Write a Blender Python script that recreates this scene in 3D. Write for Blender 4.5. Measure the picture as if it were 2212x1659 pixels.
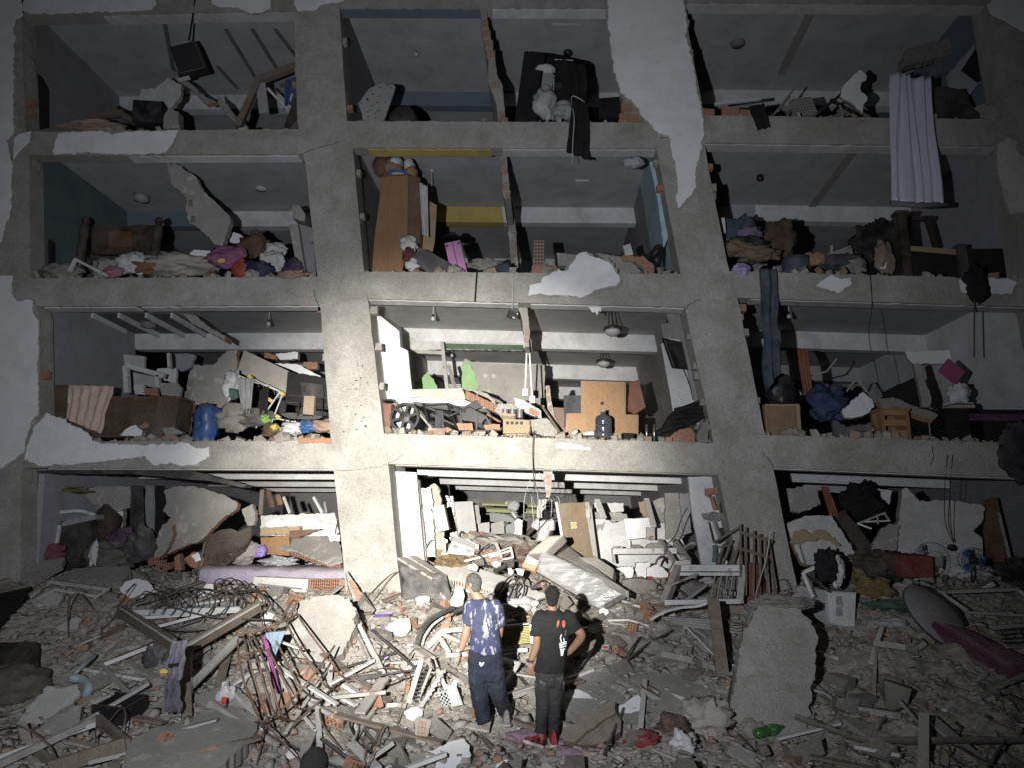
import bpy,bmesh,math,random
import numpy as np
from mathutils import Vector,Matrix,noise as mnoise
from mathutils.geometry import delaunay_2d_cdt
random.seed(7); RNG = np.random.default_rng(7)
for o in list(bpy.data.objects): bpy.data.objects.remove(o)
scene = bpy.context.scene; COL = scene.collection
R = math.radians
# ------------------------------------------------------------------ camera
CAM = Vector((0.0,-12.0,2.4)); FPX = 1475.0
cam_d = bpy.data.cameras.new('camera'); cam = bpy.data.objects.new('camera',cam_d); COL.objects.link(cam)
cam_d.sensor_width = 36.0; cam_d.lens = 36.0 * FPX / 2212.0; cam_d.clip_end = 500; cam_d.clip_start = .05
CROT = Matrix.Rotation(R(3.0),3,'Z') @ Matrix.Rotation(R(90 + 11.5),3,'X') @ Matrix.Rotation(R(0.8),3,'Z')
cam.matrix_world = Matrix.Translation(CAM) @ CROT.to_4x4()
scene.camera = cam
# ------------------------------------------------------------------ night sky
w = bpy.data.worlds.new('World'); scene.world = w; w.use_nodes = True
nt = w.node_tree; bg = nt.nodes['Background']
sky = nt.nodes.new('ShaderNodeTexSky'); sky.sky_type = 'NISHITA'; sky.sun_disc = False
sky.sun_elevation = R(-4.0); sky.sun_rotation = R(150)
nt.links.new(sky.outputs[0],bg.inputs[0]); bg.inputs[1].default_value = 0.09
# ------------------------------------------------------------------ the searchlight beside the photographer
def spot(name,loc,aim,energy,size,blend,radius,col):
    d = bpy.data.lights.new(name,'SPOT'); d.energy = energy; d.spot_size = R(size); d.spot_blend = blend
    d.shadow_soft_size = radius; d.color = col
    o = bpy.data.objects.new(name,d); COL.objects.link(o); o.location = loc
    o.rotation_euler = (Vector(aim) - Vector(loc)).to_track_quat('-Z','Y').to_euler()
    return o
LAMP = (-1.15,-11.7,2.66)
spot('searchlight',LAMP,(-1.95,0,2.9),16500,45,1.0,.035,(1.0,.955,.86))
spot('searchlight_spill',LAMP,(-2.2,0,5.6),2900,120,1.0,.05,(.89,.925,1.0))
scene.view_settings.view_transform = 'Standard'; scene.view_settings.look = 'None'
scene.view_settings.exposure = 0.0; scene.view_settings.gamma = 1.0
scene.render.engine = 'CYCLES'
# ------------------------------------------------------------------ photo measurements to places
ZM = {0: (0,0,1.0),1: (0,0,.3806),2: (689,0,.398),3: (1464,0,.3979),4: (0,603,.3806),5: (717.6,631.5,.3893),
      6: (1521.4,602.8,.3807),7: (0,1148.2,.3763),8: (746.3,1148.2,.3893),9: (1492.7,1148.2,.3252),
      10: (947.3,1205.6,.2595),11: (803.7,1004.7,.2076),12: (1148.2,1004.7,.2076)}
def uv(k,x,y):
    a,b,s = ZM[k]; return (a + x * s,b + y * s)
def ray(u,v):
    d = CROT @ Vector(((u - 1106) / FPX,(829.5 - v) / FPX,-1.0)); return d.normalized()
def at(u,v,Y):
    d = ray(u,v); return CAM + d * ((Y - CAM.y) / d.y)
def atz(u,v,Z):
    d = ray(u,v); return CAM + d * ((Z - CAM.z) / d.z)
def onp(u,v,p0,n):
    d = ray(u,v); n = Vector(n); return CAM + d * ((Vector(p0) - CAM).dot(n) / d.dot(n))
def A(k,x,y,Y): return at(*uv(k,x,y),Y)
# ------------------------------------------------------------------ materials
MATS = {}
def mat(name,col,rough=.85,var=.18,scale=5.0,bump=.25,col2=None,metallic=0.0,dust=0.0,bscale=None,trans=0.0,spec=.35,fleck=None,stretch=None,sheen=0,grime=.3):
    if name in MATS: return MATS[name]
    dsat = lambda c: tuple(.85 * (l + (x - l) * .82) for l in [.3 * c[0] + .55 * c[1] + .15 * c[2]] for x in c)
    col = dsat(col); col2 = dsat(col2) if col2 else None
    m = bpy.data.materials.new(name); m.use_nodes = True; t = m.node_tree; N = t.nodes; L = t.links
    b = N['Principled BSDF']; b.inputs['Roughness'].default_value = rough; b.inputs['Metallic'].default_value = metallic
    b.inputs['Specular IOR Level'].default_value = spec
    tc = N.new('ShaderNodeTexCoord'); src = tc.outputs['Object']
    if stretch:
        mp = N.new('ShaderNodeMapping'); mp.inputs['Scale'].default_value = stretch; L.new(src,mp.inputs[0]); src = mp.outputs[0]
    nz = N.new('ShaderNodeTexNoise'); nz.inputs['Scale'].default_value = scale; nz.inputs['Detail'].default_value = 6; nz.inputs['Roughness'].default_value = .62
    L.new(src,nz.inputs['Vector'])
    rp = N.new('ShaderNodeValToRGB'); rp.color_ramp.elements[0].position = .3; rp.color_ramp.elements[1].position = .7
    c2 = col2 or tuple(min(1,c * (1 + var)) for c in col); c1 = tuple(c * (1 - var) for c in col) if not col2 else col
    rp.color_ramp.elements[0].color = (*c1,1); rp.color_ramp.elements[1].color = (*c2,1)
    L.new(nz.outputs['Fac'],rp.inputs[0]); out = rp.outputs[0]
    def mix(a,bcol,fac):
        mx = N.new('ShaderNodeMix'); mx.data_type = 'RGBA'; L.new(a,mx.inputs[6]); mx.inputs[7].default_value = (*bcol,1); L.new(fac,mx.inputs[0]); return mx.outputs[2]
    if fleck:      # (colour,scale,threshold): small stains with a shape of their own
        n2 = N.new('ShaderNodeTexNoise'); n2.inputs['Scale'].default_value = fleck[1]; n2.inputs['Detail'].default_value = 5; L.new(src,n2.inputs['Vector'])
        mr = N.new('ShaderNodeMapRange'); mr.inputs[1].default_value = fleck[2]; mr.inputs[2].default_value = fleck[2] + .05; L.new(n2.outputs['Fac'],mr.inputs[0])
        out = mix(out,fleck[0],mr.outputs[0])
    if grime:      # smears of grey dirt and a fine speckle over everything
        n4 = N.new('ShaderNodeTexNoise'); n4.inputs['Scale'].default_value = 1.7; n4.inputs['Detail'].default_value = 9; n4.inputs['Roughness'].default_value = .7; n4.inputs['Distortion'].default_value = .6; L.new(tc.outputs['Object'],n4.inputs['Vector'])
        m4 = N.new('ShaderNodeMapRange'); m4.inputs[1].default_value = .42; m4.inputs[2].default_value = .72; m4.inputs[4].default_value = grime * 1.6; L.new(n4.outputs['Fac'],m4.inputs[0])
        out = mix(out,(.22,.205,.18),m4.outputs[0])
        n5 = N.new('ShaderNodeTexNoise'); n5.inputs['Scale'].default_value = 55; n5.inputs['Detail'].default_value = 3; L.new(tc.outputs['Object'],n5.inputs['Vector'])
        m5 = N.new('ShaderNodeMapRange'); m5.inputs[1].default_value = .35; m5.inputs[2].default_value = .65; m5.inputs[3].default_value = 1 - grime * .45; m5.inputs[4].default_value = 1 + grime * .2; L.new(n5.outputs['Fac'],m5.inputs[0])
        vm = N.new('ShaderNodeVectorMath'); vm.operation = 'SCALE'; L.new(out,vm.inputs[0]); L.new(m5.outputs[0],vm.inputs['Scale']); out = vm.outputs[0]
    if dust:       # settled plaster dust lies on whatever faces up
        g = N.new('ShaderNodeNewGeometry'); sx = N.new('ShaderNodeSeparateXYZ'); L.new(g.outputs['Normal'],sx.inputs[0])
        mr = N.new('ShaderNodeMapRange'); mr.inputs[1].default_value = .1; mr.inputs[2].default_value = .85; mr.inputs[4].default_value = dust; L.new(sx.outputs[2],mr.inputs[0])
        n3 = N.new('ShaderNodeTexNoise'); n3.inputs['Scale'].default_value = 9; n3.inputs['Detail'].default_value = 4; L.new(tc.outputs['Object'],n3.inputs['Vector'])
        m3 = N.new('ShaderNodeMapRange'); m3.inputs[1].default_value = .3; m3.inputs[2].default_value = .6; L.new(n3.outputs['Fac'],m3.inputs[0])
        mm = N.new('ShaderNodeMath'); mm.operation = 'MULTIPLY'; L.new(mr.outputs[0],mm.inputs[0]); L.new(m3.outputs[0],mm.inputs[1])
        out = mix(out,(.36,.335,.295),mm.outputs[0])
    L.new(out,b.inputs['Base Color'])
    if bump:
        nb = N.new('ShaderNodeTexNoise'); nb.inputs['Scale'].default_value = bscale or scale * 7; nb.inputs['Detail'].default_value = 5; L.new(src,nb.inputs['Vector'])
        bp = N.new('ShaderNodeBump'); bp.inputs['Strength'].default_value = bump; bp.inputs['Distance'].default_value = .02
        L.new(nb.outputs['Fac'],bp.inputs['Height']); L.new(bp.outputs[0],b.inputs['Normal'])
    if trans:
        b.inputs['Transmission Weight'].default_value = trans; b.inputs['IOR'].default_value = 1.45
    if sheen: b.inputs['Sheen Weight'].default_value = sheen
    m.diffuse_color = (*col,1); MATS[name] = m; return m
CONC = mat('bare concrete',(.35,.335,.295),.92,0,1.3,.45,col2=(.50,.485,.44),fleck=((.36,.345,.31),9,.64),bscale=30,grime=.5,stretch=(1,1,.5))
CONCD = mat('broken concrete',(.27,.255,.225),.95,.25,9,.8,dust=.5,bscale=60)
PLAST = mat('white plaster',(.88,.88,.89),.8,.05,3,.15,bscale=40,fleck=((.7,.7,.68),4,.66),grime=.14)
PLASTD = mat('dusty plaster',(.62,.61,.585),.9,.12,4,.2,dust=.35)
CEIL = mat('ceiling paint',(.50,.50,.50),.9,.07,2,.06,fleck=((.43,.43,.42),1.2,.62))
PAINTW = mat('white wall paint',(.76,.76,.765),.85,.05,2,.08,fleck=((.62,.615,.60),3,.66))
PAINTY = mat('yellow wall paint',(.62,.46,.06),.85,.1,3,.1)
PAINTB = mat('blue grey wall paint',(.16,.21,.27),.85,.1,3,.1)
PAINTC = mat('light blue wall paint',(.42,.62,.70),.85,.08,3,.1)
PAINTT = mat('teal wall paint',(.11,.17,.18),.85,.12,3,.1)
PAINTL = mat('lavender grey wall paint',(.40,.40,.44),.85,.08,3,.1)
PAINTG = mat('green wall paint',(.30,.55,.22),.85,.08,3,.1)
PAINTO = mat('olive green wall paint',(.33,.38,.10),.85,.12,3,.1)
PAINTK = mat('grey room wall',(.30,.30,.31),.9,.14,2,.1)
RENDER = mat('grey cement render',(.37,.355,.32),.93,.16,2.4,.3,fleck=((.45,.43,.39),5,.6),bscale=40)
BRICK = mat('orange hollow brick',(.44,.20,.11),.9,.22,14,.4,dust=.35)
BRICKH = mat('fired brick',(.40,.17,.085),.92,.2,16,.4)
MORT = mat('mortar',(.36,.34,.30),.95,.2,12,.5)
WOODO = mat('orange brown board',(.33,.155,.05),.55,.16,3,.08,stretch=(6,6,.8),dust=.15)
WOODB = mat('brown veneer',(.16,.075,.035),.5,.2,3,.08,stretch=(7,7,.9),dust=.2)
WOODD = mat('dark wood',(.05,.032,.022),.5,.25,4,.1,stretch=(8,8,1),dust=.3)
WOODR = mat('weathered timber',(.19,.14,.10),.85,.3,6,.3,stretch=(10,10,1.5),dust=.35)
CHIP = mat('bare chipboard',(.42,.29,.15),.8,.1,30,.1,dust=.15)
WFRAME = mat('white window frame',(.68,.68,.665),.5,.1,6,.08,dust=.45,fleck=((.36,.33,.29),7,.62))
DFRAME = mat('dirty window frame',(.42,.40,.37),.6,.2,8,.12,dust=.5,fleck=((.22,.15,.10),6,.6))
RUST = mat('rusty steel',(.15,.085,.05),.75,.35,18,.3,dust=.35,metallic=.3)
STEELD = mat('dark steel',(.09,.09,.095),.5,.25,12,.15,metallic=.5,dust=.4)
STEEL = mat('galvanised steel',(.5,.5,.5),.35,.12,6,.05,metallic=.85)
BLACK = mat('black plastic',(.018,.018,.02),.42,.2,8,.05,dust=.22,grime=.04)
BLACKF = mat('black cloth',(.014,.014,.015),.95,.3,12,.25,grime=.03)
DIRTF = mat('dusty dark cloth',(.07,.07,.075),.95,.3,9,.3,dust=.5)
BLUEP = mat('blue plastic',(.02,.10,.33),.4,.15,5,.04,dust=.12)
BLUEC = mat('faded blue cloth',(.20,.30,.42),.95,.2,9,.25)
PINKP = mat('pink suitcase shell',(.66,.24,.58),.5,.08,5,.04)
MAGC = mat('magenta cloth',(.30,.03,.20),.95,.25,9,.3)
PURP = mat('purple plastic',(.30,.19,.62),.5,.15,6,.05,dust=.15)
LILAC = mat('lilac mattress cloth',(.42,.36,.50),.95,.12,10,.2,dust=.55)
PEACH = mat('peach towel',(.78,.56,.46),.98,.12,30,.4)
CLOTHW = mat('white cloth',(.62,.62,.63),.95,.1,8,.25,dust=.2)
CLOTHG = mat('grey cloth',(.34,.34,.36),.95,.15,8,.25,dust=.3)
REDC = mat('red cloth',(.62,.025,.015),.9,.2,9,.25)
GREENP = mat('green bottle plastic',(.05,.28,.02),.18,.15,8,.03,trans=.35)
CARD = mat('cardboard',(.40,.29,.17),.9,.1,6,.05,dust=.25)
YELP = mat('yellow plastic',(.72,.55,.03),.5,.1,6,.03)
GLASSB = mat('screen glass',(.010,.011,.013),.5,.2,3,0)
OLIVM = mat('brass evaporator fins',(.33,.30,.06),.5,.2,14,.1,metallic=.4,dust=.15)
DARKG = mat('dark grey membrane',(.10,.10,.105),.8,.3,4,.4,dust=.35,spec=.25)
# ------------------------------------------------------------------ mesh building
BASE = {}
class MB:
    def __init__(s): s.v = []; s.f = []; s.m = []
    def add(s,vs,fs,mi=0):
        o = len(s.v); s.v += [tuple(p) for p in vs]; s.f += [tuple(i + o for i in f) for f in fs]; s.m += [mi] * len(fs); return s
    def box(s,c,dims,rot=None,mi=0,taper=1.0):
        hx,hy,hz = dims[0] / 2,dims[1] / 2,dims[2] / 2; M = rot or Matrix.Identity(3); c = Vector(c)
        vs = [c + M @ Vector((x * hx * (taper if z > 0 else 1),y * hy * (taper if z > 0 else 1),z * hz)) for z in (-1,1) for y in (-1,1) for x in (-1,1)]
        return s.add(vs,[(0,2,3,1),(4,5,7,6),(0,1,5,4),(2,6,7,3),(0,4,6,2),(1,3,7,5)],mi)
    def bar(s,p,q,wd,ht,up=(0,0,1),mi=0):
        p = Vector(p); q = Vector(q); d = (q - p); ln = d.length
        if ln < 1e-6: return s
        d /= ln; u = Vector(up)
        if abs(u.dot(d)) > .97: u = Vector((0,1,0)) if abs(d.y) < .9 else Vector((1,0,0))
        sx = d.cross(u).normalized(); uz = sx.cross(d).normalized()
        return s.box((p + q) / 2,(wd,ln,ht),Matrix((sx,d,uz)).transposed(),mi)
    def tube(s,pts,r,n=6,mi=0,closed=False):
        pts = [Vector(p) for p in pts]; k = len(pts); rs = r if isinstance(r,(list,tuple)) else [r] * k
        prev = None; vs = []
        for i,p in enumerate(pts):
            a = pts[i - 1] if (i > 0 or closed) else p; b = pts[(i + 1) % k] if (i < k - 1 or closed) else p
            d = (b - a).normalized() if (b - a).length > 1e-9 else Vector((0,0,1))
            if prev is None:
                u = Vector((0,0,1)) if abs(d.z) < .9 else Vector((1,0,0))
            else: u = prev
            x = (u - d * u.dot(d)); x = x.normalized() if x.length > 1e-6 else d.orthogonal().normalized(); y = d.cross(x); prev = x
            for j in range(n):
                an = 2 * math.pi * j / n; vs.append(p + (x * math.cos(an) + y * math.sin(an)) * rs[i])
        fs = []
        for i in range(k if closed else k - 1):
            for j in range(n):
                a = i * n + j; b = i * n + (j + 1) % n; c = ((i + 1) % k) * n; fs.append((a,b,c + (j + 1) % n,c + j))
        if not closed: fs += [tuple(range(n - 1,-1,-1)),tuple(range((k - 1) * n,k * n))]
        return s.add(vs,fs,mi)
    def prism(s,poly,vec,mi=0,mi_side=None):
        poly = [Vector(p) for p in poly]; vec = Vector(vec); n = len(poly)
        nrm = Vector((0,0,0))
        for i in range(n):
            a,b = poly[i],poly[(i + 1) % n]; nrm += Vector(((a.y - b.y) * (a.z + b.z),(a.z - b.z) * (a.x + b.x),(a.x - b.x) * (a.y + b.y)))
        if nrm.dot(vec) > 0: poly = poly[::-1]
        nn = nrm.normalized(); ax = nn.orthogonal().normalized(); ay = nn.cross(ax); o0 = poly[0]
        r = delaunay_2d_cdt([Vector(((p - o0).dot(ax),(p - o0).dot(ay))) for p in poly],[],[list(range(n))],1,1e-6)
        fv = [o0 + ax * p.x + ay * p.y for p in r[0]]; k = len(fv); flip = (nn.dot(vec) > 0); tris = [tuple(f) if not flip else tuple(f)[::-1] for f in r[2]]
        s.add(fv + [p + vec for p in fv],tris + [tuple(i + k for i in t[::-1]) for t in tris],mi)
        s.add(list(poly) + [p + vec for p in poly],[],mi); o = len(s.v) - 2 * n
        for i in range(n):
            j = (i + 1) % n; s.f.append((o + j,o + i,o + i + n,o + j + n)); s.m.append(mi if mi_side is None else mi_side)
        return s
    def lathe(s,prof,n=16,M=None,mi=0,cap=True):
        M = M or Matrix.Identity(4); k = len(prof); vs = []
        for r,z in prof:
            for j in range(n):
                a = 2 * math.pi * j / n; vs.append(M @ Vector((r * math.cos(a),r * math.sin(a),z)))
        fs = [(i * n + j,i * n + (j + 1) % n,(i + 1) * n + (j + 1) % n,(i + 1) * n + j) for i in range(k - 1) for j in range(n)]
        if cap: fs += [tuple(range(n - 1,-1,-1)),tuple(range((k - 1) * n,k * n))]
        return s.add(vs,fs,mi)
    def grid(s,P,mi=0):      # P[i][j]
        a,b = len(P),len(P[0]); return s.add([p for r in P for p in r],[(i * b + j,i * b + j + 1,(i + 1) * b + j + 1,(i + 1) * b + j) for i in range(a - 1) for j in range(b - 1)],mi)
    def build(s,name,mats,parent=None,smooth=False,base=None,solid=0):
        me = bpy.data.meshes.new(name)
        if parent is not None: b = BASE[parent.name]
        elif base is not None: b = Vector(base)
        else:
            a = np.array(s.v); b = Vector(((a[:,0].min() + a[:,0].max()) / 2,(a[:,1].min() + a[:,1].max()) / 2,a[:,2].min()))
        arr = np.array(s.v) - np.array(b)
        me.from_pydata(arr.tolist(),[],s.f)
        for mm in (mats if isinstance(mats,(list,tuple)) else [mats]): me.materials.append(mm)
        if any(s.m): me.polygons.foreach_set('material_index',s.m)
        if smooth: me.polygons.foreach_set('use_smooth',[True] * len(s.f))
        me.validate(); me.update()
        o = bpy.data.objects.new(name,me); COL.objects.link(o)
        if parent is not None: o.parent = parent
        else: o.location = b
        BASE[o.name] = b
        if solid:
            md = o.modifiers.new('thickness','SOLIDIFY'); md.thickness = solid; md.offset = 0
        return o
def tag(o,label,cat,group=None,kind=None):
    o['label'] = label; o['category'] = cat
    if group: o['group'] = group
    if kind: o['kind'] = kind
    return o
def T(name,label,cat,loc,group=None):
    o = bpy.data.objects.new(name,None); COL.objects.link(o); o.location = loc; o.empty_display_size = .1
    BASE[o.name] = Vector(loc); return tag(o,label,cat,group)
def jag(poly,amp,step,seed=0,keep=()):
    amp *= 1.35; step *= .55
    out = []; rnd = random.Random(seed); n = len(poly)
    poly = [Vector(p) for p in poly]
    cen = sum(poly,Vector()) / n
    for i in range(n):
        a,b = poly[i],poly[(i + 1) % n]; L = (b - a).length; k = 1 if i in keep else max(1,int(L / step)); out.append(a)
        d = (b - a).normalized() if L > 0 else Vector((1,0,0)); mid = (a + b) / 2
        side = (mid - cen) - d * (mid - cen).dot(d); side = side.normalized() if side.length > 1e-6 else Vector((0,0,0))
        ph = rnd.uniform(0,50); wob = lambda p: p + amp * (side * .9 * mnoise.noise(p * 13) + d * .7 * mnoise.noise(p * 13 + Vector((9,4,2))) + side * .5 * mnoise.noise(p * 31)); out[-1] = wob(out[-1])
        for j in range(1,k):
            t = j / k; nz = mnoise.noise(Vector((ph + t * L * 3.5,seed * .7,0))) * 1.5 + mnoise.noise(Vector((ph + t * L * 12,seed * .7,4))) * .8 + rnd.uniform(-.45,.45)
            out.append(wob(a + d * L * (t + rnd.uniform(-.25,.25) / k)) + side * .6 * amp * nz * min(1,3.2 * t * (1 - t),L / (amp * 9)))
    return out
_TAB = {}
def fnoise(x,y,scale,seed,octv=4):
    x = np.asarray(x,float) * scale; y = np.asarray(y,float) * scale; out = 0; amp = 1
    if seed not in _TAB: _TAB[seed] = np.random.default_rng(seed).random((256,256))
    tab = _TAB[seed]
    for o in range(octv):
        xi = np.floor(x).astype(int); yi = np.floor(y).astype(int); fx = x - xi; fy = y - yi
        fx = fx * fx * (3 - 2 * fx); fy = fy * fy * (3 - 2 * fy)
        t = lambda i,j: tab[i % 256,j % 256]
        out = out + amp * ((t(xi,yi) * (1 - fx) + t(xi + 1,yi) * fx) * (1 - fy) + (t(xi,yi + 1) * (1 - fx) + t(xi + 1,yi + 1) * fx) * fy - .5)
        x = x * 2.03 + 17; y = y * 2.03 + 31; amp *= .5
    return out
# ================================================================== the building frame
B0 = (0.0,0.5,.9)
bld = T('damaged_apartment_building','leaning concrete apartment block with its front walls torn off','building',B0)
def edge(pts):
    pw = sorted([(p.z,p.x) for p in (at(u,v,0) for u,v in pts)]); zs = [p[0] for p in pw]; xs = [p[1] for p in pw]
    return lambda z: float(np.interp(z,zs,xs)) if zs[0] <= z <= zs[-1] else (xs[0] + (z - zs[0]) * (xs[1] - xs[0]) / (zs[1] - zs[0]) if z < zs[0] else xs[-1] + (z - zs[-1]) * (xs[-1] - xs[-2]) / (zs[-1] - zs[-2]))
E_cr = edge([(47,-40),(47,57),(55,274),(63,340),(65,600),(82,675),(85,930),(46,1006),(44,1240)])
E_al = edge([(634,-60),(636,57),(643,274),(660,354),(685,594),(691,652),(715,957),(721,1014),(744,1234),(752,1330)])
E_ar = edge([(731,-60),(733,20),(749,255),(759,306),(763,326),(785,573),(796,655),(829,935),(839,1005),(860,1231),(872,1330)])
E_bl = edge([(1396,-60),(1402,40),(1412,259),(1417,318),(1469,581),(1479,663),(1532,904),(1551,1025),(1586,1181),(1612,1330)])
E_br = edge([(1474,-60),(1484,52),(1516,223),(1524,330),(1573,577),(1594,645),(1652,938),(1669,1007),(1713,1227),(1735,1330)])
E_dl = edge([(2118,-60),(2132,20),(2166,200),(2172,330),(2215,600),(2240,700),(2290,950),(2330,1240)])
EXT = {'C': E_cr,'AL': E_al,'AR': E_ar,'BL': E_bl,'BR': E_br,'D': E_dl}
ZTOP,ZBOT = 13.9,.75
def column(name,el,er,dep=.5):
    mb = MB(); zs = list(np.linspace(ZBOT,ZTOP,40)); jl = lambda z,s: mnoise.noise(Vector((z * 3,s,0))) * .012
    P = [Vector((el(z) + jl(z,1),0,z)) for z in zs] + [Vector((er(z) + jl(z,5),0,z)) for z in zs[::-1]]
    mb.prism(P,(0,dep,0)); return mb.build(name,CONC,bld)
colA = column('column',E_al,E_ar); colB = column('column',E_bl,E_br)
colC = column('column',lambda z: E_cr(z) - 2.2,E_cr,.4); colD = column('column',E_dl,lambda z: E_dl(z) + 2.0,.45)
# beams: bay -> level -> pixel (u,vtop,vbot) left and right
BM = {'L': {5: ((47,-28,32),(636,-36,20)),4: ((40,283,333),(650,277,331)),3: ((40,600,660),(690,596,657)),2: ((50,955,1012),(718,953,1014))},
      'M': {5: ((733,-45,13),(1400,-40,14)),4: ((757,259,317),(1415,263,318)),3: ((787,585,643),(1478,590,662)),2: ((829,937,1003),(1548,958,1025))},
      'R': {5: ((1480,-58,2),(2130,-52,6)),4: ((1518,247,306),(2172,256,313)),3: ((1578,584,641),(2240,601,661)),2: ((1655,940,1011),(2290,962,1037))}}
EDG = {'L': (E_cr,E_al),'M': (E_ar,E_bl),'R': (E_br,E_dl)}
LV = {}
for b,d in BM.items():
    for k,(l,r) in d.items():
        a = at(l[0],l[1],0).z; a2 = at(l[0],l[2],0).z; c = at(r[0],r[1],0).z; c2 = at(r[0],r[2],0).z
        LV[b,k] = (a,a2,c,c2)
    LV[b,1] = (.92,.4,.92,.4)
def lerp(a,b,t): return a + (b - a) * t
YB = .30; IB = (3.4,6.7,10.0); DEPTH = 13.0
def xz(b,k,t,dz=0.0,top=True,y=0.0):
    a,a2,c,c2 = LV[b,k]; z = lerp(a if top else a2,c if top else c2,t) + dz; l,r = EDG[b]; return Vector((lerp(l(z),r(z),t),y,z))
BEAM = {}; SLABZ = .42
for b in 'LMR':
    for k in (5,4,3,2):
        mb = MB(); n = 46; sd = ord(b) * 7 + k
        tp = []; 
        for i in range(n + 1):
            t = i / n; p = xz(b,k,t,0,True,0); p.z += .022 * mnoise.noise(Vector((t * 30,sd,0))) + .014 * mnoise.noise(Vector((t * 90,sd,3))) ; tp.append(p)
        bt = []
        for i in range(n + 1):
            t = i / n; p = xz(b,k,t,0,False,0); p.z += .008 * mnoise.noise(Vector((t * 40,sd,9))); bt.append(p)
        tp[0].x -= .02; tp[-1].x += .02
        for row,yy,off in ((0,0,0),):
            pass
        # front,back,top and bottom skins
        F = lambda ps,y: [Vector((p.x,y,p.z)) for p in ps]
        mb.grid([F(tp,0.015),F(bt,0.015)]); mb.grid([F(bt,YB),F(tp,YB)]); mb.grid([F(tp,YB),F(tp,.015)]); mb.grid([F(bt,0.015),F(bt,YB)])
        BEAM[b,k] = mb.build('beam',CONC,bld)
        # floor slab behind it and its ceiling
        up = 0; A_ = LV[b,k]; e = .002
        zl,zr = A_[0] - .02,A_[2] - .02; cl,cr = A_[1] + SLABZ,A_[3] + SLABZ
        l,r = EDG[b]
        mb = MB(); x0,x1 = l(zl) - .12,r(zr) + .12
        vs = [Vector((x0,YB,cl)),Vector((x1,YB,cr)),Vector((x1,YB,zr)),Vector((x0,YB,zl))]
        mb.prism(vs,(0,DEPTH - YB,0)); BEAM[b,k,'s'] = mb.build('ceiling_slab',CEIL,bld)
def under(b,k,t0,t1,m,y0=.03,seed=1):      # plaster left on the underside of a front beam
    L_ = LV[b,k]; pts = []
    n = 30
    for i in range(n + 1):
        t = lerp(t0,t1,i / n); p = xz(b,k,t,-.004,False); pts.append(Vector((p.x,y0 + max(0,.03 + .05 * mnoise.noise(Vector((i * .9,seed,0)))),p.z)))
    for i in (n,0):
        p = xz(b,k,lerp(t0,t1,i / n),-.004,False); pts.append(Vector((p.x,YB + .006,p.z)))
    mb = MB(); mb.prism(pts,(0,0,-.018)); mb.build('soffit_plaster',m,BEAM[b,k])
def inner_beam(b,k,y,spans,dz=.40,th=.25,drop=0,name='inner_beam'):
    # spans: (t0,t1,material): a painted beam crossing the room under the slab
    A_ = LV[b,k]
    for t0,t1,m in spans:
        mb = MB(); l,r = EDG[b]
        def pt(t,z): 
            zz = lerp(A_[1],A_[3],t) + SLABZ + z; return Vector((lerp(l(zz) - .1,r(zz) + .1,t),y,zz))
        mb.prism([pt(t0,.02),pt(t1,.02),pt(t1,-dz),pt(t0,-dz)],(0,th,0),0,0); o = mb.build(name,[m],bld)
def wallY(x_bot,x_top,z0,z1,y0,y1,th,m,name='side_wall',right=True):   # a wall running into the building,leaning like its storey
    mb = MB(); s = 1 if right else -1
    mb.prism([Vector((x_bot,y0,z0)),Vector((x_top,y0,z1)),Vector((x_top,y1,z1)),Vector((x_bot,y1,z0))],(s * th,0,0)); return mb.build(name,m,bld)
def wallX(pts,y,th,m,name='partition_wall',parent=None,jg=0,step=.12,seed=3,keep=()):
    p = [Vector((a,y,c)) for a,c in pts]
    if jg: p = jag(p,jg,step,seed,keep)
    mb = MB(); mb.prism(p,(0,th,0)); return mb.build(name,m,parent or bld)
# per-bay interior beams and back walls
for b in 'LMR':
    for k in (5,4,3,2):
        sp = [(0,1,PAINTW)]
        if (b,k) == ('M',5): sp = [(0,.47,PAINTB),(.47,1,PAINTW)]
        if (b,k) == ('M',4): sp = [(0,.47,PAINTY),(.47,1,PAINTW)]
        if (b,k) == ('L',4): sp = [(0,.38,PAINTB),(.38,1,PAINTW)]
        if (b,k) == ('L',3): sp = [(0,1,PAINTW)]
        if (b,k) == ('R',4): sp = [(0,.36,PAINTL),(.36,1,PAINTW)]
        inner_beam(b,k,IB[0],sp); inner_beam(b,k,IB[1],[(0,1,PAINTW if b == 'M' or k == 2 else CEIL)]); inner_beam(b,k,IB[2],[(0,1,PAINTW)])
        kb = k - 1
        z0l,z0r = LV[b,kb][0] - .1,LV[b,kb][2] - .1; z1l,z1r = LV[b,k][1] + SLABZ + .05,LV[b,k][3] + SLABZ + .05
        l,r = EDG[b]; yb = DEPTH if k < 4 else (6.95 if b != 'R' else 9)
        wallX([(l(z0l) - .3,z0l),(r(z0r) + .3,z0r),(r(z1r) + .3,z1r),(l(z1l) - .3,z1l)],yb - .12,.12,{5: PAINTK,4: PAINTK,3: PAINTK,2: PAINTK}[k],'back_wall')
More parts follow.
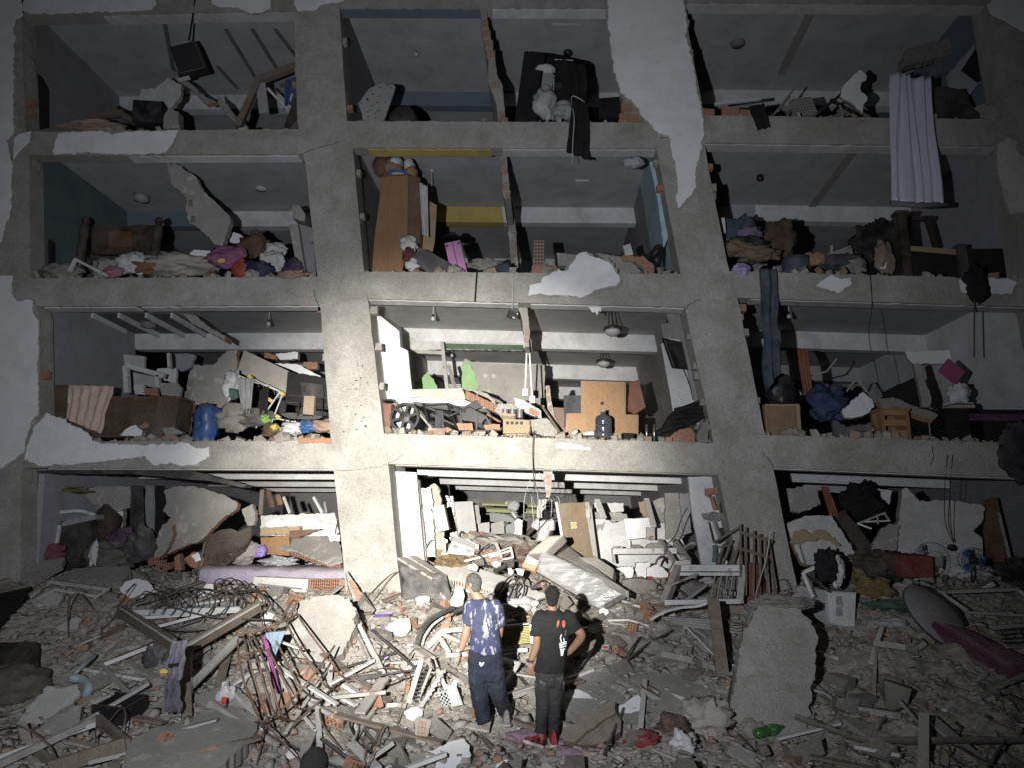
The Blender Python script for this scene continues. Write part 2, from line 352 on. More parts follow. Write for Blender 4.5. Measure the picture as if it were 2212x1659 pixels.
# undersides
under('L',5,.30,1,PLASTD,seed=2); under('L',4,.36,.98,PAINTW,seed=4); under('L',3,.02,.35,PAINTW,seed=5); under('L',3,.37,1,PAINTW,seed=6); under('L',2,.08,1,PLASTD,seed=6)
under('M',5,.0,.46,PAINTB,seed=7); under('M',5,.5,1,PAINTW,seed=8); under('M',4,.05,.46,PAINTY,seed=9); under('M',4,.5,1,PLASTD,seed=10)
under('M',3,0,.48,PAINTW,seed=11); under('M',3,.52,1,PAINTW,seed=12); under('M',2,.02,1,CONC,seed=13)
under('R',5,0,1,PLASTD,seed=14); under('R',4,.0,.98,PLASTD,seed=15); under('R',3,.05,1,PLASTD,seed=16); under('R',2,.0,1,PLASTD,seed=17)
# party walls between the bays,behind the columns
def party(k,el,s,m,y0=.5,y1=DEPTH,th=.2,zb=-.02,zt=.03,b='M',side=0,name='side_wall'):
    i = 0 if side == 0 else 2
    z0 = LV[b,k - 1][i] + zb; z1 = LV[b,k][i + 1] + SLABZ + zt
    return wallY(el(z0) - s * .02,el(z1) - s * .02,z0,z1,y0,y1,th,m,name,right=(s < 0))
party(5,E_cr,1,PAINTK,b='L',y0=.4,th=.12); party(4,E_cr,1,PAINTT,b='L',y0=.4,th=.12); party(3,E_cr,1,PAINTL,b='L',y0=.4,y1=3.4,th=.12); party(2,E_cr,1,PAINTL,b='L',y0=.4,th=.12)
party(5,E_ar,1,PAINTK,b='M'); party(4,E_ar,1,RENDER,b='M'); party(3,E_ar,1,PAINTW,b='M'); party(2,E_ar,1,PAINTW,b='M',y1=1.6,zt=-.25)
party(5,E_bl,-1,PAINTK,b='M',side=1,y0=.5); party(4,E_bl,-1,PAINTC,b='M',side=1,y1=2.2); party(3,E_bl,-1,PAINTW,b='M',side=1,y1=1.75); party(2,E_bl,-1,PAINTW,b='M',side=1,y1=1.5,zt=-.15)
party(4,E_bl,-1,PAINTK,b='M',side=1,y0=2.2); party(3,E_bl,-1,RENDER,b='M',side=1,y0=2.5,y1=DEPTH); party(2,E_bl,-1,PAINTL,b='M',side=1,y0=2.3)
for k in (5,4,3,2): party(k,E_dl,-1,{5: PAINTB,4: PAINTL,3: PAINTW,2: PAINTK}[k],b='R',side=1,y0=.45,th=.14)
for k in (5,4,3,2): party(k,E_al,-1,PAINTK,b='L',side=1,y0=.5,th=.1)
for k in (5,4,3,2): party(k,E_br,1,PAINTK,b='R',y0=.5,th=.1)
# plaster that still clings to the front: thin pieces with ragged outlines
def patch(parent,k,pts,m=PLAST,th=.028,jg=.03,step=.07,seed=1,keep=(),Y=0.0,name='plaster_patch'):
    P = [A(k,x,y,Y - th) for x,y in pts]; c = sum(P,Vector()) / len(P); Q = [Vector((p.x + (.035 if p.x > c.x else -.035),Y - th * .45,p.z + (.03 if p.z > c.z else -.03))) for p in P]
    mb = MB(); mb.prism(jag(P,jg,step,seed,keep),(0,th * .5,0)); o = mb.build(name,m,parent); mb = MB(); mb.prism(jag(Q,jg * 1.5,step,seed + 31,keep),(0,th * .45 - .003,0)); mb.build('render_coat',RENDER,parent); return o
patch(colC,0,[(-160,-60),(50,-60),(48,28),(30,40),(30,75),(28,200),(29,285),(12,300),(26,350),(22,455),(2,520),(-160,560)],PLAST,jg=.035,seed=1,keep=(0,11))
patch(colC,4,[(-400,-20),(68,-20),(62,70),(92,118),(180,120),(186,190),(214,230),(214,420),(212,600),(215,760),(168,832),(140,920),(132,990),(60,1040),(0,1076),(-400,1090)],PLAST,jg=.02,seed=2,keep=(0,15))
patch(BEAM['L',2],4,[(262,762),(300,780),(365,800),(410,840),(470,860),(522,900),(520,925),(600,935),(800,945),(985,938),(1055,932),(1120,965),(1190,955),(1188,1010),(1140,1035),(1120,1060),(1040,1060),(960,1045),(880,1058),(820,1010),(650,1030),(450,1050),(230,1062),(140,1030),(150,960),(190,850),(235,800)],PLAST,th=.036,jg=.022,seed=3)
patch(BEAM['L',4],1,[(335,752),(440,745),(580,742),(640,760),(700,745),(900,742),(1010,735),(985,790),(940,862),(700,872),(480,860),(300,868),(310,800)],PLAST,jg=.02,seed=4)
patch(colC,1,[(172,742),(168,800),(110,850),(75,900),(78,790),(100,760)],PLAST,jg=.012,seed=5)
patch(BEAM['L',5],1,[(130,-150),(890,-150),(885,20),(850,52),(700,60),(560,62),(300,72),(170,74),(130,60)],PLAST,jg=.02,seed=6)
patch(BEAM['L',5],1,[(1190,-150),(1540,-150),(1535,35),(1480,65),(1420,72),(1350,40),(1240,32),(1200,10)],PLAST,jg=.02,seed=7)
patch(colA,1,[(1665,-150),(1965,-150),(1950,5),(1830,20),(1790,50),(1690,58),(1672,25)],PLAST,jg=.02,seed=8)
# the wall remnant and big plaster sheet on the right column
wl = wallX([(at(1318,-50,0).x,at(1318,-50,0).z),(at(1404,-50,0).x,at(1404,-50,0).z),(at(1414,262,0).x,at(1414,262,0).z),(at(1352,262,0).x,at(1352,262,0).z),(at(1342,207,0).x,at(1342,207,0).z)],.01,.18,MORT,'infill_wall',colB,jg=.02,seed=4)
patch(colB,2,[(1562,-150),(1970,-150),(1985,60),(2000,140),(1990,190),(2020,300),(2040,420),(2055,520),(2080,600),(2090,720),(2070,820),(2045,900),(2045,1010),(2000,1080),(1952,1125),(1940,1080),(1948,960),(1915,830),(1900,728),(1840,715),(1770,640),(1720,570),(1640,500),(1625,450),(1590,300),(1570,120)],PLAST,th=.04,jg=.025,step=.06,seed=9)
patch(BEAM['M',3],2,[(1138,1600),(1145,1550),(1205,1530),(1215,1500),(1300,1465),(1340,1470),(1385,1410),(1410,1370),(1445,1365),(1500,1400),(1575,1420),(1610,1470),(1635,1505),(1615,1545),(1500,1570),(1420,1612),(1350,1595),(1250,1585)],PLAST,th=.035,jg=.02,step=.05,seed=10)
patch(BEAM['R',3],3,[(752,1545),(800,1510),(835,1490),(880,1510),(940,1505),(945,1540),(905,1565),(870,1588),(820,1570)],PLAST,jg=.015,step=.05,seed=11)
patch(BEAM['R',3],3,[(1528,1518),(1570,1512),(1640,1500),(1660,1515),(1700,1500),(1740,1515),(1790,1508),(1840,1530),(1825,1560),(1810,1590),(1700,1590),(1548,1585)],PLAST,jg=.015,step=.05,seed=12)
patch(BEAM['M',2],5,[(1242,840),(1290,838),(1330,850),(1380,850),(1400,862),(1432,866),(1430,874),(1330,870),(1245,865)],PLAST,jg=.012,step=.04,seed=13)
patch(BEAM['M',3],5,[(1090,-6),(1230,-30),(1300,-45),(1380,-30),(1435,0),(1400,12),(1370,22),(1330,10),(1200,12)],PLAST,jg=.01,step=.05,seed=14)
patch(colD,3,[(1700,0),(1880,-60),(2100,-60),(2100,180),(1870,165),(1780,110),(1700,70),(1680,20)],PLAST,jg=.02,seed=15)
patch(colD,3,[(1735,780),(1800,745),(1845,765),(1835,810),(1880,850),(2050,870),(2050,1130),(1880,1150),(1810,1160),(1770,1040),(1745,930),(1735,850)],PLASTD,jg=.02,seed=16)
# stubs of brick infill still keyed into the column edges
rs_ = random.Random(12)
for el,sg,col_ in ((E_al,-1,colA),(E_ar,1,colA),(E_bl,-1,colB),(E_br,1,colB),(E_cr,1,colC)):
    for i in range(7):
        z = rs_.choice((3.97,7.02,10.07)) + rs_.uniform(.0,2.3); w_ = rs_.uniform(.05,.13); h = rs_.uniform(.09,.17); x = el(z) + sg * w_ / 2
        P = jag([Vector((x - w_ / 2,.06,z)),Vector((x + w_ / 2,.06,z)),Vector((x + w_ / 2,.06,z + h)),Vector((x - w_ / 2,.06,z + h))],.01,.05,i); MB().prism(P,(0,.12,0)).build('brick',rs_.choice((BRICK,MORT,MORT)),col_)
# ================================================================== the ground: a slope of rubble
_py = [-60,-9,-7.5,-5.2,-3.5,-2.2,-1.0,0.0,1.2,2.2,3.2,5,13,40]
def HG(x,y):
    x = np.asarray(x,float); y = np.asarray(y,float)
    c = np.interp(y,_py,[-.9,-.8,-.62,-.18,0.0,.36,.80,1.18,1.55,1.35,.95,1.3,1.5,1.5])
    l = np.interp(y,_py,[-.9,-.8,-.55,-.10,0.10,.46,.86,1.2,1.28,1.3,1.3,1.3,1.2,1.2])
    r = np.interp(y,_py,[-.9,-.8,-.62,-.20,-0.02,.40,.95,1.45,1.6,1.5,1.4,1.3,1.2,1.2])
    wl_ = np.clip((-2.3 - x) / 1.6,0,1); wr = np.clip((x - 3.6) / 1.6,0,1)
    h = c * (1 - wl_ - wr) + l * wl_ + r * wr
    g = lambda a,b,r,k: k * np.exp(-((x - a) ** 2 + (y - b) ** 2) / r)
    h = h + g(-2.9,-2.2,1.1,.2) + g(-5.2,-1.7,1.4,.16) + g(-.6,-.9,.8,.16) + g(1.9,-.7,1.0,.14) + g(5.2,-2.2,1.6,.16) + g(-4.2,-3.6,1.0,.12)
    h = h + fnoise(x,y,.55,3,3) * .2 * np.clip((y + 6) / 3,.5,1) + fnoise(x,y,2.1,5,4) * .15
    return h
def HR(x,y): return HG(x,y) + fnoise(x,y,7.0,9,4) * .075
def Hs(x,y): return float(HG(np.array([x]),np.array([y]))[0])
def G(u,v,h=0.0):
    d = ray(u,v); t = np.linspace(3,26,700); p = np.array(CAM)[None] + t[:,None] * np.array(d)[None]
    z = HG(p[:,0],p[:,1]); hit = np.where(p[:,2] < z + h)[0]
    i = hit[0] if len(hit) else 699
    return Vector(p[i])
def Gz(k,x,y,h=0.0): return G(*uv(k,x,y),h)
def sheet():
    x = np.concatenate([np.linspace(-60,-11.2,12),np.linspace(-11,11,620),np.linspace(11.2,60,12)])
    y = np.concatenate([np.linspace(-60,-8.8,12),np.linspace(-8.6,4.2,400),np.linspace(4.35,12.9,50)])
    X,Y = np.meshgrid(x,y); Z = HR(X,Y); nx,ny = len(x),len(y)
    vs = np.stack([X.ravel(),Y.ravel(),Z.ravel()],1); i = np.arange(ny - 1)[:,None] * nx + np.arange(nx - 1)[None]
    f = np.stack([i,i + 1,i + nx + 1,i + nx],-1).reshape(-1,4)
    me = bpy.data.meshes.new('ground'); me.from_pydata(vs.tolist(),[],f.tolist())
    me.materials.append(mat('rubble dust',(.27,.25,.21),.96,0,4.5,1.0,col2=(.47,.44,.385),fleck=((.31,.225,.17),11,.6),bscale=26,grime=.35))
    o = bpy.data.objects.new('ground',me); COL.objects.link(o); o['kind'] = 'structure'
sheet()
# ---- fragments
def chunk_template(seed,flat=1.0):
    r = random.Random(seed); bm = bmesh.new()
    if flat > .4:      # an angular block with knocked-off corners
        for x in (-1,1):
            for y in (-1,1):
                for z in (-1,1):
                    k = r.uniform(.45,1); bm.verts.new((x * .5 * r.uniform(.55,1),y * .5 * r.uniform(.4,.85),z * .5 * flat * k))
    else:              # a flat flake
        n = r.randint(4,6)
        for j in range(n):
            a = 6.283 * (j + r.uniform(-.3,.3)) / n; q = r.uniform(.32,.55)
            for z in (-1,1): bm.verts.new((q * math.cos(a),q * .8 * math.sin(a),z * flat * .3))
    bmesh.ops.convex_hull(bm,input=bm.verts)
    for v in [v for v in bm.verts if not v.link_faces]: bm.verts.remove(v)
    bmesh.ops.triangulate(bm,faces=bm.faces); bm.verts.index_update()
    vs = np.array([v.co[:] for v in bm.verts]); fs = np.array([[v.index for v in f.verts] for f in bm.faces]); bm.free(); return vs,fs
CH = [chunk_template(i,.55 + .4 * ((i * 37) % 10) / 10) for i in range(14)]; CHF = [chunk_template(50 + i,.22) for i in range(8)]
def rotm(a,b,c):
    return np.array(Matrix.Rotation(a,3,'Z') @ Matrix.Rotation(b,3,'X') @ Matrix.Rotation(c,3,'Y'))
def scatter(name,label,cat,n,smin,smax,m,flat,region,seed,pw=2.2,keep=None,zoff=.25):
    r = np.random.default_rng(seed); x,y = region(r,n * 4)
    if keep is not None:
        ok = r.random(len(x)) < keep(x,y); x,y = x[ok],y[ok]
    x,y = x[:n],y[:n]; n = len(x); s = smin + (smax - smin) * r.random(n) ** pw
    z = HR(x,y) + s * zoff * (.45 if flat else 1); V = []; F = []; off = 0; pool = CHF if flat else CH
    MR = [rotm(r.random() * 6.28,(r.random() - .5) * (.9 if flat else 3),(r.random() - .5) * .9) * np.array([1,r.uniform(.5,1.0),r.uniform(.7,1.1)])[None] for _ in range(200)]
    pi = r.integers(0,len(pool),n); mi = r.integers(0,200,n)
    for k in range(n):
        vs,fs = pool[pi[k]]; V.append(vs @ MR[mi[k]].T * s[k] + np.array([x[k],y[k],z[k]])); F.append(fs + off); off += len(vs)
    me = bpy.data.meshes.new(name); V = np.concatenate(V); F = np.concatenate(F)
    me.vertices.add(len(V)); me.vertices.foreach_set('co',V.ravel()); me.loops.add(F.size); me.loops.foreach_set('vertex_index',F.ravel().astype(np.int32))
    me.polygons.add(len(F)); me.polygons.foreach_set('loop_start',np.arange(0,F.size,3).astype(np.int32)); me.update(calc_edges=True); me.materials.append(m)
    o = bpy.data.objects.new(name,me); COL.objects.link(o); tag(o,label,cat,kind='stuff'); return o
def reg_front(r,n):      # denser towards the camera
    y = -6.0 + 7.0 * r.random(n) ** 1.15; return r.uniform(-9.5,9.5,n) * (.62 + .38 * (y + 6) / 7),y
def reg_in(r,n): return r.uniform(-8.5,9,n),r.uniform(.3,5.5,n)
FR = [('grey concrete',mat('concrete crumbs',(.33,.31,.27),.95,.25,3,.6),4600,.014,.16,0),('white plaster',mat('plaster crumbs',(.60,.59,.56),.9,.16,3,.4),2600,.018,.12,1),
      ('orange brick',mat('brick crumbs',(.36,.235,.165),.95,.25,3,  .6),2600,.016,.13,0),('beige mortar',mat('mortar flakes',(.40,.37,.315),.95,.2,3,.5),10000,.016,.22,1),
      ('dark grey',mat('dark crumbs',(.13,.12,.105),.95,.3,3,.5),2600,.02,.12,1)]
def cluster(seed):
    def f(x,y): return .4 + 1.3 * fnoise(x,y,.8,seed,2)
    return f
for i,(nm,m,n,a,b,fl) in enumerate(FR):
    scatter('rubble_fragments',nm + ' crumbs spread over the rubble slope before the building','rubble',n,a,b,m,fl,reg_front,20 + i,4.2,keep=cluster(60 + i))
for i,(nm,m,n,a,b,fl) in enumerate(FR[:4]):
    scatter('rubble_fragments',nm + ' crumbs heaped on the ground floor inside the building','rubble',n // 6,.04,.22,m,fl,reg_in,40 + i,2.2)
for b in 'LMR':        # debris along each open floor edge
    for k in (2,3,4):
        A_ = LV[b,k]; l,r_ = EDG[b]
        V = []; F = []; off = 0; rr = np.random.default_rng(ord(b) * 10 + k); nn = {2: 420,3: 260,4: 130}[k]
        V2 = []; F2 = []; off2 = 0
        for i in range(nn):
            t = rr.random(); y = .04 + 1.6 * rr.random() ** 2; s = .02 + .2 * rr.random() ** 4; z = lerp(A_[0],A_[2],t)
            vs,fs = CH[rr.integers(0,14)]; p = vs * s @ rotm(rr.random() * 6,rr.random() * 3,rr.random()).T + np.array([lerp(l(z),r_(z),t),y,z + s * .22 + .012])
            if rr.random() < .25: V2.append(p); F2.append(fs + off2); off2 += len(vs)
            else: V.append(p); F.append(fs + off); off += len(vs)
        for VV,FF,m,nm in ((V,F,FR[3][1],'pale mortar crumbs'),(V2,F2,FR[2][1],'orange brick crumbs')):
            me = bpy.data.meshes.new('floor_debris'); me.from_pydata(np.concatenate(VV).tolist(),[],np.concatenate(FF).tolist()); me.materials.append(m)
            o = bpy.data.objects.new('floor_debris',me); COL.objects.link(o)
            tag(o,nm + ' strewn along the open %s floor edge of the %s bay' % ({2: 'second',3: 'third',4: 'fourth'}[k],{'L': 'left','M': 'middle','R': 'right'}[b]),'rubble',kind='stuff')
# ================================================================== builders for loose things
def ob(mb,name,label,cat,m,group=None,**kw): return tag(mb.build(name,m,**kw),label,cat,group)
def plane_at(k,x,y,tilt=0,yaw=0,h=0.0,Y=None):      # plane facing the camera side,leaning back by tilt,turned by yaw
    p0 = Gz(k,x,y,h) if Y is None else A(k,x,y,Y)
    n = Matrix.Rotation(R(yaw),3,'Z') @ Vector((0,-math.cos(R(tilt)),math.sin(R(tilt)))); return (p0,n)
def trace(k,pts,pl):
    if isinstance(pl,(int,float)): return [A(k,x,y,pl) for x,y in pts],Vector((0,1,0))
    return [onp(*uv(k,x,y),*pl) for x,y in pts],-Vector(pl[1])
def S(name,label,cat,k,pts,pl,th,m,jg=.015,step=.08,seed=1,parent=None,keep=()):
    P,n = trace(k,pts,pl)
    if jg: P = jag(P,jg,step,seed,keep)
    mb = MB(); ms = list(m) if isinstance(m,(list,tuple)) else [m]; mb.prism(P,n * th,0,1 if len(ms) > 1 else 0)
    if parent: return mb.build(name,ms,parent)
    o = mb.build(name,ms); return tag(o,label,cat) if label else o
def hollow(mb,O,ex,ey,ez,nx=3,ny=2,wall=.012,rec=.09,mi=0,mih=1):      # brick with real cells in its end
    O = Vector(O); ex = Vector(ex); ey = Vector(ey); ez = Vector(ez); lx,ly = ex.length,ey.length; ux,uy,uz = ex / lx,ey / ly,ez.normalized()
    cw = (lx - wall * (nx + 1)) / nx; ch = (ly - wall * (ny + 1)) / ny
    q = lambda a,b,c: O + ux * a + uy * b + uz * c
    xs = [0]; 
    for i in range(nx): xs += [wall + i * (cw + wall),wall + i * (cw + wall) + cw]
    xs += [lx]; ys = [0]
    for i in range(ny): ys += [wall + i * (ch + wall),wall + i * (ch + wall) + ch]
    ys += [ly]
    for i in range(len(xs) - 1):
        for j in range(len(ys) - 1):
            a,b,c,d = xs[i],xs[i + 1],ys[j],ys[j + 1]
            if i % 2 == 1 and j % 2 == 1:
                mb.add([q(a,c,0),q(b,c,0),q(b,d,0),q(a,d,0),q(a,c,rec),q(b,c,rec),q(b,d,rec),q(a,d,rec)],[(4,5,6,7),(0,1,5,4),(1,2,6,5),(2,3,7,6),(3,0,4,7)],mih)
            else: mb.add([q(a,c,0),q(b,c,0),q(b,d,0),q(a,d,0)],[(0,1,2,3)],mi)
    L = ez.length
    mb.add([q(0,0,0),q(lx,0,0),q(lx,ly,0),q(0,ly,0),q(0,0,L),q(lx,0,L),q(lx,ly,L),q(0,ly,L)],[(4,7,6,5),(0,4,5,1),(1,5,6,2),(2,6,7,3),(3,7,4,0)],mi); return mb
def bars(name,label,cat,m,L,part='bar',base=None,group=None):   # a thing made of several straight bars: (p,q,w,h[,material][,part name])
    pts = [Vector(p) for b in L for p in b[:2]]; z = min(p.z for p in pts)
    t = T(name,label,cat,base or (sum(p.x for p in pts) / len(pts),sum(p.y for p in pts) / len(pts),z),group)
    for b in L:
        MB().bar(*b[:4]).build(b[5] if len(b) > 5 else part,b[4] if len(b) > 4 and b[4] else m,t)
    return t
def blob(mb,c,rad,seed,amp=.25,nu=36,nv=24,fr=1.7,rot=None,mi=0,floor=None):
    c = Vector(c); M = rot or Matrix.Identity(3); P = []
    for i in range(nv + 1):
        th = math.pi * i / nv; row = []
        for j in range(nu + 1):
            ph = 2 * math.pi * (j % nu) / nu; d = Vector((math.sin(th) * math.cos(ph),math.sin(th) * math.sin(ph),math.cos(th)))
            e = Vector((seed * 3.1,seed * 1.7,seed)); dw = d + .35 * Vector((mnoise.noise(d * 2 + e),mnoise.noise(d * 2 - e),0))
            sq = Vector((dw.x * 1.1 + .5 * dw.z,dw.y * 1.1,dw.z * 2.6)) * fr; f = 1 + amp * (1.5 * mnoise.noise(dw * fr + e) + .75 * (.4 - abs(mnoise.noise(sq - e)) * 2) + .3 * (.4 - abs(mnoise.noise(sq * 2.2 + e)) * 2))
            p = c + M @ Vector((d.x * rad[0] * f,d.y * rad[1] * f,d.z * rad[2] * f))
            if floor is not None: p.z = max(p.z,floor)
            row.append(p)
        P.append(row)
    return mb.grid(P,mi)
def heap(name,label,cat,m,k,x,y,rx,ry,rz,seed=1,amp=.3,Y=None,z=None,smooth=True,lift=.3):
    p = Gz(k,x,y) if Y is None else A(k,x,y,Y)
    if z is not None: p.z = z
    mb = MB(); blob(mb,p + Vector((0,0,rz * lift)),(rx,ry,rz),seed,amp); return ob(mb,name,label,cat,m,smooth=smooth)
def drape(mb,k,corners,Y,folds=5,amp=.04,nu=28,nv=22,seed=0,dY=0.0,wob=.0,mi=0):   # hanging cloth between four photo corners TL TR BR BL
    TL,TR,BR,BL = [A(k,*c,Y) for c in corners]; P = []
    for i in range(nv + 1):
        t = i / nv; row = []
        for j in range(nu + 1):
            s_ = j / nu; p = (TL.lerp(TR,s_)).lerp(BL.lerp(BR,s_),t)
            p = p + Vector((wob * mnoise.noise(Vector((t * 3,s_ * 2,seed))),amp * math.sin(s_ * folds * 6.283 + 1.3 * mnoise.noise(Vector((s_ * 3,t * 2,seed)))) * (.4 + .6 * t) + amp * mnoise.noise(Vector((s_ * 7,t * 4,seed + 5))) + dY * t,wob * .6 * mnoise.noise(Vector((s_ * 4,t * 5,seed + 9)))))
            row.append(p)
        P.append(row)
    return mb.grid(P,mi)
def curve(pts,n=8):      # smooth path through points
    pts = [Vector(p) for p in pts]; out = []
    for i in range(len(pts) - 1):
        p0 = pts[max(i - 1,0)]; p1 = pts[i]; p2 = pts[i + 1]; p3 = pts[min(i + 2,len(pts) - 1)]
        for j in range(n):
            t = j / n; out.append(.5 * ((2 * p1) + (p2 - p0) * t + (2 * p0 - 5 * p1 + 4 * p2 - p3) * t * t + (3 * p1 - p0 - 3 * p2 + p3) * t ** 3))
    out.append(pts[-1]); return out
def cable(name,label,m,pts,r=.007,cat='cable',group=None,n=5): return ob(MB().tube(curve(pts,6),r,n),name,label,cat,m,group)
def fl(b,k,t=.5): return lerp(LV[b,k][0],LV[b,k][2],t) - .02
def ce(b,k,t=.5): return lerp(LV[b,k][1],LV[b,k][3],t) + SLABZ
def rot3(rz=0,rx=0,ry=0): return Matrix.Rotation(R(rz),3,'Z') @ Matrix.Rotation(R(rx),3,'X') @ Matrix.Rotation(R(ry),3,'Y')
def text_part(s,p,ex,ey,h,m,parent,name='lettering'):      # flat lettering as a mesh
    cu = bpy.data.curves.new(name,'FONT'); cu.body = s; cu.size = 1; cu.align_x = 'CENTER'; cu.align_y = 'CENTER'
    o = bpy.data.objects.new(name,cu); COL.objects.link(o); dg = bpy.context.evaluated_depsgraph_get(); me = bpy.data.meshes.new_from_object(o.evaluated_get(dg)); bpy.data.objects.remove(o)
    ex = Vector(ex).normalized(); ey = Vector(ey).normalized(); b = BASE[parent.name]
    for v in me.vertices: c = v.co.copy(); v.co = Vector(p) + ex * c.x * h + ey * c.y * h - b
    me.materials.clear(); me.materials.append(m); q = bpy.data.objects.new(name,me); COL.objects.link(q); q.parent = parent; BASE[q.name] = b; return q
# tar specks and cracks on the frame
rt = random.Random(4)
for i in range(40):
    x = rt.gauss(150,34); y = rt.uniform(385,790); w_ = rt.uniform(2,8); P = [A(5,x + dx * w_,y + dy * w_ * .5,-.003) for dx,dy in ((-1,0),(-.3,-1),(.7,-.7),(1,.3),(0,1))]; MB().prism(P,(0,.006,0)).build('tar_speck',mat('tar',(.03,.03,.03),.8,.2,8,.1),colA)
def crack(parent,k,pts,w_=.012):
    mb = MB(); P = curve([A(k,x,y,-.002) for x,y in pts],7); P = [p + Vector((rt.uniform(-.02,.02),0,rt.uniform(-.02,.02))) for p in P]
    for i in range(len(P) - 1): mb.bar(P[i],P[i + 1],w_ * rt.uniform(.4,1.1),.008,(0,1,0))
    mb.build('crack',mat('crack shadow line',(.05,.045,.04),.95,.1,5,0),parent)
crack(BEAM['L',2],4,[(300,785),(285,870),(310,930),(325,995)],.008); crack(colC,4,[(245,790),(175,860),(145,920),(130,1020)],.03); crack(BEAM['L',2],4,[(225,830),(230,900),(250,965)],.006)
crack(BEAM['L',3],4,[(1780,60),(1790,110),(1812,150)]); crack(colA,5,[(330,960),(250,970),(180,985),(20,990)],.008); crack(colB,5,[(1960,90),(1990,60),(2040,40)]); crack(BEAM['M',2],5,[(310,955),(360,930),(390,900)],.006); crack(colB,2,[(1815,650),(1840,700),(1850,740),(1890,745)],.01); crack(BEAM['R',2],6,[(1290,940),(1300,1000),(1285,1060)],.008); crack(colB,6,[(395,1060),(360,1020),(330,990)],.012); crack(colA,1,[(1700,880),(1790,840),(1850,825),(1930,800)],.008); crack(colB,3,[(0,730),(30,745),(38,752)],.01)
# ================================================================== rubble slope,left of the men
SLOPE = 55       # lean-back of loose sheets lying on the slope
def flat(name,label,cat,k,pts,th,m,tilt=58,yaw=0,h=.03,jg=.018,step=.06,seed=1,parent=None,keep=()):
    cx = sum(p[0] for p in pts) / len(pts); cy = sum(p[1] for p in pts) / len(pts)
    return S(name,label,cat,k,pts,plane_at(k,cx,cy,tilt,yaw,h),th,m,jg,step,seed,parent,keep)
PB = [PLAST,MORT]; PBD = [PLASTD,MORT]; CB = [RENDER,CONCD]; RB = [RENDER,BRICK]
flat('concrete_chunk','wide flat dusty concrete slab lying in the left foreground','slab',7,[(735,1200),(900,1120),(1060,1088),(1240,1010),(1400,1020),(1490,1075),(1440,1190),(1270,1345),(1180,1430),(690,1440),(728,1310)],.16,CB,tilt=80,h=.10,jg=.03,seed=2)
flat('concrete_chunk','cracked concrete sheet in front of the rusty bar cage','slab',7,[(1110,960),(1250,900),(1330,870),(1400,940),(1480,1010),(1400,1010),(1250,995),(1120,985)],.08,CB,tilt=70,h=.06,seed=3)
flat('white_plaster_sheet','large whitish plaster sheet with a dark torn tip at lower left','plaster',7,[(90,1120),(160,1010),(245,935),(260,890),(330,905),(440,880),(460,930),(420,985),(300,1060),(220,1110),(120,1190),(75,1195)],.05,PBD,tilt=55,h=.10,seed=4)
flat('concrete_chunk','tilted concrete slab below the whitish plaster sheet','slab',7,[(130,1195),(300,1070),(440,1000),(465,1010),(465,1180),(460,1290),(250,1290),(200,1240)],.1,CB,tilt=60,h=.04,seed=5)
flat('plaster_piece','rounded white plaster piece behind the twisted grille','plaster',7,[(690,330),(720,290),(790,272),(850,290),(880,330),(900,350),(830,375),(770,405),(720,390)],.05,PB,tilt=35,h=.1,seed=6)
flat('concrete_chunk','pointed concrete slab against the left ground floor pier','slab',7,[(105,290),(170,220),(260,170),(372,150),(355,190),(250,250),(150,300)],.12,CB,tilt=55,h=.2,seed=7)
flat('concrete_chunk','long concrete slab lying under the left ground floor opening','slab',7,[(335,270),(420,215),(600,205),(745,200),(750,235),(700,290),(640,300),(420,290)],.14,CB,tilt=66,h=.2,seed=8)
flat('concrete_chunk','broken light concrete block behind the rusty bar cage','slab',7,[(1715,470),(1700,430),(1760,385),(1880,365),(2000,385),(2040,450),(2030,560),(1990,660),(1930,720),(1850,790),(1790,830),(1700,800),(1610,740),(1600,640),(1660,540)],.22,CB,tilt=38,h=.25,jg=.03,seed=9)
flat('plaster_piece','white plaster shard beside the rusty bar cage','plaster',7,[(1490,510),(1530,470),(1575,480),(1560,520),(1510,535)],.03,PB,tilt=45,h=.12,seed=10)
flat('plaster_piece','small white plaster flake below the rusty bar cage','plaster',7,[(1790,1160),(1830,1125),(1870,1135),(1868,1180),(1825,1215),(1795,1200)],.03,PB,tilt=50,h=.04,seed=11)
flat('plaster_piece','ragged white plaster piece at the bottom beside the dark head','plaster',7,[(1650,1310),(1640,1280),(1690,1235),(1720,1280),(1700,1320),(1660,1330)],.03,PB,tilt=55,h=.04,seed=12)
flat('plaster_piece','white plaster lump half hidden by the twisted grille','plaster',7,[(1140,350),(1190,300),(1230,310),(1225,360),(1180,385),(1145,375)],.04,PB,tilt=35,h=.15,seed=13)
flat('plaster_sheet','dusty plaster sheet on the dark slope at far left','plaster',7,[(175,400),(250,365),(330,350),(360,380),(330,420),(200,440)],.04,PBD,tilt=55,h=.06,seed=14)
flat('plaster_sheet','grey torn plaster sheet in the middle of the left slope','plaster',7,[(320,560),(380,520),(440,490),(470,510),(430,560),(340,580)],.04,PBD,tilt=55,h=.05,seed=15)
flat('board','brown broken board on the left slope','board',7,[(575,600),(640,560),(720,520),(730,540),(690,580),(610,610)],.03,WOODB,tilt=55,h=.06,jg=.01,seed=16)
flat('plaster_sheet','beige curled plaster strip under the grey jacket','plaster',7,[(525,985),(580,955),(640,935),(645,965),(590,1000),(530,1010)],.03,PBD,tilt=60,h=.05,seed=17)
GZ = lambda k,x,y,h=0.05: Gz(k,x,y,h)
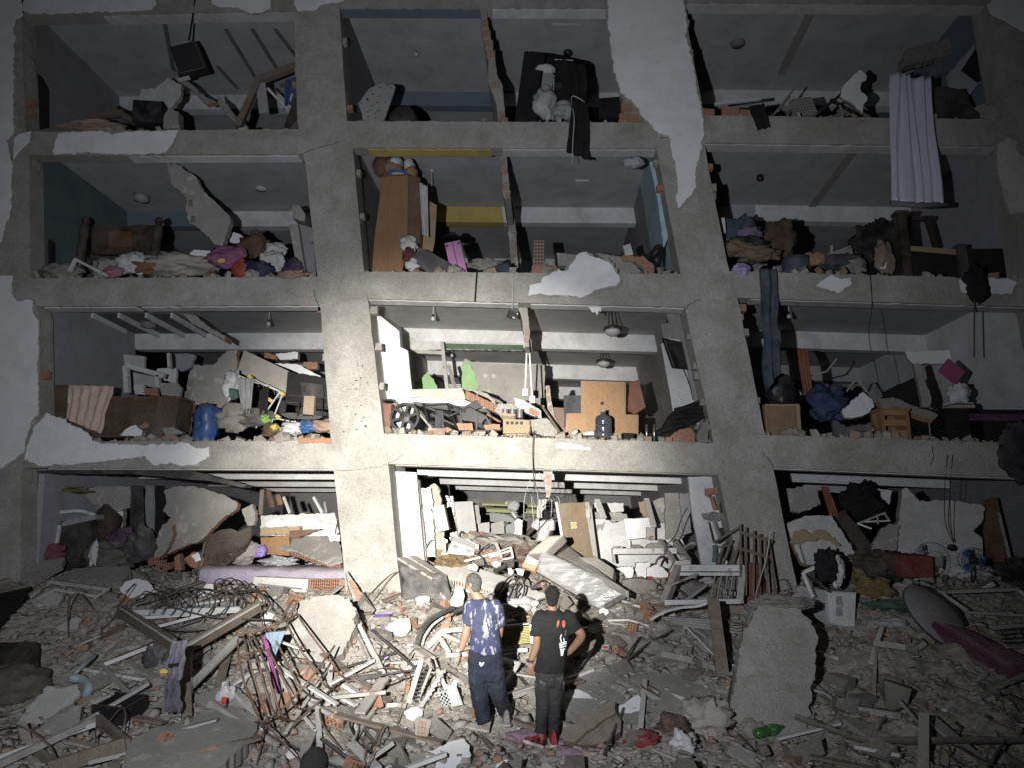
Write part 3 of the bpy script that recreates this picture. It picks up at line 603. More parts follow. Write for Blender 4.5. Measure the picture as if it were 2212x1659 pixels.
bars('casement_frame','broken timber window frame in the bottom left corner','frame',DFRAME,[(GZ(7,-20,1345,.12),GZ(7,560,1078,.2),.05,.07),(GZ(7,-10,1300,.1),GZ(7,545,1110,.16),.04,.05,WFRAME),(GZ(7,560,1078,.2),GZ(7,728,1222,.16),.06,.09,WOODR),(GZ(7,725,1225,.16),GZ(7,290,1362,.12),.06,.14,WOODR),(GZ(7,210,1262,.1),GZ(7,335,1350,.1),.05,.07,WOODR)],'rail')
bars('broken_jamb','large broken timber door frame standing up in a v shape','frame',WOODR,[(GZ(7,680,455,.28),GZ(7,1000,655,.42),.05,.17),(GZ(7,1490,430,.34),GZ(7,1050,685,.42),.05,.16),(GZ(7,1060,690,.42),GZ(7,1072,1105,.02),.10,.07),(GZ(7,1100,700,.4),GZ(7,1095,1090,.02),.02,.03,WFRAME),(GZ(7,700,440,.36),GZ(7,1010,640,.5),.06,.02,WFRAME),(GZ(7,1480,420,.42),GZ(7,1060,665,.5),.06,.02,WFRAME)],'jamb')
bars('casement_frame','long pale window frame leaning in front of the rusty cage','frame',WFRAME,[(GZ(7,1095,885,.2),GZ(7,1388,592,.35),.06,.06),(GZ(7,1098,905,.16),GZ(7,1395,612,.3),.03,.03,DFRAME)],'rail')
bars('casement_frame','pale aluminium window frame under the twisted grille','frame',WFRAME,[(GZ(7,760,470,.22),GZ(7,1380,452,.32),.05,.08),(GZ(7,820,498,.2),GZ(7,1250,470,.28),.04,.04),(GZ(7,880,556,.14),GZ(7,1230,462,.24),.03,.04),(GZ(7,760,455,.25),GZ(7,1390,436,.35),.03,.03,mat('blue paint strip',(.12,.22,.36),.5,.15,5,.05))],'rail')
bars('casement_frame','old timber window frame low on the far left slope','frame',DFRAME,[(GZ(7,165,380,.1),GZ(7,290,290,.2),.08,.06),(GZ(7,290,290,.2),GZ(7,620,335,.2),.09,.06),(GZ(7,210,390,.1),GZ(7,315,335,.15),.04,.05),(GZ(7,315,335,.15),GZ(7,560,375,.12),.05,.05),(GZ(7,620,335,.2),GZ(7,545,385,.1),.05,.05)],'rail')
bars('casement_frame','grey window sash lying below the door frame post','frame',DFRAME,[(GZ(7,595,780,.15),GZ(7,745,940,.1),.04,.05),(GZ(7,745,945,.08),GZ(7,890,965,.08),.05,.04),(GZ(7,720,745,.15),GZ(7,900,850,.1),.09,.03),(GZ(7,600,765,.15),GZ(7,880,655,.2),.05,.05,WFRAME)],'rail')
# twisted window grille,dark
gr = T('window_grille','twisted dark steel window grille on the left rubble slope','grille',GZ(7,1150,420,0))
for i in range(13):
    x0 = 780 + i * 52; MB().tube(curve([GZ(7,x0,400 - i * 4,.30 + .06 * math.sin(i)),GZ(7,x0 + 60,345 - (i % 3) * 12,.48),GZ(7,x0 + 120 + (i % 4) * 12,395,.42),GZ(7,x0 + 95,470 + (i % 5) * 8,.26)],5),.009,5).build('bar',STEELD,gr)
for a in ([(750,420),(900,380),(1100,330),(1300,345),(1490,335)],[(900,395),(1000,440),(1150,480),(1280,500),(1560,510)],[(940,560),(1010,570),(1150,560),(1200,540)]):
    MB().tube(curve([GZ(7,x,y,.42) for x,y in a],6),.012,6).build('rail',STEELD,gr)
for a in ([(1180,480),(1235,420),(1230,300),(1275,275),(1300,330),(1290,400)],[(1330,400),(1390,290),(1440,330),(1400,400),(1380,440)],[(1480,330),(1520,380),(1570,440),(1590,480)],[(1250,300),(1330,270),(1370,340),(1260,480),(1180,470)]):
    MB().tube(curve([GZ(7,x,y,.5) for x,y in a],6),.011,6).build('bent_bar',mat('blue black steel',(.07,.09,.13),.45,.2,9,.1,metallic=.5,dust=.3),gr)
# rusty bar cage: a window guard bent into a basket
cg = T('bar_cage','rusty bent window guard of long curved bars in front of the pale concrete block','grille',GZ(7,1650,1000,0))
CGP = lambda x,y,h: GZ(7,x,y,h)
for i,a in enumerate(([(1365,625),(1370,720),(1400,860),(1460,1010),(1500,1105)],[(1400,610),(1430,740),(1470,880),(1530,1060),(1560,1120)],[(1425,600),(1480,740),(1520,900),(1580,1050),(1640,1090)],[(1450,590),(1520,760),(1560,900),(1620,1060),(1700,1095)],[(1500,600),(1560,720),(1650,900),(1700,1010),(1790,1020)],[(1545,560),(1600,660),(1700,860),(1770,940),(1840,970)],[(1640,510),(1700,640),(1800,790),(1860,880),(1920,915)],[(1710,480),(1760,560),(1880,720),(1960,830),(2010,850)])):
    hs = [.62,.66,.55,.3,.14] if i < 6 else [.5,.55,.5,.35,.2]
    MB().tube(curve([CGP(x,y,h) for (x,y),h in zip(a,hs)],6),.0125,6).build('bar',RUST,cg)
for a,hs in (([(1340,600),(1480,570),(1620,520),(1710,478)],[.62,.65,.6,.5]),([(1365,720),(1440,700),(1560,670)],[.64,.66,.6]),([(1495,1105),(1620,1020),(1780,850),(1920,660)],[.16,.3,.55,.5]),([(1500,1110),(1560,1180),(1640,1175),(1700,1100),(1850,960)],[.1,.06,.06,.12,.24]),([(1850,960),(1960,860),(2090,850),(2200,825)],[.24,.2,.2,.2]),([(1560,600),(1620,500),(1680,400),(1700,430),(1620,520)],[.5,.6,.62,.6,.5])):
    MB().tube(curve([CGP(x,y,h) for (x,y),h in zip(a,hs)],6),.014,6).build('rail',RUST,cg)
bars('lath','flat white lath lying across the rusty bar cage','lath',WFRAME,[(GZ(7,1590,775,.5),GZ(7,1935,995,.25),.07,.02)],'lath')
bars('lath','short white lath with a hooked end under the light blue cloth','lath',WFRAME,[(GZ(7,1575,622,.5),GZ(7,1745,680,.4),.07,.02),(GZ(7,1740,670,.4),GZ(7,1750,690,.35),.03,.03,STEELD)],'lath')
bars('lath','white lath crossing the right end of the bar cage','lath',WFRAME,[(GZ(7,1900,875,.22),GZ(7,2145,742,.25),.05,.03)],'lath')
for i,(a,b,lb) in enumerate((((1430,640),(1700,975),'thin white strip slanting inside the bar cage'),((1580,780),(1690,970),'short thin white strip inside the bar cage'),((1640,1160),(1880,790),'white strip leaning against the bar cage from below'),((1740,1060),(1800,1130),'little white strip poking out below the bar cage'),((1340,930),(1475,1060),'pale stick running under the bar cage'),((1500,660),(1390,900),'pale thin stick behind the bar cage'))):
    bars('strip',lb,'strip',WFRAME,[(GZ(7,*a,.3 if i < 2 else .14),GZ(7,*b,.12),.035,.015)],'strip')
bars('casement_frame','long white window frame lying between the bar cage and the orange brick strip','frame',WFRAME,[(GZ(7,2010,420,.3),GZ(7,2185,790,.2),.05,.06),(GZ(7,2060,540,.22),GZ(7,2205,820,.16),.03,.05),(GZ(7,1985,450,.25),GZ(7,2120,740,.16),.03,.05,DFRAME),(GZ(7,2010,420,.3),GZ(7,1985,450,.25),.05,.05)],'rail')
mb = MB(); drape(mb,7,[(1525,585),(1640,572),(1572,745),(1520,735)],Gz(7,1560,700,.5).y - .05,2,.02,seed=3); ob(mb,'cloth','light blue cloth hanging on the rusty bar cage','cloth',BLUEC,smooth=True,solid=.006)
mb = MB(); drape(mb,7,[(1505,598),(1540,640),(1612,930),(1585,930)],Gz(7,1560,800,.45).y,2,.015,seed=5); ob(mb,'cloth','dark magenta cloth strip hanging inside the bar cage','cloth',MAGC,smooth=True,solid=.006)
yj = Gz(7,1000,900,.4).y
jk = T('jacket','grey purple jacket hanging on the door frame post','jacket',A(7,1000,1050,yj))
mb = MB(); drape(mb,7,[(990,640),(1075,625),(1045,850),(930,850)],yj - .1,3,.045,seed=7,wob=.03); mb.build('body',mat('grey purple cloth',(.20,.18,.22),.95,.25,7,.3,dust=.25),jk,True,solid=.012)
mb = MB(); drape(mb,7,[(960,830),(1035,830),(1040,1040),(940,1040)],yj - .12,2,.05,seed=8,wob=.04); mb.build('sleeve',mat('slate purple cloth',(.10,.095,.13),.95,.25,7,.3,dust=.2),jk,True,solid=.012)
MB().prism([A(7,x,y,yj - .17) for x,y in ((915,800),(935,790),(962,800),(960,815),(920,818))],(0,.02,0)).build('yellow_trim',YELP,jk); MB().prism([A(7,x,y,yj - .17) for x,y in ((920,819),(960,816),(955,832),(930,838),(915,830))],(0,.02,0)).build('brown_trim',BRICKH,jk)
MB().prism([A(7,x,y,yj - .16) for x,y in ((965,765),(1020,757),(1018,775),(995,780),(985,790),(965,782))],(0,.01,0)).build('motif',BLACKF,jk)
heap('rag','dark rag lying left of the hanging jacket','cloth',DIRTF,7,890,760,.16,.12,.22,4)
mb = MB(); P = curve([GZ(7,545,715,.18),GZ(7,480,770,.2),GZ(7,415,840,.2),GZ(7,470,850,.18),GZ(7,510,900,.14),GZ(7,490,940,.08)],5); mb.tube(P,[.03] * 10 + [.055] * (len(P) - 10),10); ob(mb,'pipe_elbow','pale blue plastic drain pipe with a bend at lower left','pipe',mat('pale blue pipe',(.32,.42,.45),.5,.12,5,.05,dust=.3),smooth=True)
b_ = T('plastic_crate','black broken plastic crate on the left foreground rubble','crate',GZ(7,680,1080,0)); p0 = GZ(7,690,1020,.12)
for c,d in (((0,-.16,.0),(.46,.02,.2)),((0,.16,.02),(.46,.02,.18)),((-.22,0,0),(.02,.3,.16)),((.22,0,-.03),(.02,.3,.26)),((0,0,-.1),(.44,.3,.02))):
    MB().box(p0 + rot3(-12,10) @ Vector(c),d,rot3(-12,10)).build('panel',BLACK,b_)
heap('bag','white plastic bag with red print in front of the jacket post','bag',CLOTHW,7,1290,990,.10,.08,.17,5); 
mb = MB(); p0 = GZ(7,1300,960,.2); mb.box(p0 + Vector((.01,-.085,0)),(.06,.006,.07)); ob(mb,'printed_label','small red printed wrapper on the white plastic bag','wrapper',REDC)
flat('board','dark board at the left edge of the slope','board',7,[(-30,640),(220,635),(220,770),(120,815),(-30,820)],.04,mat('black brown board',(.03,.025,.02),.8,.3,6,.2),tilt=50,h=.12,jg=.01,seed=18)
heap('sandbag','brown earth filled sack at the left edge','sack',mat('brown sack',(.10,.085,.06),.95,.25,8,.4),7,60,930,.45,.35,.28,8,.15)
ob(MB().prism(jag([GZ(7,x,y,.12) for x,y in ((-30,365),(180,318),(190,350),(140,400),(60,470),(-30,560))],.02,.1,3),(0,0,-.05)),'tarp','black tarpaulin at the left edge below the pier','tarp',BLACKF)
# orange brick strip torn from the wall,leaning on the lit column
st = T('brick_strip','strip of orange brick infill leaning against the lit column base','wall fragment',GZ(7,2100,500,0))
pl = plane_at(7,2060,440,30,18,.12)
P,n = trace(7,[(1985,225),(2010,260),(2075,360),(2125,450),(2148,520),(2110,545),(2080,480),(2030,410),(1995,310)],pl); MB().prism(jag(P,.012,.06,4),n * .09).build('plaster_backing',MORT,st)
for i in range(5):
    a = .12 + i * .17; P4 = [(1990 + 115 * a + 0,255 + 250 * a),(2022 + 105 * a,262 + 240 * a),(2044 + 105 * a,300 + 240 * a),(2010 + 115 * a,296 + 250 * a)]
    P,n2 = trace(7,P4,(pl[0] + pl[1] * .02,pl[1])); MB().prism(P,n2 * .05).build('brick',BRICK,st)
# bed in the left ground floor opening
yb_ = .55
bed = T('bed','bed with wavy dark headboard and dusty lilac mattress in the left opening','bed',A(7,1500,300,yb_))
P,n = trace(7,[(1125,300),(1140,200),(1165,130),(1175,60),(1190,35),(1260,-5),(1320,-15),(1370,5),(1432,-25),(1440,30),(1400,120),(1290,205),(1170,270)],.50); hb = MB().prism(P,(0,.07,0)).build('headboard',WOODD,bed)
for off in (0,22,44):
    MB().tube(curve([A(7,x,y + off,.48) for x,y in ((1190,60),(1250,20),(1320,10),(1370,30),(1430,2))],6),.012,6).build('carved_ridge',mat('dark wood ridge',(.09,.06,.042),.5,.2,5,.1,dust=.35),hb)
MB().tube([A(7,1130,300,.47),A(7,1150,180,.47),A(7,1178,62,.47)],.03,8).build('bed_post',WOODD,bed)
zt = A(7,1300,210,.5).z; xl_,xr_ = A(7,1160,220,.35).x,A(7,2000,250,.35).x
mb = MB(); NX = 26
rows = []
for yy,zz in ((.30,-.26),(.27,-.20),(.27,-.05),(.32,0),(.6,.03),(1.1,.02),(1.6,0),(1.62,-.26)):
    rows.append([Vector((lerp(xl_,xr_,i / NX),yy + .015 * mnoise.noise(Vector((i * .5,yy,1))),zt + zz + .03 * mnoise.noise(Vector((i * .35,yy * 3,2))) - .0 * i)) for i in range(NX + 1)])
mb.grid(rows); mb.build('mattress',LILAC,bed,True)
MB().box(((xl_ + xr_) / 2,.95,zt - .38),(xr_ - xl_,1.3,.2)).build('bed_base',WOODB,bed)
heap('purple_bag','small purple bag on the dusty mattress','bag',PURP,7,1490,115,.13,.1,.11,3,.2,Y=.75,lift=0)
heap('pillow','dusty grey pillow slumped against the wavy headboard','pillow',mat('dusty pillow',(.33,.31,.30),.95,.15,8,.3,dust=.4),7,1370,120,.42,.25,.2,11,.25,Y=.8,lift=0)
heap('plastic_sheet','crumpled clear plastic on the lilac mattress','plastic',mat('crumpled clear film',(.42,.44,.47),.22,.3,20,.6,dust=.2),7,1600,175,.3,.2,.08,13,.5,Y=.6,lift=0)
# hollow brick wall slab lying on the mattress
hs = T('hollow_brick_fragment','fallen rendered brick slab with open brick cells on the mattress','wall fragment',A(7,1790,190,.5))
pl = plane_at(7,1790,120,62,0,Y=.75); P,n = trace(7,[(1640,40),(1850,12),(1905,30),(1955,75),(1965,165),(1900,190),(1800,150),(1700,110),(1610,90)],pl); MB().prism(jag(P,.015,.08,5),n * .05).build('render_face',RENDER,hs)
P2,n = trace(7,[(1605,70),(1960,175)],pl)
for i in range(9):
    a = P2[0].lerp(P2[1],i / 9); b2 = P2[0].lerp(P2[1],(i + .88) / 9); mb = MB(); O = a + n * .055; ex = b2 - a; hollow(mb,O + Vector((0,-.01,0)) - Vector((0,0,.11)),ex,Vector((0,0,.10)),Vector((0,.2,0)),2,2); mb.build('hollow_brick',[BRICK,BRICKH],hs)
# lintel with brick end across the bed front
lt = T('lintel','long pale lintel with an orange hollow brick end before the bed','beam',A(7,1700,330,.1))
a,b2 = A(7,1465,298,.1),A(7,1775,312,.1); MB().bar(a,b2,.16,.22).build('beam_body',[PLASTD],lt)
for i in range(3):
    O = A(7,1778 + i * 62,335,.02); ex = A(7,1834 + i * 62,338,.02) - O; mb = MB(); hollow(mb,O,ex,Vector((0,0,.17)),Vector((0,.15,0)),4,3); mb.build('hollow_brick',[BRICK,BRICKH],lt)
MB().box(A(7,1985,310,.1),(.2,.14,.19),rot3(0,0,8)).build('brick',BRICK,lt)
# ================================================================== rubble slope,middle
WRAP = mat('plastic wrapped mattress',(.40,.40,.405),.16,.3,3.5,1.0,bscale=5,spec=.8,stretch=(1.2,1.2,6),grime=.15)
PLATE = mat('smeared black panel',(.03,.03,.03),.5,.2,6,.1,fleck=((.75,.75,.73),9,.57))
for i,(pts,lb,t,h) in enumerate((
    ([(220,540),(250,510),(290,490),(352,485),(360,540),(340,575),(310,585),(270,575)],'white plaster slab piece left of the man in the patterned shirt',45,.1),
    ([(330,640),(345,628),(378,630),(375,660),(360,682),(330,672)],'small square white plaster piece above the broken drawer fronts',45,.06),
    ([(388,380),(410,362),(440,360),(466,372),(462,402),(425,412),(395,408)],'bright white plaster lump right of the lit column base',40,.08),
    ([(342,372),(360,358),(380,362),(378,385),(350,390)],'small bright plaster lump at the foot of the lit column',40,.06),
    ([(1208,905),(1240,878),(1290,880),(1330,895),(1370,925),(1448,945),(1420,980),(1380,1010),(1320,1020),(1260,1000),(1215,985)],'broad white plaster sheet right of the man in black',60,.08),
    ([(1505,985),(1560,945),(1620,910),(1640,925),(1668,960),(1660,985),(1600,1005),(1560,1032),(1510,1020)],'white plaster sheet right of the timber wedge',60,.08),
    ([(1795,1020),(1830,998),(1870,1005),(1890,1020),(1885,1045),(1840,1052),(1800,1048)],'small white plaster piece left of the beige sack',55,.05),
    ([(215,1320),(300,1270),(420,1230),(520,1200),(600,1160),(660,1150),(690,1190),(700,1250),(640,1290),(600,1330)],'big white plaster sheet at the bottom below the man in jeans',70,.06),
    ([(325,1010),(350,985),(390,975),(430,995),(425,1025),(380,1050),(340,1040)],'round white plaster bit under the broken drawer fronts',55,.05),
    ([(830,1312),(860,1280),(910,1270),(950,1285),(935,1320)],'pale plaster piece at the bottom edge left of the red shoes',60,.04),
    ([(590,845),(610,828),(622,840),(615,865),(598,870)],'tiny white plaster bit beside the drawer fronts',45,.1),
    ([(1405,445),(1430,425),(1458,435),(1455,465),(1420,478)],'white plaster knob at the end of the wrapped mattress',40,.07),
    ([(270,1125),(300,1095),(335,1088),(335,1110),(300,1132)],'white plaster flake left of the hollow brick lump',55,.05))):
    flat('plaster_piece',lb,'plaster',8,pts,.045,PB,tilt=t,h=h,seed=100 + i)
flat('concrete_sheet','smooth grey concrete floor slab lying right of the man in black','slab',8,[(1225,800),(1330,770),(1500,760),(1800,790),(2080,830),(2120,900),(2100,1010),(1900,1045),(1560,1050),(1500,1035),(1380,1030),(1215,1000),(1200,900)],.15,CB,tilt=74,h=.03,jg=.02,seed=130)
# timber wedge
tw = T('timber_wedge','heavy split timber block lying right of the red shoes','timber',Gz(8,1360,1150))
pl = plane_at(8,1360,1090,48,-10,.22)
P,n = trace(8,[(1200,1110),(1290,1050),(1420,975),(1470,942),(1495,955),(1500,1010),(1440,1040),(1330,1120),(1270,1175),(1205,1160)],pl); MB().prism(jag(P,.008,.08,5),n * .14).build('upper_face',mat('split timber',(.24,.19,.13),.85,.3,7,.4,stretch=(3,9,9),dust=.25),tw)
P,n = trace(8,[(1275,1172),(1335,1118),(1445,1040),(1502,1005),(1528,1050),(1525,1110),(1480,1150),(1380,1185),(1290,1188)],(pl[0] - pl[1] * .05,pl[1])); MB().prism(jag(P,.008,.08,6),n * .16).build('lower_face',WOODR,tw)
# brass finned coil
y0 = Gz(8,950,620,.1).y
ac = T('finned_coil','brass coloured finned cooling coil standing between the two men','coil',A(8,950,630,y0))
C4 = [A(8,x,y,y0 - .04 * (i in (2,3))) for i,(x,y) in enumerate(((868,545),(1020,528),(1030,615),(868,635)))]
MB().prism([p + Vector((0,.05,0)) for p in C4],(0,.05,0)).build('coil_backing',STEELD,ac)
for i in range(11):
    t = i / 10; MB().tube([C4[0].lerp(C4[3],t),C4[1].lerp(C4[2],t)],.011,6).build('coil_tube',OLIVM,ac)
MB().bar(C4[1] + Vector((.02,0,.02)),C4[2] + Vector((.02,0,-.02)),.03,.1).build('end_plate',STEEL,ac)
MB().bar(C4[0] + Vector((0,0,.04)),C4[1] + Vector((0,0,.04)),.1,.015).build('top_plate',PLASTD,ac)
# window frames behind the man in the patterned shirt
bars('casement_frame','white window frame lying behind the man in the patterned shirt','frame',WFRAME,[(GZ(8,455,640,.12),GZ(8,540,552,.22),.06,.06),(GZ(8,540,552,.22),GZ(8,660,545,.25),.05,.06),(GZ(8,540,570,.2),GZ(8,670,625,.2),.06,.04),(GZ(8,530,600,.2),GZ(8,575,675,.1),.05,.04),(GZ(8,560,690,.08),GZ(8,1010,658,.14),.05,.05),(GZ(8,480,660,.1),GZ(8,530,590,.18),.03,.03,DFRAME)],'rail')
bars('casement_frame','open white casement corner between the two men at knee height','frame',WFRAME,[(GZ(8,870,705,.2),GZ(8,962,735,.3),.06,.03),(GZ(8,962,730,.3),GZ(8,880,865,.12),.03,.05),(GZ(8,890,720,.18),GZ(8,935,745,.25),.03,.03,STEELD)],'rail')
bars('plank','long pale plank running down behind the man in jeans','plank',DFRAME,[(GZ(8,372,640,.2),GZ(8,700,860,.12),.15,.04)],'plank')
bars('plank','grey plank lying behind the knees of the man in black','plank',DFRAME,[(GZ(8,900,925,.08),GZ(8,1060,870,.14),.05,.06),(GZ(8,900,905,.14),GZ(8,1055,855,.2),.09,.02)],'board')
bars('plank','weathered plank end right of the knees of the man in black','plank',WOODR,[(GZ(8,1170,862,.1),GZ(8,1315,828,.12),.12,.03)],'plank')
bars('plank','thin plank at the feet of the man in jeans','plank',WOODR,[(GZ(8,745,1130,.05),GZ(8,850,1250,.05),.05,.02)],'plank')
bars('plank','short dark plank beside the right shoe of the man in jeans','plank',WOODR,[(GZ(8,930,1050,.06),GZ(8,1060,1095,.08),.13,.04)],'plank')
bars('steel_strip','thin bright metal strip in front of the timber wedge','strip',STEEL,[(GZ(8,1180,1070,.05),GZ(8,1260,1066,.05),.03,.01)],'strip')
# louvred door and drawer fronts
dv = T('louvre_frame','old louvred vent frame standing left of the man in jeans','frame',Gz(8,420,960)); y0 = Gz(8,420,950,.1).y
for a,b2,w1 in (((350,955),(425,710),.06),((460,715),(480,760),.05),((425,712),(465,715),.05),((362,945),(400,960),.05),((475,760),(395,965),.03)): MB().bar(A(8,*a,y0),A(8,*b2,y0 + .12),w1,.05,(0,1,0)).build('rail',DFRAME,dv)
for i in range(9):
    t = i / 9; MB().bar(A(8,lerp(368,432,t),lerp(940,735,t),y0 + .03 + .1 * t),A(8,lerp(405,470,t),lerp(945,742,t),y0 + .03 + .1 * t),.025,.012,(0,1,.5)).build('slat',STEELD,dv)
bars('bracket_strip','notched white bracket strip leaning left of the man in jeans','strip',WFRAME,[(GZ(8,420,975,.1),GZ(8,545,768,.3),.045,.02)] + [(GZ(8,440 + i * 15,938 - i * 25,.13 + .03 * i),GZ(8,462 + i * 15,925 - i * 25,.14 + .03 * i),.03,.03) for i in range(7)],'tooth')
dw = T('drawer_unit','translucent fridge drawers broken open left of the jeans','drawer',Gz(8,590,980)); y0 = Gz(8,590,975,.06).y
FR_ = mat('clear fridge plastic',(.62,.66,.68),.3,.1,6,.05,dust=.25,trans=.25)
MB().prism([A(8,x,y,y0) for x,y in ((555,850),(615,862),(652,965),(590,972))],(0,.03,0)).build('front_panel',FR_,dw)
for i in range(4): MB().bar(A(8,560 + i * 16,858 + i * 3,y0 - .02),A(8,592 + i * 16,965 - i * 2,y0 - .02),.012,.012).build('rib',WFRAME,dw)
for i in range(4): MB().bar(A(8,510 + i * 9,900 + i * 22,y0 + .05),A(8,560 + i * 9,890 + i * 22,y0 + .05),.012,.02).build('basket_bar',FR_,dw)
for i in range(3): MB().bar(A(8,515 + i * 22,885,y0 + .05),A(8,545 + i * 22,985,y0 + .05),.012,.02).build('basket_post',FR_,dw)
bars('rail_strip','pale strip leaning beside the fridge drawers','strip',WFRAME,[(GZ(8,480,700,.35),GZ(8,560,880,.14),.04,.03),(GZ(8,495,720,.32),GZ(8,520,860,.16),.03,.03,DFRAME)],'strip')
mb = MB(); P = curve([GZ(8,398,630,.12),GZ(8,420,560,.22),GZ(8,460,500,.3),GZ(8,530,455,.36),GZ(8,600,425,.38)],6)
for i in range(len(P) - 1): mb.bar(P[i],P[i + 1],.07,.05)
ob(mb,'curved_channel','bent dark door seal channel left of the patterned shirt','trim',STEELD)
mb = MB(); P = curve([GZ(8,425,635,.1),GZ(8,445,575,.18),GZ(8,485,520,.24),GZ(8,540,480,.3)],6); mb.tube(P,.018,6); ob(mb,'trim_strip','thin pale trim inside the bent dark channel','trim',WFRAME)
flat('plastic_part','glossy black plastic part left of the patterned shirt','plastic part',8,[(595,440),(650,420),(655,435),(600,462)],.04,BLACK,tilt=40,h=.3,jg=0)
flat('brick_block','orange brick block standing behind the shoulder of the man in jeans','brick',8,[(530,505),(545,460),(575,445),(585,480),(575,540),(530,545)],.1,BRICK,tilt=15,h=.15,jg=.01,seed=3)
flat('plaster_piece','pale square slab tilted behind the head of the man in jeans','slab',8,[(580,400),(610,310),(650,320),(660,350),(650,410),(600,425)],.06,[PLASTD,MORT],tilt=25,h=.3,jg=.01,seed=5)
# hollow brick lump
mb = MB(); hb_ = T('brick_lump','broken lump of hollow brick with mortar below the drawers','brick',Gz(8,425,1190)); pl = plane_at(8,425,1120,40,10,.16)
P,n = trace(8,[(385,1050),(420,1038),(470,1045),(465,1100),(440,1190),(395,1185),(385,1120)],pl); MB().prism(jag(P,.012,.05,6),n * .14).build('mortar',MORT,hb_)
Q,n = trace(8,[(395,1150),(440,1155),(402,1050)],(pl[0] + pl[1] * .012,pl[1])); hollow(mb,Q[0],Q[1] - Q[0],Q[2] - Q[0],n * .1,2,3,.014,.07); mb.build('hollow_brick',[BRICK,BRICKH],hb_)
# black hoops of a chair,smeared panel
ch = T('tubular_chair','black tubular chair back sticking up behind the patterned shirt','chair',Gz(8,930,420)); y0 = Gz(8,930,400,.1).y
for a in ([(830,365),(870,310),(900,265),(945,243),(985,268),(993,330),(970,390)],[(850,372),(890,320),(940,290),(965,300),(950,330),(935,385),(895,430)],[(960,250),(940,300),(905,370)],[(870,460),(920,440),(1000,415),(1100,375)]):
    MB().tube(curve([A(8,x,y,y0 + .12 - (y - 240) / 900) for x,y in a],6),.016,7).build('tube',BLACK,ch)
MB().prism([A(8,x,y,y0 + .08) for x,y in ((850,385),(900,305),(970,345),(915,410))],(0,.04,-.01)).build('seat_panel',PLATE,ch)
heap('plastic_sack','crumpled white plastic sack behind the patterned shoulder','sack',mat('white film',(.50,.50,.49),.4,.1,9,.5),8,980,455,.26,.16,.17,15,.4)
# long slab of hollow bricks
lg = T('hollow_brick_fragment','long fallen wall slab showing rows of square brick cells behind the men','wall fragment',Gz(8,780,400)); pl = plane_at(8,800,290,58,0,Y=.0); pl = (pl[0] + Vector((0,0,0)),pl[1])
P,n = trace(8,[(455,215),(520,180),(640,165),(760,215),(900,260),(1110,350),(1108,392),(980,380),(800,320),(640,270),(500,235)],pl); MB().prism(jag(P,.015,.08,7),n * .06).build('render_face',[PLASTD],lg)
e0,e1 = onp(*uv(8,492,236),*pl),onp(*uv(8,1108,395),*pl); dn = Vector((0,-.25,-1)).normalized()
NB = 10
for i in range(NB):
    a,b2 = e0.lerp(e1,(i + .04) / NB),e0.lerp(e1,(i + .94) / NB); h = .2; mb = MB()
    hollow(mb,a + dn * h + Vector((0,-.03,0)),b2 - a,-dn * h,Vector((0,.18,-.02)),3 if i % 3 else 4,2,.022,.08); mb.build('hollow_brick',[mat('dust covered brick',(.50,.45,.37),.95,.15,9,.5),BRICKH],lg)
MB().bar(e0 + dn * .27 + Vector((0,.05,0)),e1 + dn * .27 + Vector((0,.05,0)),.16,.10).build('mortar_bed',MORT,lg)
# membrane and planks beside the column
tp_ = T('membrane_roll','dark grey waterproof membrane crumpled beside the lit column','membrane',Gz(8,430,370))
mb = MB(); rows = []
for i in range(19):
    t = i / 18; rows.append([])
    for j in range(15):
        s_ = j / 14; q = ((303 + 10 * t + (300 + 0) * s_ * (.85 + .15 * t)),lerp(190,370,t) + s_ * (60 - 15 * t)); p = A(8,*q,-.15 - .25 * t)
        p.y += .10 * mnoise.noise(Vector((s_ * 4,t * 3,2))) + .07 * math.sin(s_ * 9 + t * 4); rows[-1].append(p)
mb.grid(rows); mb.build('sheet',DARKG,tp_,True,solid=.012)
bars('plank','grey plank sliding down beside the lit column','plank',DFRAME,[(A(8,308,150,.1),A(8,500,262,-.2),.22,.04)],'plank')
bars('plank','second grey plank behind the membrane','plank',DFRAME,[(A(8,370,145,.35),A(8,540,255,.0),.2,.05)],'plank')
# wrapped mattresses
mt = T('wrapped_mattress','shiny plastic wrapped mattress slumped over the rubble in the middle opening','mattress',Gz(8,1330,400))
def thick(name,k,pts,pl,th,m,parent,nu=30,nv=12,puff=.05,seed=0,wrinkle=.012):
    TL,TR,BR,BL = trace(k,pts,pl)[0]; n = Vector(pl[1]); mb = MB(); F,Bk = [],[]
    for i in range(nv + 1):
        t = i / nv; rf,rb = [],[]
        for j in range(nu + 1):
            s_ = j / nu; p = TL.lerp(TR,s_).lerp(BL.lerp(BR,s_),t); e = (min(1,8 * t * (1 - t)) * min(1,10 * s_ * (1 - s_))) ** .5
            wv = wrinkle * (mnoise.noise(Vector((s_ * 14,t * 3 + s_ * 4,seed))) + .6 * mnoise.noise(Vector((s_ * 31,t * 9,seed + 3))))
            rf.append(p + n * (puff * e + wv * e)); rb.append(p - n * (th - puff * (1 - e) * 0 + puff * e * .3))
        F.append(rf); Bk.append(rb)
    mb.grid(F); mb.grid([r[::-1] for r in Bk])
    ring = lambda G_: G_[0] + [r[-1] for r in G_[1:]] + G_[-1][::-1][1:] + [r[0] for r in G_[::-1][1:-1]]
    mb.grid([ring(F) + [F[0][0]],ring(Bk) + [Bk[0][0]]]); return mb.build(name,m,parent,True)
pl = plane_at(8,1300,250,22,-18,Y=-.35)
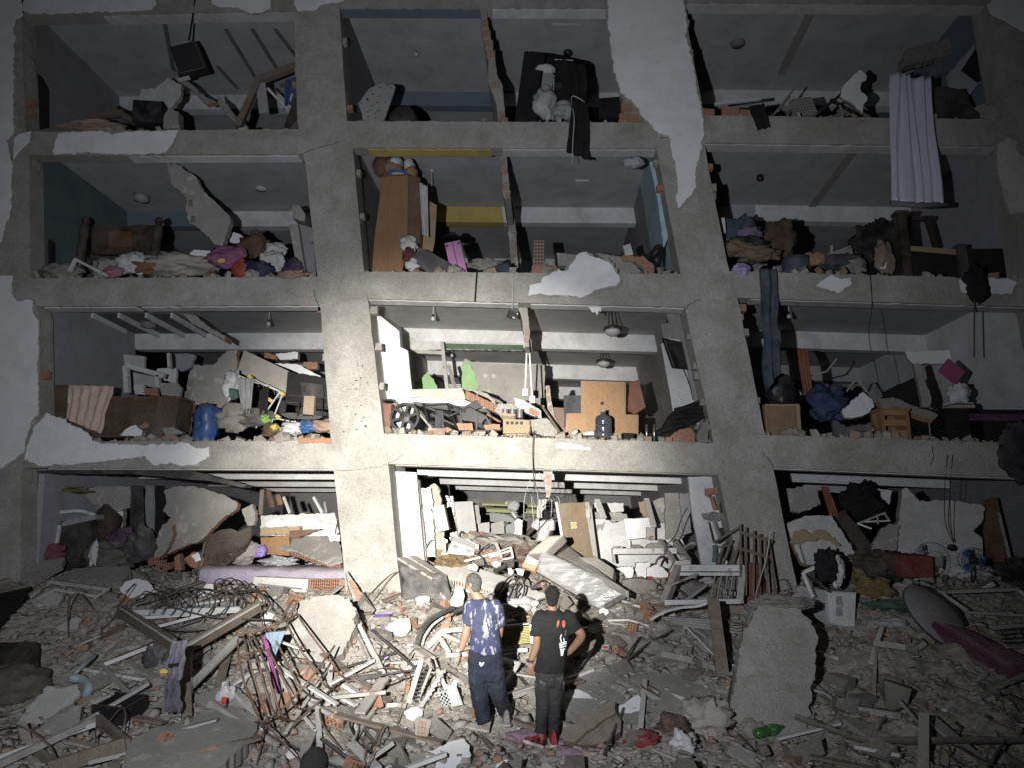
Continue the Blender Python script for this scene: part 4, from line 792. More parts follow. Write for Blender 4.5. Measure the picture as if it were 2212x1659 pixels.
thick('wrapped_body',8,[(1095,105),(1575,330),(1400,425),(1045,215)],pl,.22,WRAP,mt,seed=3,puff=.06,wrinkle=.03)
thick('upper_side',8,[(1165,20),(1480,285),(1570,335),(1100,105)],(pl[0],Matrix.Rotation(R(-18),3,'Z') @ Vector((0,-.25,.97))),.1,mat('dusty film',(.40,.39,.37),.4,.15,6,.3,dust=.3),mt,seed=5,puff=.02)
fm = T('foam_mattress','beige foam mattress with a pink and orange end behind the wrapped one','mattress',Gz(8,1090,230))
pl2 = plane_at(8,1100,120,25,-15,Y=-.05); thick('foam_body',8,[(1130,28),(1215,22),(1110,120),(1010,130)],pl2,.25,mat('beige foam',(.46,.42,.36),.95,.12,8,.3,dust=.3),fm)
thick('pink_end',8,[(1010,130),(1075,165),(1062,195),(990,175)],(pl2[0] + pl2[1] * .1,pl2[1]),.1,mat('pale pink foam',(.72,.50,.52),.9,.06,7,.2),fm,puff=.02); thick('orange_end',8,[(985,175),(1062,195),(1045,225),(978,195)],(pl2[0] + pl2[1] * .1,pl2[1]),.1,mat('orange foam',(.72,.36,.17),.9,.06,7,.2),fm,puff=.02)
gm = T('grey_mattress','dusty grey folded mattress behind the wrapped mattress','mattress',Gz(8,1400,280)); thick('body',8,[(1290,145),(1380,140),(1490,210),(1480,290)],plane_at(8,1390,200,40,-20,Y=.15),.2,mat('dusty grey foam',(.33,.31,.28),.95,.15,5,.4,dust=.3),gm)
bars('steel_strip','dark metal edge strip under the wrapped mattress','strip',STEELD,[(A(8,1190,335,-.45),A(8,1400,424,-.55),.03,.02)],'strip')
heap('red_cloth','bright red cloth below the white plaster blocks','cloth',REDC,8,1748,275,.24,.16,.13,3,.3)
heap('red_cloth','dark red cloth on the ground in front of the beige sack','cloth',mat('dark red cloth',(.30,.01,.02),.9,.2,9,.25),8,1650,1175,.17,.13,.09,4,.35)
heap('white_bag','small crumpled white plastic bag right of the dark red cloth','bag',CLOTHW,8,1870,1200,.14,.12,.12,5,.45)
heap('sack','beige crumpled sack at the edge of the grey floor slab','sack',mat('beige sack',(.42,.39,.33),.9,.12,9,.35,dust=.2),8,1990,1080,.30,.22,.2,6,.4)
heap('brown_bag','brown earth stained bag left of the beige sack','bag',mat('brown stained bag',(.11,.06,.04),.9,.3,9,.35,dust=.15),8,1815,1115,.20,.16,.13,7,.35)
mb = MB(); P = []
for i,(x,y,w1) in enumerate(((950,1160,.16),(985,1130,.2),(1040,1140,.12),(1180,1190,.14),(1230,1230,.16),(1290,1245,.12),(1380,1235,.12),(1000,1170,.12))): blob(mb,Gz(8,x,y) + Vector((0,0,.0)),(w1,w1 * .7,.05),i + 3,.35,14,8)
ob(mb,'magenta_cloth','trodden dusty magenta cloth under the red shoes','cloth',mat('dusty magenta cloth',(.30,.14,.26),.95,.3,9,.4,dust=.5),smooth=True)
bt = T('plastic_cup','clear plastic cup with a red label right of the man in black','cup',Gz(8,1480,690)); c0 = Gz(8,1478,660,.05); Mx = Matrix.Translation(c0) @ Matrix.Rotation(R(70),4,'X') @ Matrix.Rotation(R(20),4,'Y')
MB().lathe([(.045,-.09),(.05,-.05),(.065,.06),(.07,.09),(.062,.088),(.04,-.07)],14,Mx).build('cup_body',mat('clear plastic',(.6,.62,.62),.15,.1,4,0,trans=.7,dust=.1),bt,True)
pp = A(8,1441,644,c0.y - .08); MB().box(pp,(.09,.01,.055)).build('label_card',mat('white card',(.75,.74,.72),.6,.05,4,0),bt); MB().box(pp + Vector((0,-.008,0)),(.075,.008,.042)).build('red_print',mat('red print',(.35,.02,.06),.6,.2,20,0),bt)
mb = MB(); mb.box(Gz(8,1426,720,.03),(.035,.02,.05),rot3(20)); ob(mb,'matchbox','tiny dark red packet right of the man in black','packet',mat('packet red',(.25,.03,.05),.7,.2,9,.1))
# right big window frame with bars,post and trims
wf = T('big_casement','big white window frame with inner bars tipped on the rubble at right','frame',Gz(8,1980,430))
y0,y1 = Gz(8,1990,400,.2).y,Gz(8,1990,400,.2).y + .55
TLq,TRq,BRq,BLq = A(8,1848,205,y1),A(8,2208,205,y1),A(8,2190,388,y0),A(8,1770,395,y0)
for a,b2,w1,h1,m in ((TLq,TRq,.10,.10,WFRAME),(TRq,BRq,.1,.09,WFRAME),(BRq,BLq,.1,.07,WFRAME),(BLq,TLq,.1,.14,DFRAME),(TLq + Vector((0,-.06,-.09)),TRq + Vector((0,-.06,-.09)),.06,.05,WFRAME)): MB().bar(a,b2,w1,h1).build('rail',m,wf)
for x in (2055,2090,2125,2155): MB().bar(A(8,x,228,y1),A(8,x - 30,385,y0),.022,.022).build('bar',DFRAME,wf)
for a,b2 in (((1800,300),(1950,240)),((1880,390),(2000,300)),((1960,370),(2170,390))): MB().bar(A(8,*a,y0 + .1),A(8,*b2,y0 + .3),.05,.03).build('brace',DFRAME,wf)
heap('grey_sack','round grey sack inside the big tipped window frame','sack',mat('grey brown sack',(.22,.20,.18),.9,.15,9,.3,dust=.3),8,1900,355,.30,.25,.22,8,.15)
heap('white_cloth','white crumpled cloth heap behind the bars of the tipped frame','cloth',CLOTHW,8,1930,280,.35,.25,.18,9,.4); heap('blue_bottle','pale blue plastic lump behind the bars of the tipped frame','plastic',BLUEC,8,2130,320,.14,.12,.12,10,.2)
bars('post','weathered brown post standing in front of the tipped window frame','post',WOODR,[(GZ(8,2040,385,.75),GZ(8,2095,815,.02),.16,.06)],'post')
mb = MB(); P = curve([A(8,1690,492,-1.75),A(8,1760,450,-1.7),A(8,1850,425,-1.62),A(8,1940,418,-1.6),A(8,2010,395,-1.6)],6)
for i in range(len(P) - 1): mb.bar(P[i],P[i + 1],.06,.03)
ob(mb,'bent_trim','bent white metal trim curving out left of the brown post','trim',WFRAME)
bars('gutter_piece','pale half round gutter piece on the grey rubble','gutter',WFRAME,[(GZ(8,1460,495,.08),GZ(8,1580,492,.08),.08,.03),(GZ(8,1580,492,.08),GZ(8,1690,525,.07),.09,.03),(GZ(8,1470,510,.04),GZ(8,1660,535,.04),.04,.03,DFRAME)],'sheet')
mb = MB(); P = curve([GZ(8,1490,755,.05),GZ(8,1580,700,.12),GZ(8,1690,620,.18),GZ(8,1815,552,.12)],6); mb.tube(P,.018,6); P = curve([GZ(8,1500,760,.06),GZ(8,1560,690,.16),GZ(8,1610,620,.2),GZ(8,1640,590,.12),GZ(8,1690,620,.1),GZ(8,1780,650,.05)],6); mb.tube(P,.015,6); mb.bar(GZ(8,1690,660,.08),GZ(8,1790,700,.06),.06,.02); ob(mb,'tangled_trim','tangled bent door trims on the grey rubble right of the men','trim',STEELD)
heap('earth_clod','dark earth clod under the tangled trims','clod',CONCD,8,1720,660,.25,.2,.12,12,.3)
bars('thin_strip','thin white strip slanting left of the brown post','strip',WFRAME,[(GZ(8,1880,520,.12),GZ(8,2050,690,.05),.03,.015)],'strip')
t_ = bars('board_stack','stack of pale splintered boards under the tipped window frame','boards',DFRAME,[(GZ(8,1730 + i * 35,478 + i * 11,.12),GZ(8,2190,500 + i * 16,.14),.09,.025) for i in range(5)],'board')
for i,(a,b2,lb) in enumerate((((1900,770),(1925,640),'thin rusty rod upright in the rubble right of the men'),((1700,1210),(1850,1275),'pale stick lying at the bottom right of the dark red cloth'))): bars('stick',lb,'stick',RUST if i == 0 else DFRAME,[(GZ(8,*a,.04),GZ(8,*b2,.12 if i == 0 else .03),.015,.015)],'stick')
# rubble at the bottom edge,left of centre
cable('cable_loop','grey looped cable near the bottom left of the men',STEELD,[GZ(8,175,1190,.1),GZ(8,110,1110,.2),GZ(8,130,1085,.24),GZ(8,175,1110,.2),GZ(8,190,1190,.08)],.017)
cable('cable_loop','dark hanging cable loop at the left of the bottom edge',BLACK,[GZ(8,60,1150,.05),GZ(8,25,1080,.16),GZ(8,40,1040,.22),GZ(8,75,1100,.15),GZ(8,30,1210,.05)],.012)
heap('dark_bundle','dark dusty cloth bundle below the cable loop','bundle',DIRTF,8,240,1190,.3,.16,.13,14,.25)
bars('white_bar','thick white bar at the bottom edge below the cable loops','bar',WFRAME,[(GZ(8,35,1180,.1),GZ(8,180,1320,.08),.08,.05)],'bar')
bars('leaning_board','dusty board leaning left of the louvred frame','board',DFRAME,[(GZ(8,80,1010,.15),GZ(8,215,820,.3),.13,.03)],'board')
bars('white_bar','white bar under the right end of the rusty cage','bar',WFRAME,[(GZ(8,-10,850,.12),GZ(8,100,925,.1),.08,.04)],'bar')
bars('thin_bar','long thin dark rod crossing left of the louvred frame','rod',STEELD,[(GZ(8,0,825,.16),GZ(8,190,800,.2),.05,.05),(GZ(8,190,800,.2),GZ(8,400,765,.3),.02,.02)],'rod')
for i in range(4): cable('cable',('black cable trailing down the slope left of the louvred frame','second thin black cable trailing down the left slope','dark wire curling beside the rusty cage end','thin wire arching out of the rubble below the lilac piece')[i],BLACK,[GZ(8,200 + i * 20,640 + i * 30,.1),GZ(8,175 + i * 12,760,.15),GZ(8,215 - i * 15,880,.1),GZ(8,150 + i * 10,1000 + i * 20,.03)],.008)
for i,(x,y,a,lb) in enumerate(((210,466,.2,'lilac plastic panel left of the white plaster slab piece'),(150,438,.07,'small purple plastic bit near the brick strip'),(225,700,.08,'purple plastic bit near the white square plaster'),(205,535,.05,'little violet plastic chip beside the white plaster slab piece'))):
    p = Gz(8,x,y,.05); ob(MB().box(p,(a * 1.3,a * .8,.02),rot3(25 + i * 40,-25)),'purple_piece',lb,'plastic piece',PURP)
heap('light_bulb_box','pale round plastic lid low in the right foreground rubble','lid',CLOTHW,8,1255,1045,.05,.04,.05,3,.2)
# ================================================================== rubble slope,right
ss = T('leaning_concrete','tall grey concrete slab leaning up out of the rubble at right','slab',Gz(9,540,1330))
pl = plane_at(9,520,1300,40,6,.02)
P,n = trace(9,[(300,1000),(345,700),(395,590),(440,520),(500,455),(640,440),(715,490),(738,550),(800,600),(840,720),(820,950),(790,1150),(765,1330),(560,1370),(380,1345),(280,1320),(250,1250),(262,1120)],pl); MB().prism(jag(P,.03,.09,4),n * .22,0,1).build('slab_body',[CONC,CONCD],ss)
mb = MB(); blob(mb,onp(*uv(9,600,470),*pl) + Vector((0,.05,-.02)),(.42,.16,.10),5,.3); mb.build('broken_top',CONCD,ss)
cable('cable','thin wire running down beside the tall leaning slab',STEELD,[GZ(9,275,960,.2),GZ(9,245,1120,.1),GZ(9,270,1280,.05),GZ(9,340,1370,.04),GZ(9,430,1480,.03),GZ(9,470,1580,.03)],.008)
cable('cable','pale wire hanging from the wooden grille to the tall slab',WFRAME,[A(9,525,0,-.6),A(9,500,180,-.7),A(9,440,380,-.9),A(9,410,520,-1.2),A(9,375,610,-1.4)],.008)
bo = T('green_bottle','green plastic soda bottle lying at the foot of the tall slab','bottle',Gz(9,520,1370)); a,b2 = GZ(9,425,1350,.06),GZ(9,612,1300,.06); d = (b2 - a); q = d.to_track_quat('Z','Y').to_matrix().to_4x4(); L_ = d.length
MB().lathe([(.02,0),(.055,.02),(.06,.1 * L_),(.055,.35 * L_),(.06,.6 * L_),(.055,.74 * L_),(.03,.9 * L_),(.02,.94 * L_),(.02,L_ * .96)],16,Matrix.Translation(a) @ q).build('bottle_body',GREENP,bo,True)
MB().lathe([(.021,L_ * .95),(.022,L_)],12,Matrix.Translation(a) @ q).build('cap',mat('green cap',(.02,.12,.02),.5,.1,4,0),bo)
lab = MB().lathe([(.0615,L_ * .42),(.0615,L_ * .68)],16,Matrix.Translation(a) @ q,cap=False).build('label',mat('green label',(.03,.22,.03),.4,.1,8,0,fleck=((.7,.8,.6),30,.6)),bo,True)
cdir = (CAM - (a + b2) / 2).normalized(); text_part('Sprite',a.lerp(b2,.56) + cdir * .066,-cdir.cross(d),d,.042,mat('white print',(.8,.8,.78),.6,.03,4,0),lab)
# white cooker box
ck = T('white_cooker','white gutted kitchen appliance standing on the right rubble','appliance',Gz(9,990,640)); y0 = Gz(9,1000,640,.02).y
F4 = [A(9,x,y,y0) for x,y in ((905,405),(1095,418),(1085,640),(920,610))]; MB().prism([p for p in F4],(0,.03,0)).build('front_panel',mat('enamel white',(.66,.66,.66),.35,.08,5,.05,dust=.3,fleck=((.2,.17,.14),6,.7)),ck)
B4 = [p + Vector((.03,.03,0)) for p in F4]; MB().prism([p + Vector((-.02 if i in (0,3) else .02,.034,.02 if i < 2 else -.02)) for i,p in enumerate(F4)],(-.22,.42,.03)).build('case',mat('case grey',(.42,.42,.42),.5,.15,5,.08,dust=.4),ck)
for i in range(2): MB().prism([A(9,x,y,y0 - .012) for x,y in ((968,435 + i * 70),(1003,435 + i * 70),(1008,490 + i * 70),(968,492 + i * 70))],(0,.01,0)).build('vent_slot',BLACK,ck)
for i in range(6): MB().bar(A(9,972 + i * 6,437,y0 - .02),A(9,973 + i * 6,560,y0 - .02),.005,.006).build('grid_bar',WFRAME,ck)
bars('oven_door','dark glazed door frame leaning behind the white appliance','door',WFRAME,[(A(9,745,275,-.9),A(9,880,212,-.9),.05,.05),(A(9,880,212,-.9),A(9,962,370,-.95),.05,.05),(A(9,745,275,-.9),A(9,815,440,-1),.05,.05),(A(9,780,290,-.86),A(9,905,400,-.9),.42,.02,mat('dark dusty glass',(.05,.052,.05),.4,.3,4,.1,dust=.3),'pane')],'rail')
heap('black_jacket','black jacket draped over the dark glazed door','jacket',BLACKF,9,895,225,.17,.12,.24,3,.3,Y=-.95,lift=0)
heap('white_cloth','white cloth hanging beside the black jacket','cloth',CLOTHW,9,965,260,.12,.1,.22,4,.3,Y=-.9,lift=0)
heap('pale_bundle','pale pink and white bundle left of the white appliance','bundle',mat('pale bundle',(.50,.45,.46),.9,.15,6,.4),9,780,470,.28,.2,.16,5,.4)
# wooden grille against the column,red sack
wg = T('wooden_grille','tall grille of brown wooden slats leaning against the right column','grille',Gz(9,450,450)); y0 = -.35
for i,(xa,xb) in enumerate(((335,300),(372,335),(425,385),(465,430),(500,480),(525,540))): MB().bar(A(9,xa - 5,-45 + i * 22,y0 + .1),A(9,xb + 30,420 + i * 8,y0 - .25),.035,.035).build('slat',mat('brown slat',(.17,.10,.065),.8,.3,8,.2,dust=.3),wg)
for ya in (20,130): MB().bar(A(9,330,ya - 12,y0),A(9,540,ya + 50,y0),.03,.05).build('rail',WOODR,wg)
for a,b2 in (((150,75),(330,-30)),((170,110),(260,95)),((240,320),(330,60)),((175,230),(215,90)),((200,240),(270,60))): MB().bar(A(9,*a,y0 + .05),A(9,*b2,y0 + .05),.03,.03).build('broken_stick',WOODR,wg)
flat('brown_board','brown board behind the wooden grille','board',9,[(330,90),(360,30),(480,35),(545,180),(560,330),(400,330),(320,190)],.03,WOODB,tilt=8,h=.3,jg=0)
heap('red_sack','dull red net sack below the wooden grille','sack',mat('dull red sack',(.20,.055,.05),.9,.25,14,.4,dust=.2),9,420,460,.20,.16,.45,7,.2,lift=.2)
# dish,magenta cushion,long pipe,posts
ds = T('round_dish','large grey round dish lying edge up at right','dish',Gz(9,1650,640)); c0 = Gz(9,1640,560,.3); Mx = Matrix.Translation(c0) @ Matrix.Rotation(R(28),4,'Z') @ Matrix.Rotation(R(52),4,'X')
MB().lathe([(.02,.10),(.3,.07),(.5,.0),(.52,-.03),(.5,-.03),(.3,.04),(.02,.06)],32,Mx).build('dish_shell',mat('dish grey',(.26,.26,.265),.6,.12,5,.1,dust=.3),ds,True); MB().lathe([(.53,-.035),(.53,.0)],32,Mx,cap=False).build('rim',STEELD,ds)
cu = T('long_cushion','long dark magenta cushion sloping down at the right edge','cushion',Gz(9,1900,800)); thick('cushion_body',9,[(1610,600),(1780,640),(2330,900),(2180,960)],plane_at(9,1900,780,55,10,.2),.2,mat('deep magenta cloth',(.10,.02,.06),.95,.3,8,.35,dust=.2),cu)
mb = MB(); P = curve([GZ(9,690,1232,.25),GZ(9,860,1290,.2),GZ(9,1020,1350,.15),GZ(9,1160,1385,.15),GZ(9,1500,1392,.15),GZ(9,1850,1388,.18),GZ(9,2300,1390,.2)],8); mb.tube(P,[.035 + .012 * mnoise.noise(Vector((i * .4,1,2))) for i in range(len(P))],8); ob(mb,'long_pole','long bent grey pole stretched across the right foreground','pole',mat('grey bark pole',(.13,.12,.105),.85,.3,8,.3,dust=.4),smooth=True)
bars('timber_post','square timber post standing at the bottom right crossing the pole','post',DFRAME,[(GZ(9,1545,1600,.0),GZ(9,1550,1225,.35),.10,.08)],'post')
bars('timber_board','wide weathered board lying behind the square post at bottom right','board',DFRAME,[(GZ(9,1580,1235,.12),GZ(9,1960,1560,.05),.16,.03)],'board')
bars('stick','pale stick pointing down at the bottom right','stick',CHIP,[(GZ(9,1660,1440,.06),GZ(9,1790,1580,.03),.025,.02)],'stick')
bars('lath','grey lath rising to the right edge below the magenta cushion','lath',DFRAME,[(GZ(9,1905,1105,.06),GZ(9,2105,1005,.12),.07,.02),(GZ(9,2105,1010,.12),GZ(9,2240,940,.18),.08,.02)],'lath')
bars('stick','thin slanting stick left of the square timber post','stick',DFRAME,[(GZ(9,1380,1120,.2),GZ(9,1505,1265,.08),.03,.02)],'stick')
bars('strip','thin white trim strip lying right of the tall slab','strip',WFRAME,[(GZ(9,815,1015,.08),GZ(9,1045,1198,.05),.035,.02)],'strip')
bars('strip','white grooved strip beside the green bottle','strip',WFRAME,[(GZ(9,575,1378,.06),GZ(9,990,1278,.07),.05,.03)],'strip')
bars('shelf_frame','pale steel shelf frame lying at the right edge','frame',DFRAME,[(GZ(9,1640,405,.3),GZ(9,2160,385,.35),.12,.05),(GZ(9,1640,395,.3),GZ(9,1840,530,.2),.03,.05),(GZ(9,1830,540,.15),GZ(9,2230,560,.2),.05,.04),(GZ(9,2000,640,.15),GZ(9,2240,620,.15),.06,.05),(GZ(9,2160,385,.35),GZ(9,2240,430,.3),.06,.05)],'rail')
for i in range(5): bars('slat_board',('topmost dark slat board in the pile at the right edge','second dark slat board from the top at the right edge','middle dark slat board at the right edge','fourth dark slat board of the right edge pile','lowest pale slat board of the right edge pile')[i],'board',STEELD if i < 4 else DFRAME,[(GZ(9,2050 + i * 10,660 + i * 28,.12),GZ(9,2260,645 + i * 30,.12),.06,.02)],'board')
# clothes and household heaps in front of the right bay
for i,(x,y,rx,ry,rz,c,nm,lb) in enumerate(((1050,340,.28,.2,.2,(.22,.15,.04),'ochre cloth','ochre blanket heap right of the dark glazed door'),(1230,430,.30,.22,.22,(.19,.13,.03),'mustard cloth','mustard coloured blanket heap right of the white appliance'),(1270,340,.30,.2,.18,(.015,.015,.018),'black jumper','black clothing heap on the mustard blanket'),(1365,510,.42,.2,.09,(.02,.10,.06),'green cloth','dark green cloth spread right of the white appliance'),(1110,300,.12,.1,.14,(.22,.04,.06),'crimson cloth','small crimson cloth between the blanket heaps'),(1480,380,.3,.2,.1,(.38,.37,.36),'grey sheet','grey sheet heap left of the shelf frame'),(1560,430,.22,.16,.08,(.45,.45,.45),'pale sheet','pale crumpled sheet beside the shelf frame'),(1310,285,.22,.16,.08,(.40,.20,.04),'orange cloth','orange cloth peeping over the black clothing'),(1330,620,.22,.12,.07,(.40,.40,.40),'curled paper','curled pale paper under the green cloth'),(2180,330,.35,.3,.28,(.012,.012,.013),'black sack','black sack at the right edge'),(890,200,.1,.1,.1,(.05,.05,.05),'charcoal cloth','charcoal rag on the dark glazed door'))):
    heap('cloth_heap',lb,'cloth',mat(nm,c,.95,.25,7,.35,dust=.2),9,x,y,rx,ry,rz,20 + i,.35)
ob(MB().box(A(9,1450,225,.1) ,(.55,.4,.34),rot3(8,5)),'red_chest','dark red fabric box below the leaning white wall slab','box',mat('dark red fabric',(.24,.035,.02),.9,.2,6,.2,dust=.2))
FILM = mat('bright clear film',(.70,.70,.72),.12,.2,12,.7,bscale=22,spec=.9)
heap('plastic_bag','bright crumpled clear plastic bag below the blue fan','bag',FILM,9,1850,270,.28,.2,.13,41,.5); heap('plastic_bag','shiny clear plastic bag at the right of the fan','bag',FILM,9,2030,290,.24,.18,.12,42,.5)
# fans
def fan(name,label,c,rad,yaw,m,mb_,tilt=8):
    t = T(name,label,'fan',c + Vector((0,.02,-rad - .15))); M = Matrix.Translation(c) @ Matrix.Rotation(R(yaw),4,'Z') @ Matrix.Rotation(R(90 + tilt),4,'X')
    mb = MB()
    for j in range(30):
        a = j * 2 * math.pi / 30; d = Vector((math.cos(a),math.sin(a),0)); mb.tube([M @ (d * rad * .15 + Vector((0,0,.07))),M @ (d * rad * .7 + Vector((0,0,.075))),M @ (d * rad)],.0028,4)
    for rr,zz in ((rad,0),(rad * .6,.077),(rad * .15,.07)): mb.tube([M @ Vector((rr * math.cos(a * .2094),rr * math.sin(a * .2094),zz)) for a in range(30)],.005,5,closed=True)
    mb.build('guard',m,t)
    for j in range(3):
        a = j * 2.094; bl = MB(); row = lambda r0,w_,z_: [M @ (Matrix.Rotation(a + w_,3,'Z') @ Vector((r0,0,z_)))]
        bl.grid([[M @ (Matrix.Rotation(a + s_ * .42,3,'Z') @ Vector((r0 * rad,0,-.02 + s_ * .03))) for s_ in (-1,-.3,.3,1)] for r0 in (.12,.4,.7,.88)]); bl.build('blade',mb_,t,True,solid=.004)
    MB().lathe([(.03,-.08),(.06,-.06),(.06,.0),(.04,.03),(.03,.07)],14,M).build('motor',BLACK,t,True)
    MB().tube([c + Vector((0,.06,0)),c + Vector((0,.08,-rad - .15))],.015,8).build('stand',BLACK,t); return t
fan('white_fan','large white wire fan half buried below the leaning white wall slab',A(9,1570,205,.25),.34,5,WFRAME,CLOTHG); fan('blue_fan','black fan with blue blades below the leaning white wall slab',A(9,1872,195,.15),.21,-25,BLACK,mat('blue fan blade',(.03,.16,.42),.4,.1,5,0))
# ================================================================== ground floor,right bay
def frag(name,label,k,pts,Y,th,m,jg=.025,step=.08,seed=1,tilt=0,yaw=0,cat='wall fragment'):
    cx = sum(p[0] for p in pts) / len(pts); cy = sum(p[1] for p in pts) / len(pts)
    return S(name,label,cat,k,pts,Y if not tilt and not yaw else plane_at(k,cx,cy,tilt,yaw,Y=Y),th,m,jg,step,seed)
frag('masonry_fragment','big pale wall slab standing upright in the right ground floor opening',6,[(1125,1195),(1150,1190),(1220,1260),(1400,1262),(1560,1280),(1590,1300),(1575,1390),(1530,1430),(1580,1480),(1582,1600),(1570,1700),(1085,1700),(1080,1560),(1100,1400)],.9,.14,[PLASTD,MORT],.02,.08,51,tilt=8)
frag('masonry_fragment','torn plaster wall slab tilted right of the right column',6,[(460,1390),(560,1350),(720,1345),(770,1420),(850,1550),(850,1600),(760,1620),(560,1620),(500,1500)],.35,.1,[PLASTD,CHIP],.02,.08,52,tilt=25)
frag('masonry_fragment','square wall slab propped in front of the torn plaster slab',6,[(545,1500),(730,1478),(780,1590),(775,1620),(580,1625)],.15,.08,[PLASTD,MORT],.01,.08,53,tilt=25)
frag('torn_lining','ragged brown torn lining on the tilted plaster slab',6,[(510,1440),(560,1420),(600,1450),(640,1420),(700,1440),(760,1500),(765,1520),(700,1480),(600,1490),(530,1500),(490,1500)],.20,.02,CHIP,.03,.04,54,tilt=25,cat='lining')
frag('masonry_fragment','grey rendered wall piece deep left in the right ground floor',6,[(460,1200),(560,1180),(640,1200),(660,1280),(600,1310),(540,1330),(470,1330),(430,1280)],1.6,.1,CB,.03,.08,55,tilt=12)
frag('masonry_fragment','dark grey slab standing left of the big pale wall slab',6,[(930,1640),(960,1500),(1000,1420),(1060,1390),(1110,1400),(1090,1540),(1080,1640)],.7,.1,CB,.02,.08,56,tilt=15)
frag('masonry_fragment','white tiled wall piece at the back of the right ground floor',6,[(860,1215),(960,1190),(1060,1205),(1050,1290),(990,1300),(900,1270)],3.2,.08,[PLAST,MORT],.02,.08,57)
mb = MB(); drape(mb,6,[(665,1180),(705,1180),(770,1380),(720,1375)],1.2,3,.04,seed=12); ob(mb,'orange_curtain','rust orange curtain hanging in the right ground floor','curtain',mat('rust orange cloth',(.30,.085,.025),.9,.2,8,.2),smooth=True,solid=.008)
heap('dark_clump','black bushy clump hanging at the back of the right ground floor','bundle',BLACKF,6,880,1285,.4,.3,.35,61,.4,Y=2.2,lift=0)
frag('dark_board','brown black board slanting down the middle of the right ground floor',6,[(740,1350),(790,1310),(930,1480),(960,1560),(900,1640),(850,1560)],1.0,.05,WOODD,.01,.1,58,tilt=20,cat='board')
t = bars('steel_chair_frame','bent white steel chair frame in the right ground floor','chair',WFRAME,[(A(6,870,1390,1),A(6,1020,1330,1.3),.03,.03),(A(6,1020,1330,1.3),A(6,1050,1375,1.1),.03,.03),(A(6,870,1390,1),A(6,950,1420,.9),.03,.03),(A(6,900,1380,1.1),A(6,1045,1375,1.1),.03,.03),(A(6,985,1390,1),A(6,980,1340,1.2),.025,.025)],'tube')
frag('brown_door','dark brown door leaf standing at the right end of the ground floor',6,[(1600,1260),(1660,1240),(1760,1659),(1740,1760),(1600,1760),(1585,1500)],1.2,.05,WOODB,0,.1,59,cat='door'); bars('edge_strip','pale edge strip along the dark brown door leaf','strip',DFRAME,[(A(6,1670,1330,1.1),A(6,1750,1659,.9),.04,.03)],'strip')
for i,x in enumerate((1370,1400)): cable('wire',('long wire hanging before the pale wall slab','second long wire hanging before the pale wall slab')[i],BLACK,[A(6,x + 10,1000,-.03),A(6,x - 5,1180,.1),A(6,x - 2,1380,.4),A(6,1415,1500,.6)],.007)
heap('lamp_holder','black lamp holder hanging on the wires before the pale wall slab','lamp',BLACK,6,1403,1527,.07,.06,.06,63,.1,Y=.62,lift=0)
heap('clothes_pile','heap of dark clothes lying on the right ground floor rubble','clothes',mat('brown clothes',(.08,.055,.045),.95,.4,5,.4),6,1000,1620,.6,.3,.2,64,.4,Y=.3,lift=0)
# ================================================================== second storey,right bay
z2 = fl('R',2,.3)
def cabinet(name,label,k,x0,x1,yt,Y,dep,zf,m,cat='cabinet',parts=None,yaw=0):
    a,b2 = A(k,x0,yt,Y),A(k,x1,yt,Y); t = T(name,label,cat,((a.x + b2.x) / 2,Y + dep / 2,zf)); w1 = b2.x - a.x; h = a.z - zf
    MB().box(((a.x + b2.x) / 2,Y + dep / 2,zf + h / 2),(w1,dep,h)).build('carcass',m,t); return t,a.x,b2.x,zf,a.z
t,xa,xb,za,zb_ = cabinet('bedside_cabinet','brown bedside cabinet at the left edge of the right second floor',6,345,540,712,.25,.4,z2,CHIP)
MB().box(((xa + xb) / 2 - .03,.235,(za + zb_) / 2),((xb - xa) * .85,.025,(zb_ - za) * .9)).build('front_panel',mat('tan veneer',(.27,.16,.07),.6,.12,4,.05,dust=.15),t)
nd = T('drawer_chest','orange wooden chest with three empty drawer openings on the second floor','chest',A(6,1090,910,.15)); X0,X1,ZB,ZT = A(6,1015,900,.15).x,A(6,1175,900,.15).x,z2,A(6,1100,742,.15).z
for c,d in ((((X0 + .03),.35,(ZB + ZT) / 2),(.06,.4,ZT - ZB)),(((X1 - .03),.35,(ZB + ZT) / 2),(.06,.4,ZT - ZB)),(((X0 + X1) / 2,.35,ZT),(X1 - X0 + .04,.44,.04)),(((X0 + X1) / 2,.54,(ZB + ZT) / 2),(X1 - X0,.02,ZT - ZB))): MB().box(c,d).build('panel',WOODO,nd)
for i in range(3): MB().box(((X0 + X1) / 2,.165,ZB + .12 + i * (ZT - ZB) * .34),(X1 - X0 - .12,.03,(ZT - ZB) * .2)).build('drawer_front',mat('light orange wood',(.40,.22,.07),.55,.14,4,.06,stretch=(1,1,7)),nd)
MB().prism([A(6,x,y,.3) for x,y in ((955,770),(1012,740),(1012,900),(960,820))],(0,.03,0)).build('side_panel',WOODO,nd)
ob(MB().box(Vector((A(6,1455,740,.5).x,.7,(z2 + A(6,1455,738,.5).z) / 2)),(A(6,1560,740,.5).x - A(6,1350,740,.5).x,.5,A(6,1455,738,.5).z - z2)),'black_cabinet','black cabinet with papers on top at right on the second floor','cabinet',BLACK)
zt = A(6,1455,738,.5).z
for i in range(4): ob(MB().box(Vector((A(6,1430,700,.7).x,.65,zt + .02 + i * .03)),(.42 - i * .02,.3,.024),rot3(i * 9 - 10)),'book',('lowest book of the pile on the black cabinet','second book from below on the black cabinet','third book from below on the black cabinet','topmost book of the pile on the black cabinet')[i],'book',(CARD,CLOTHW,mat('red cover',(.25,.08,.05),.6,.1,5,0),CLOTHW)[i])
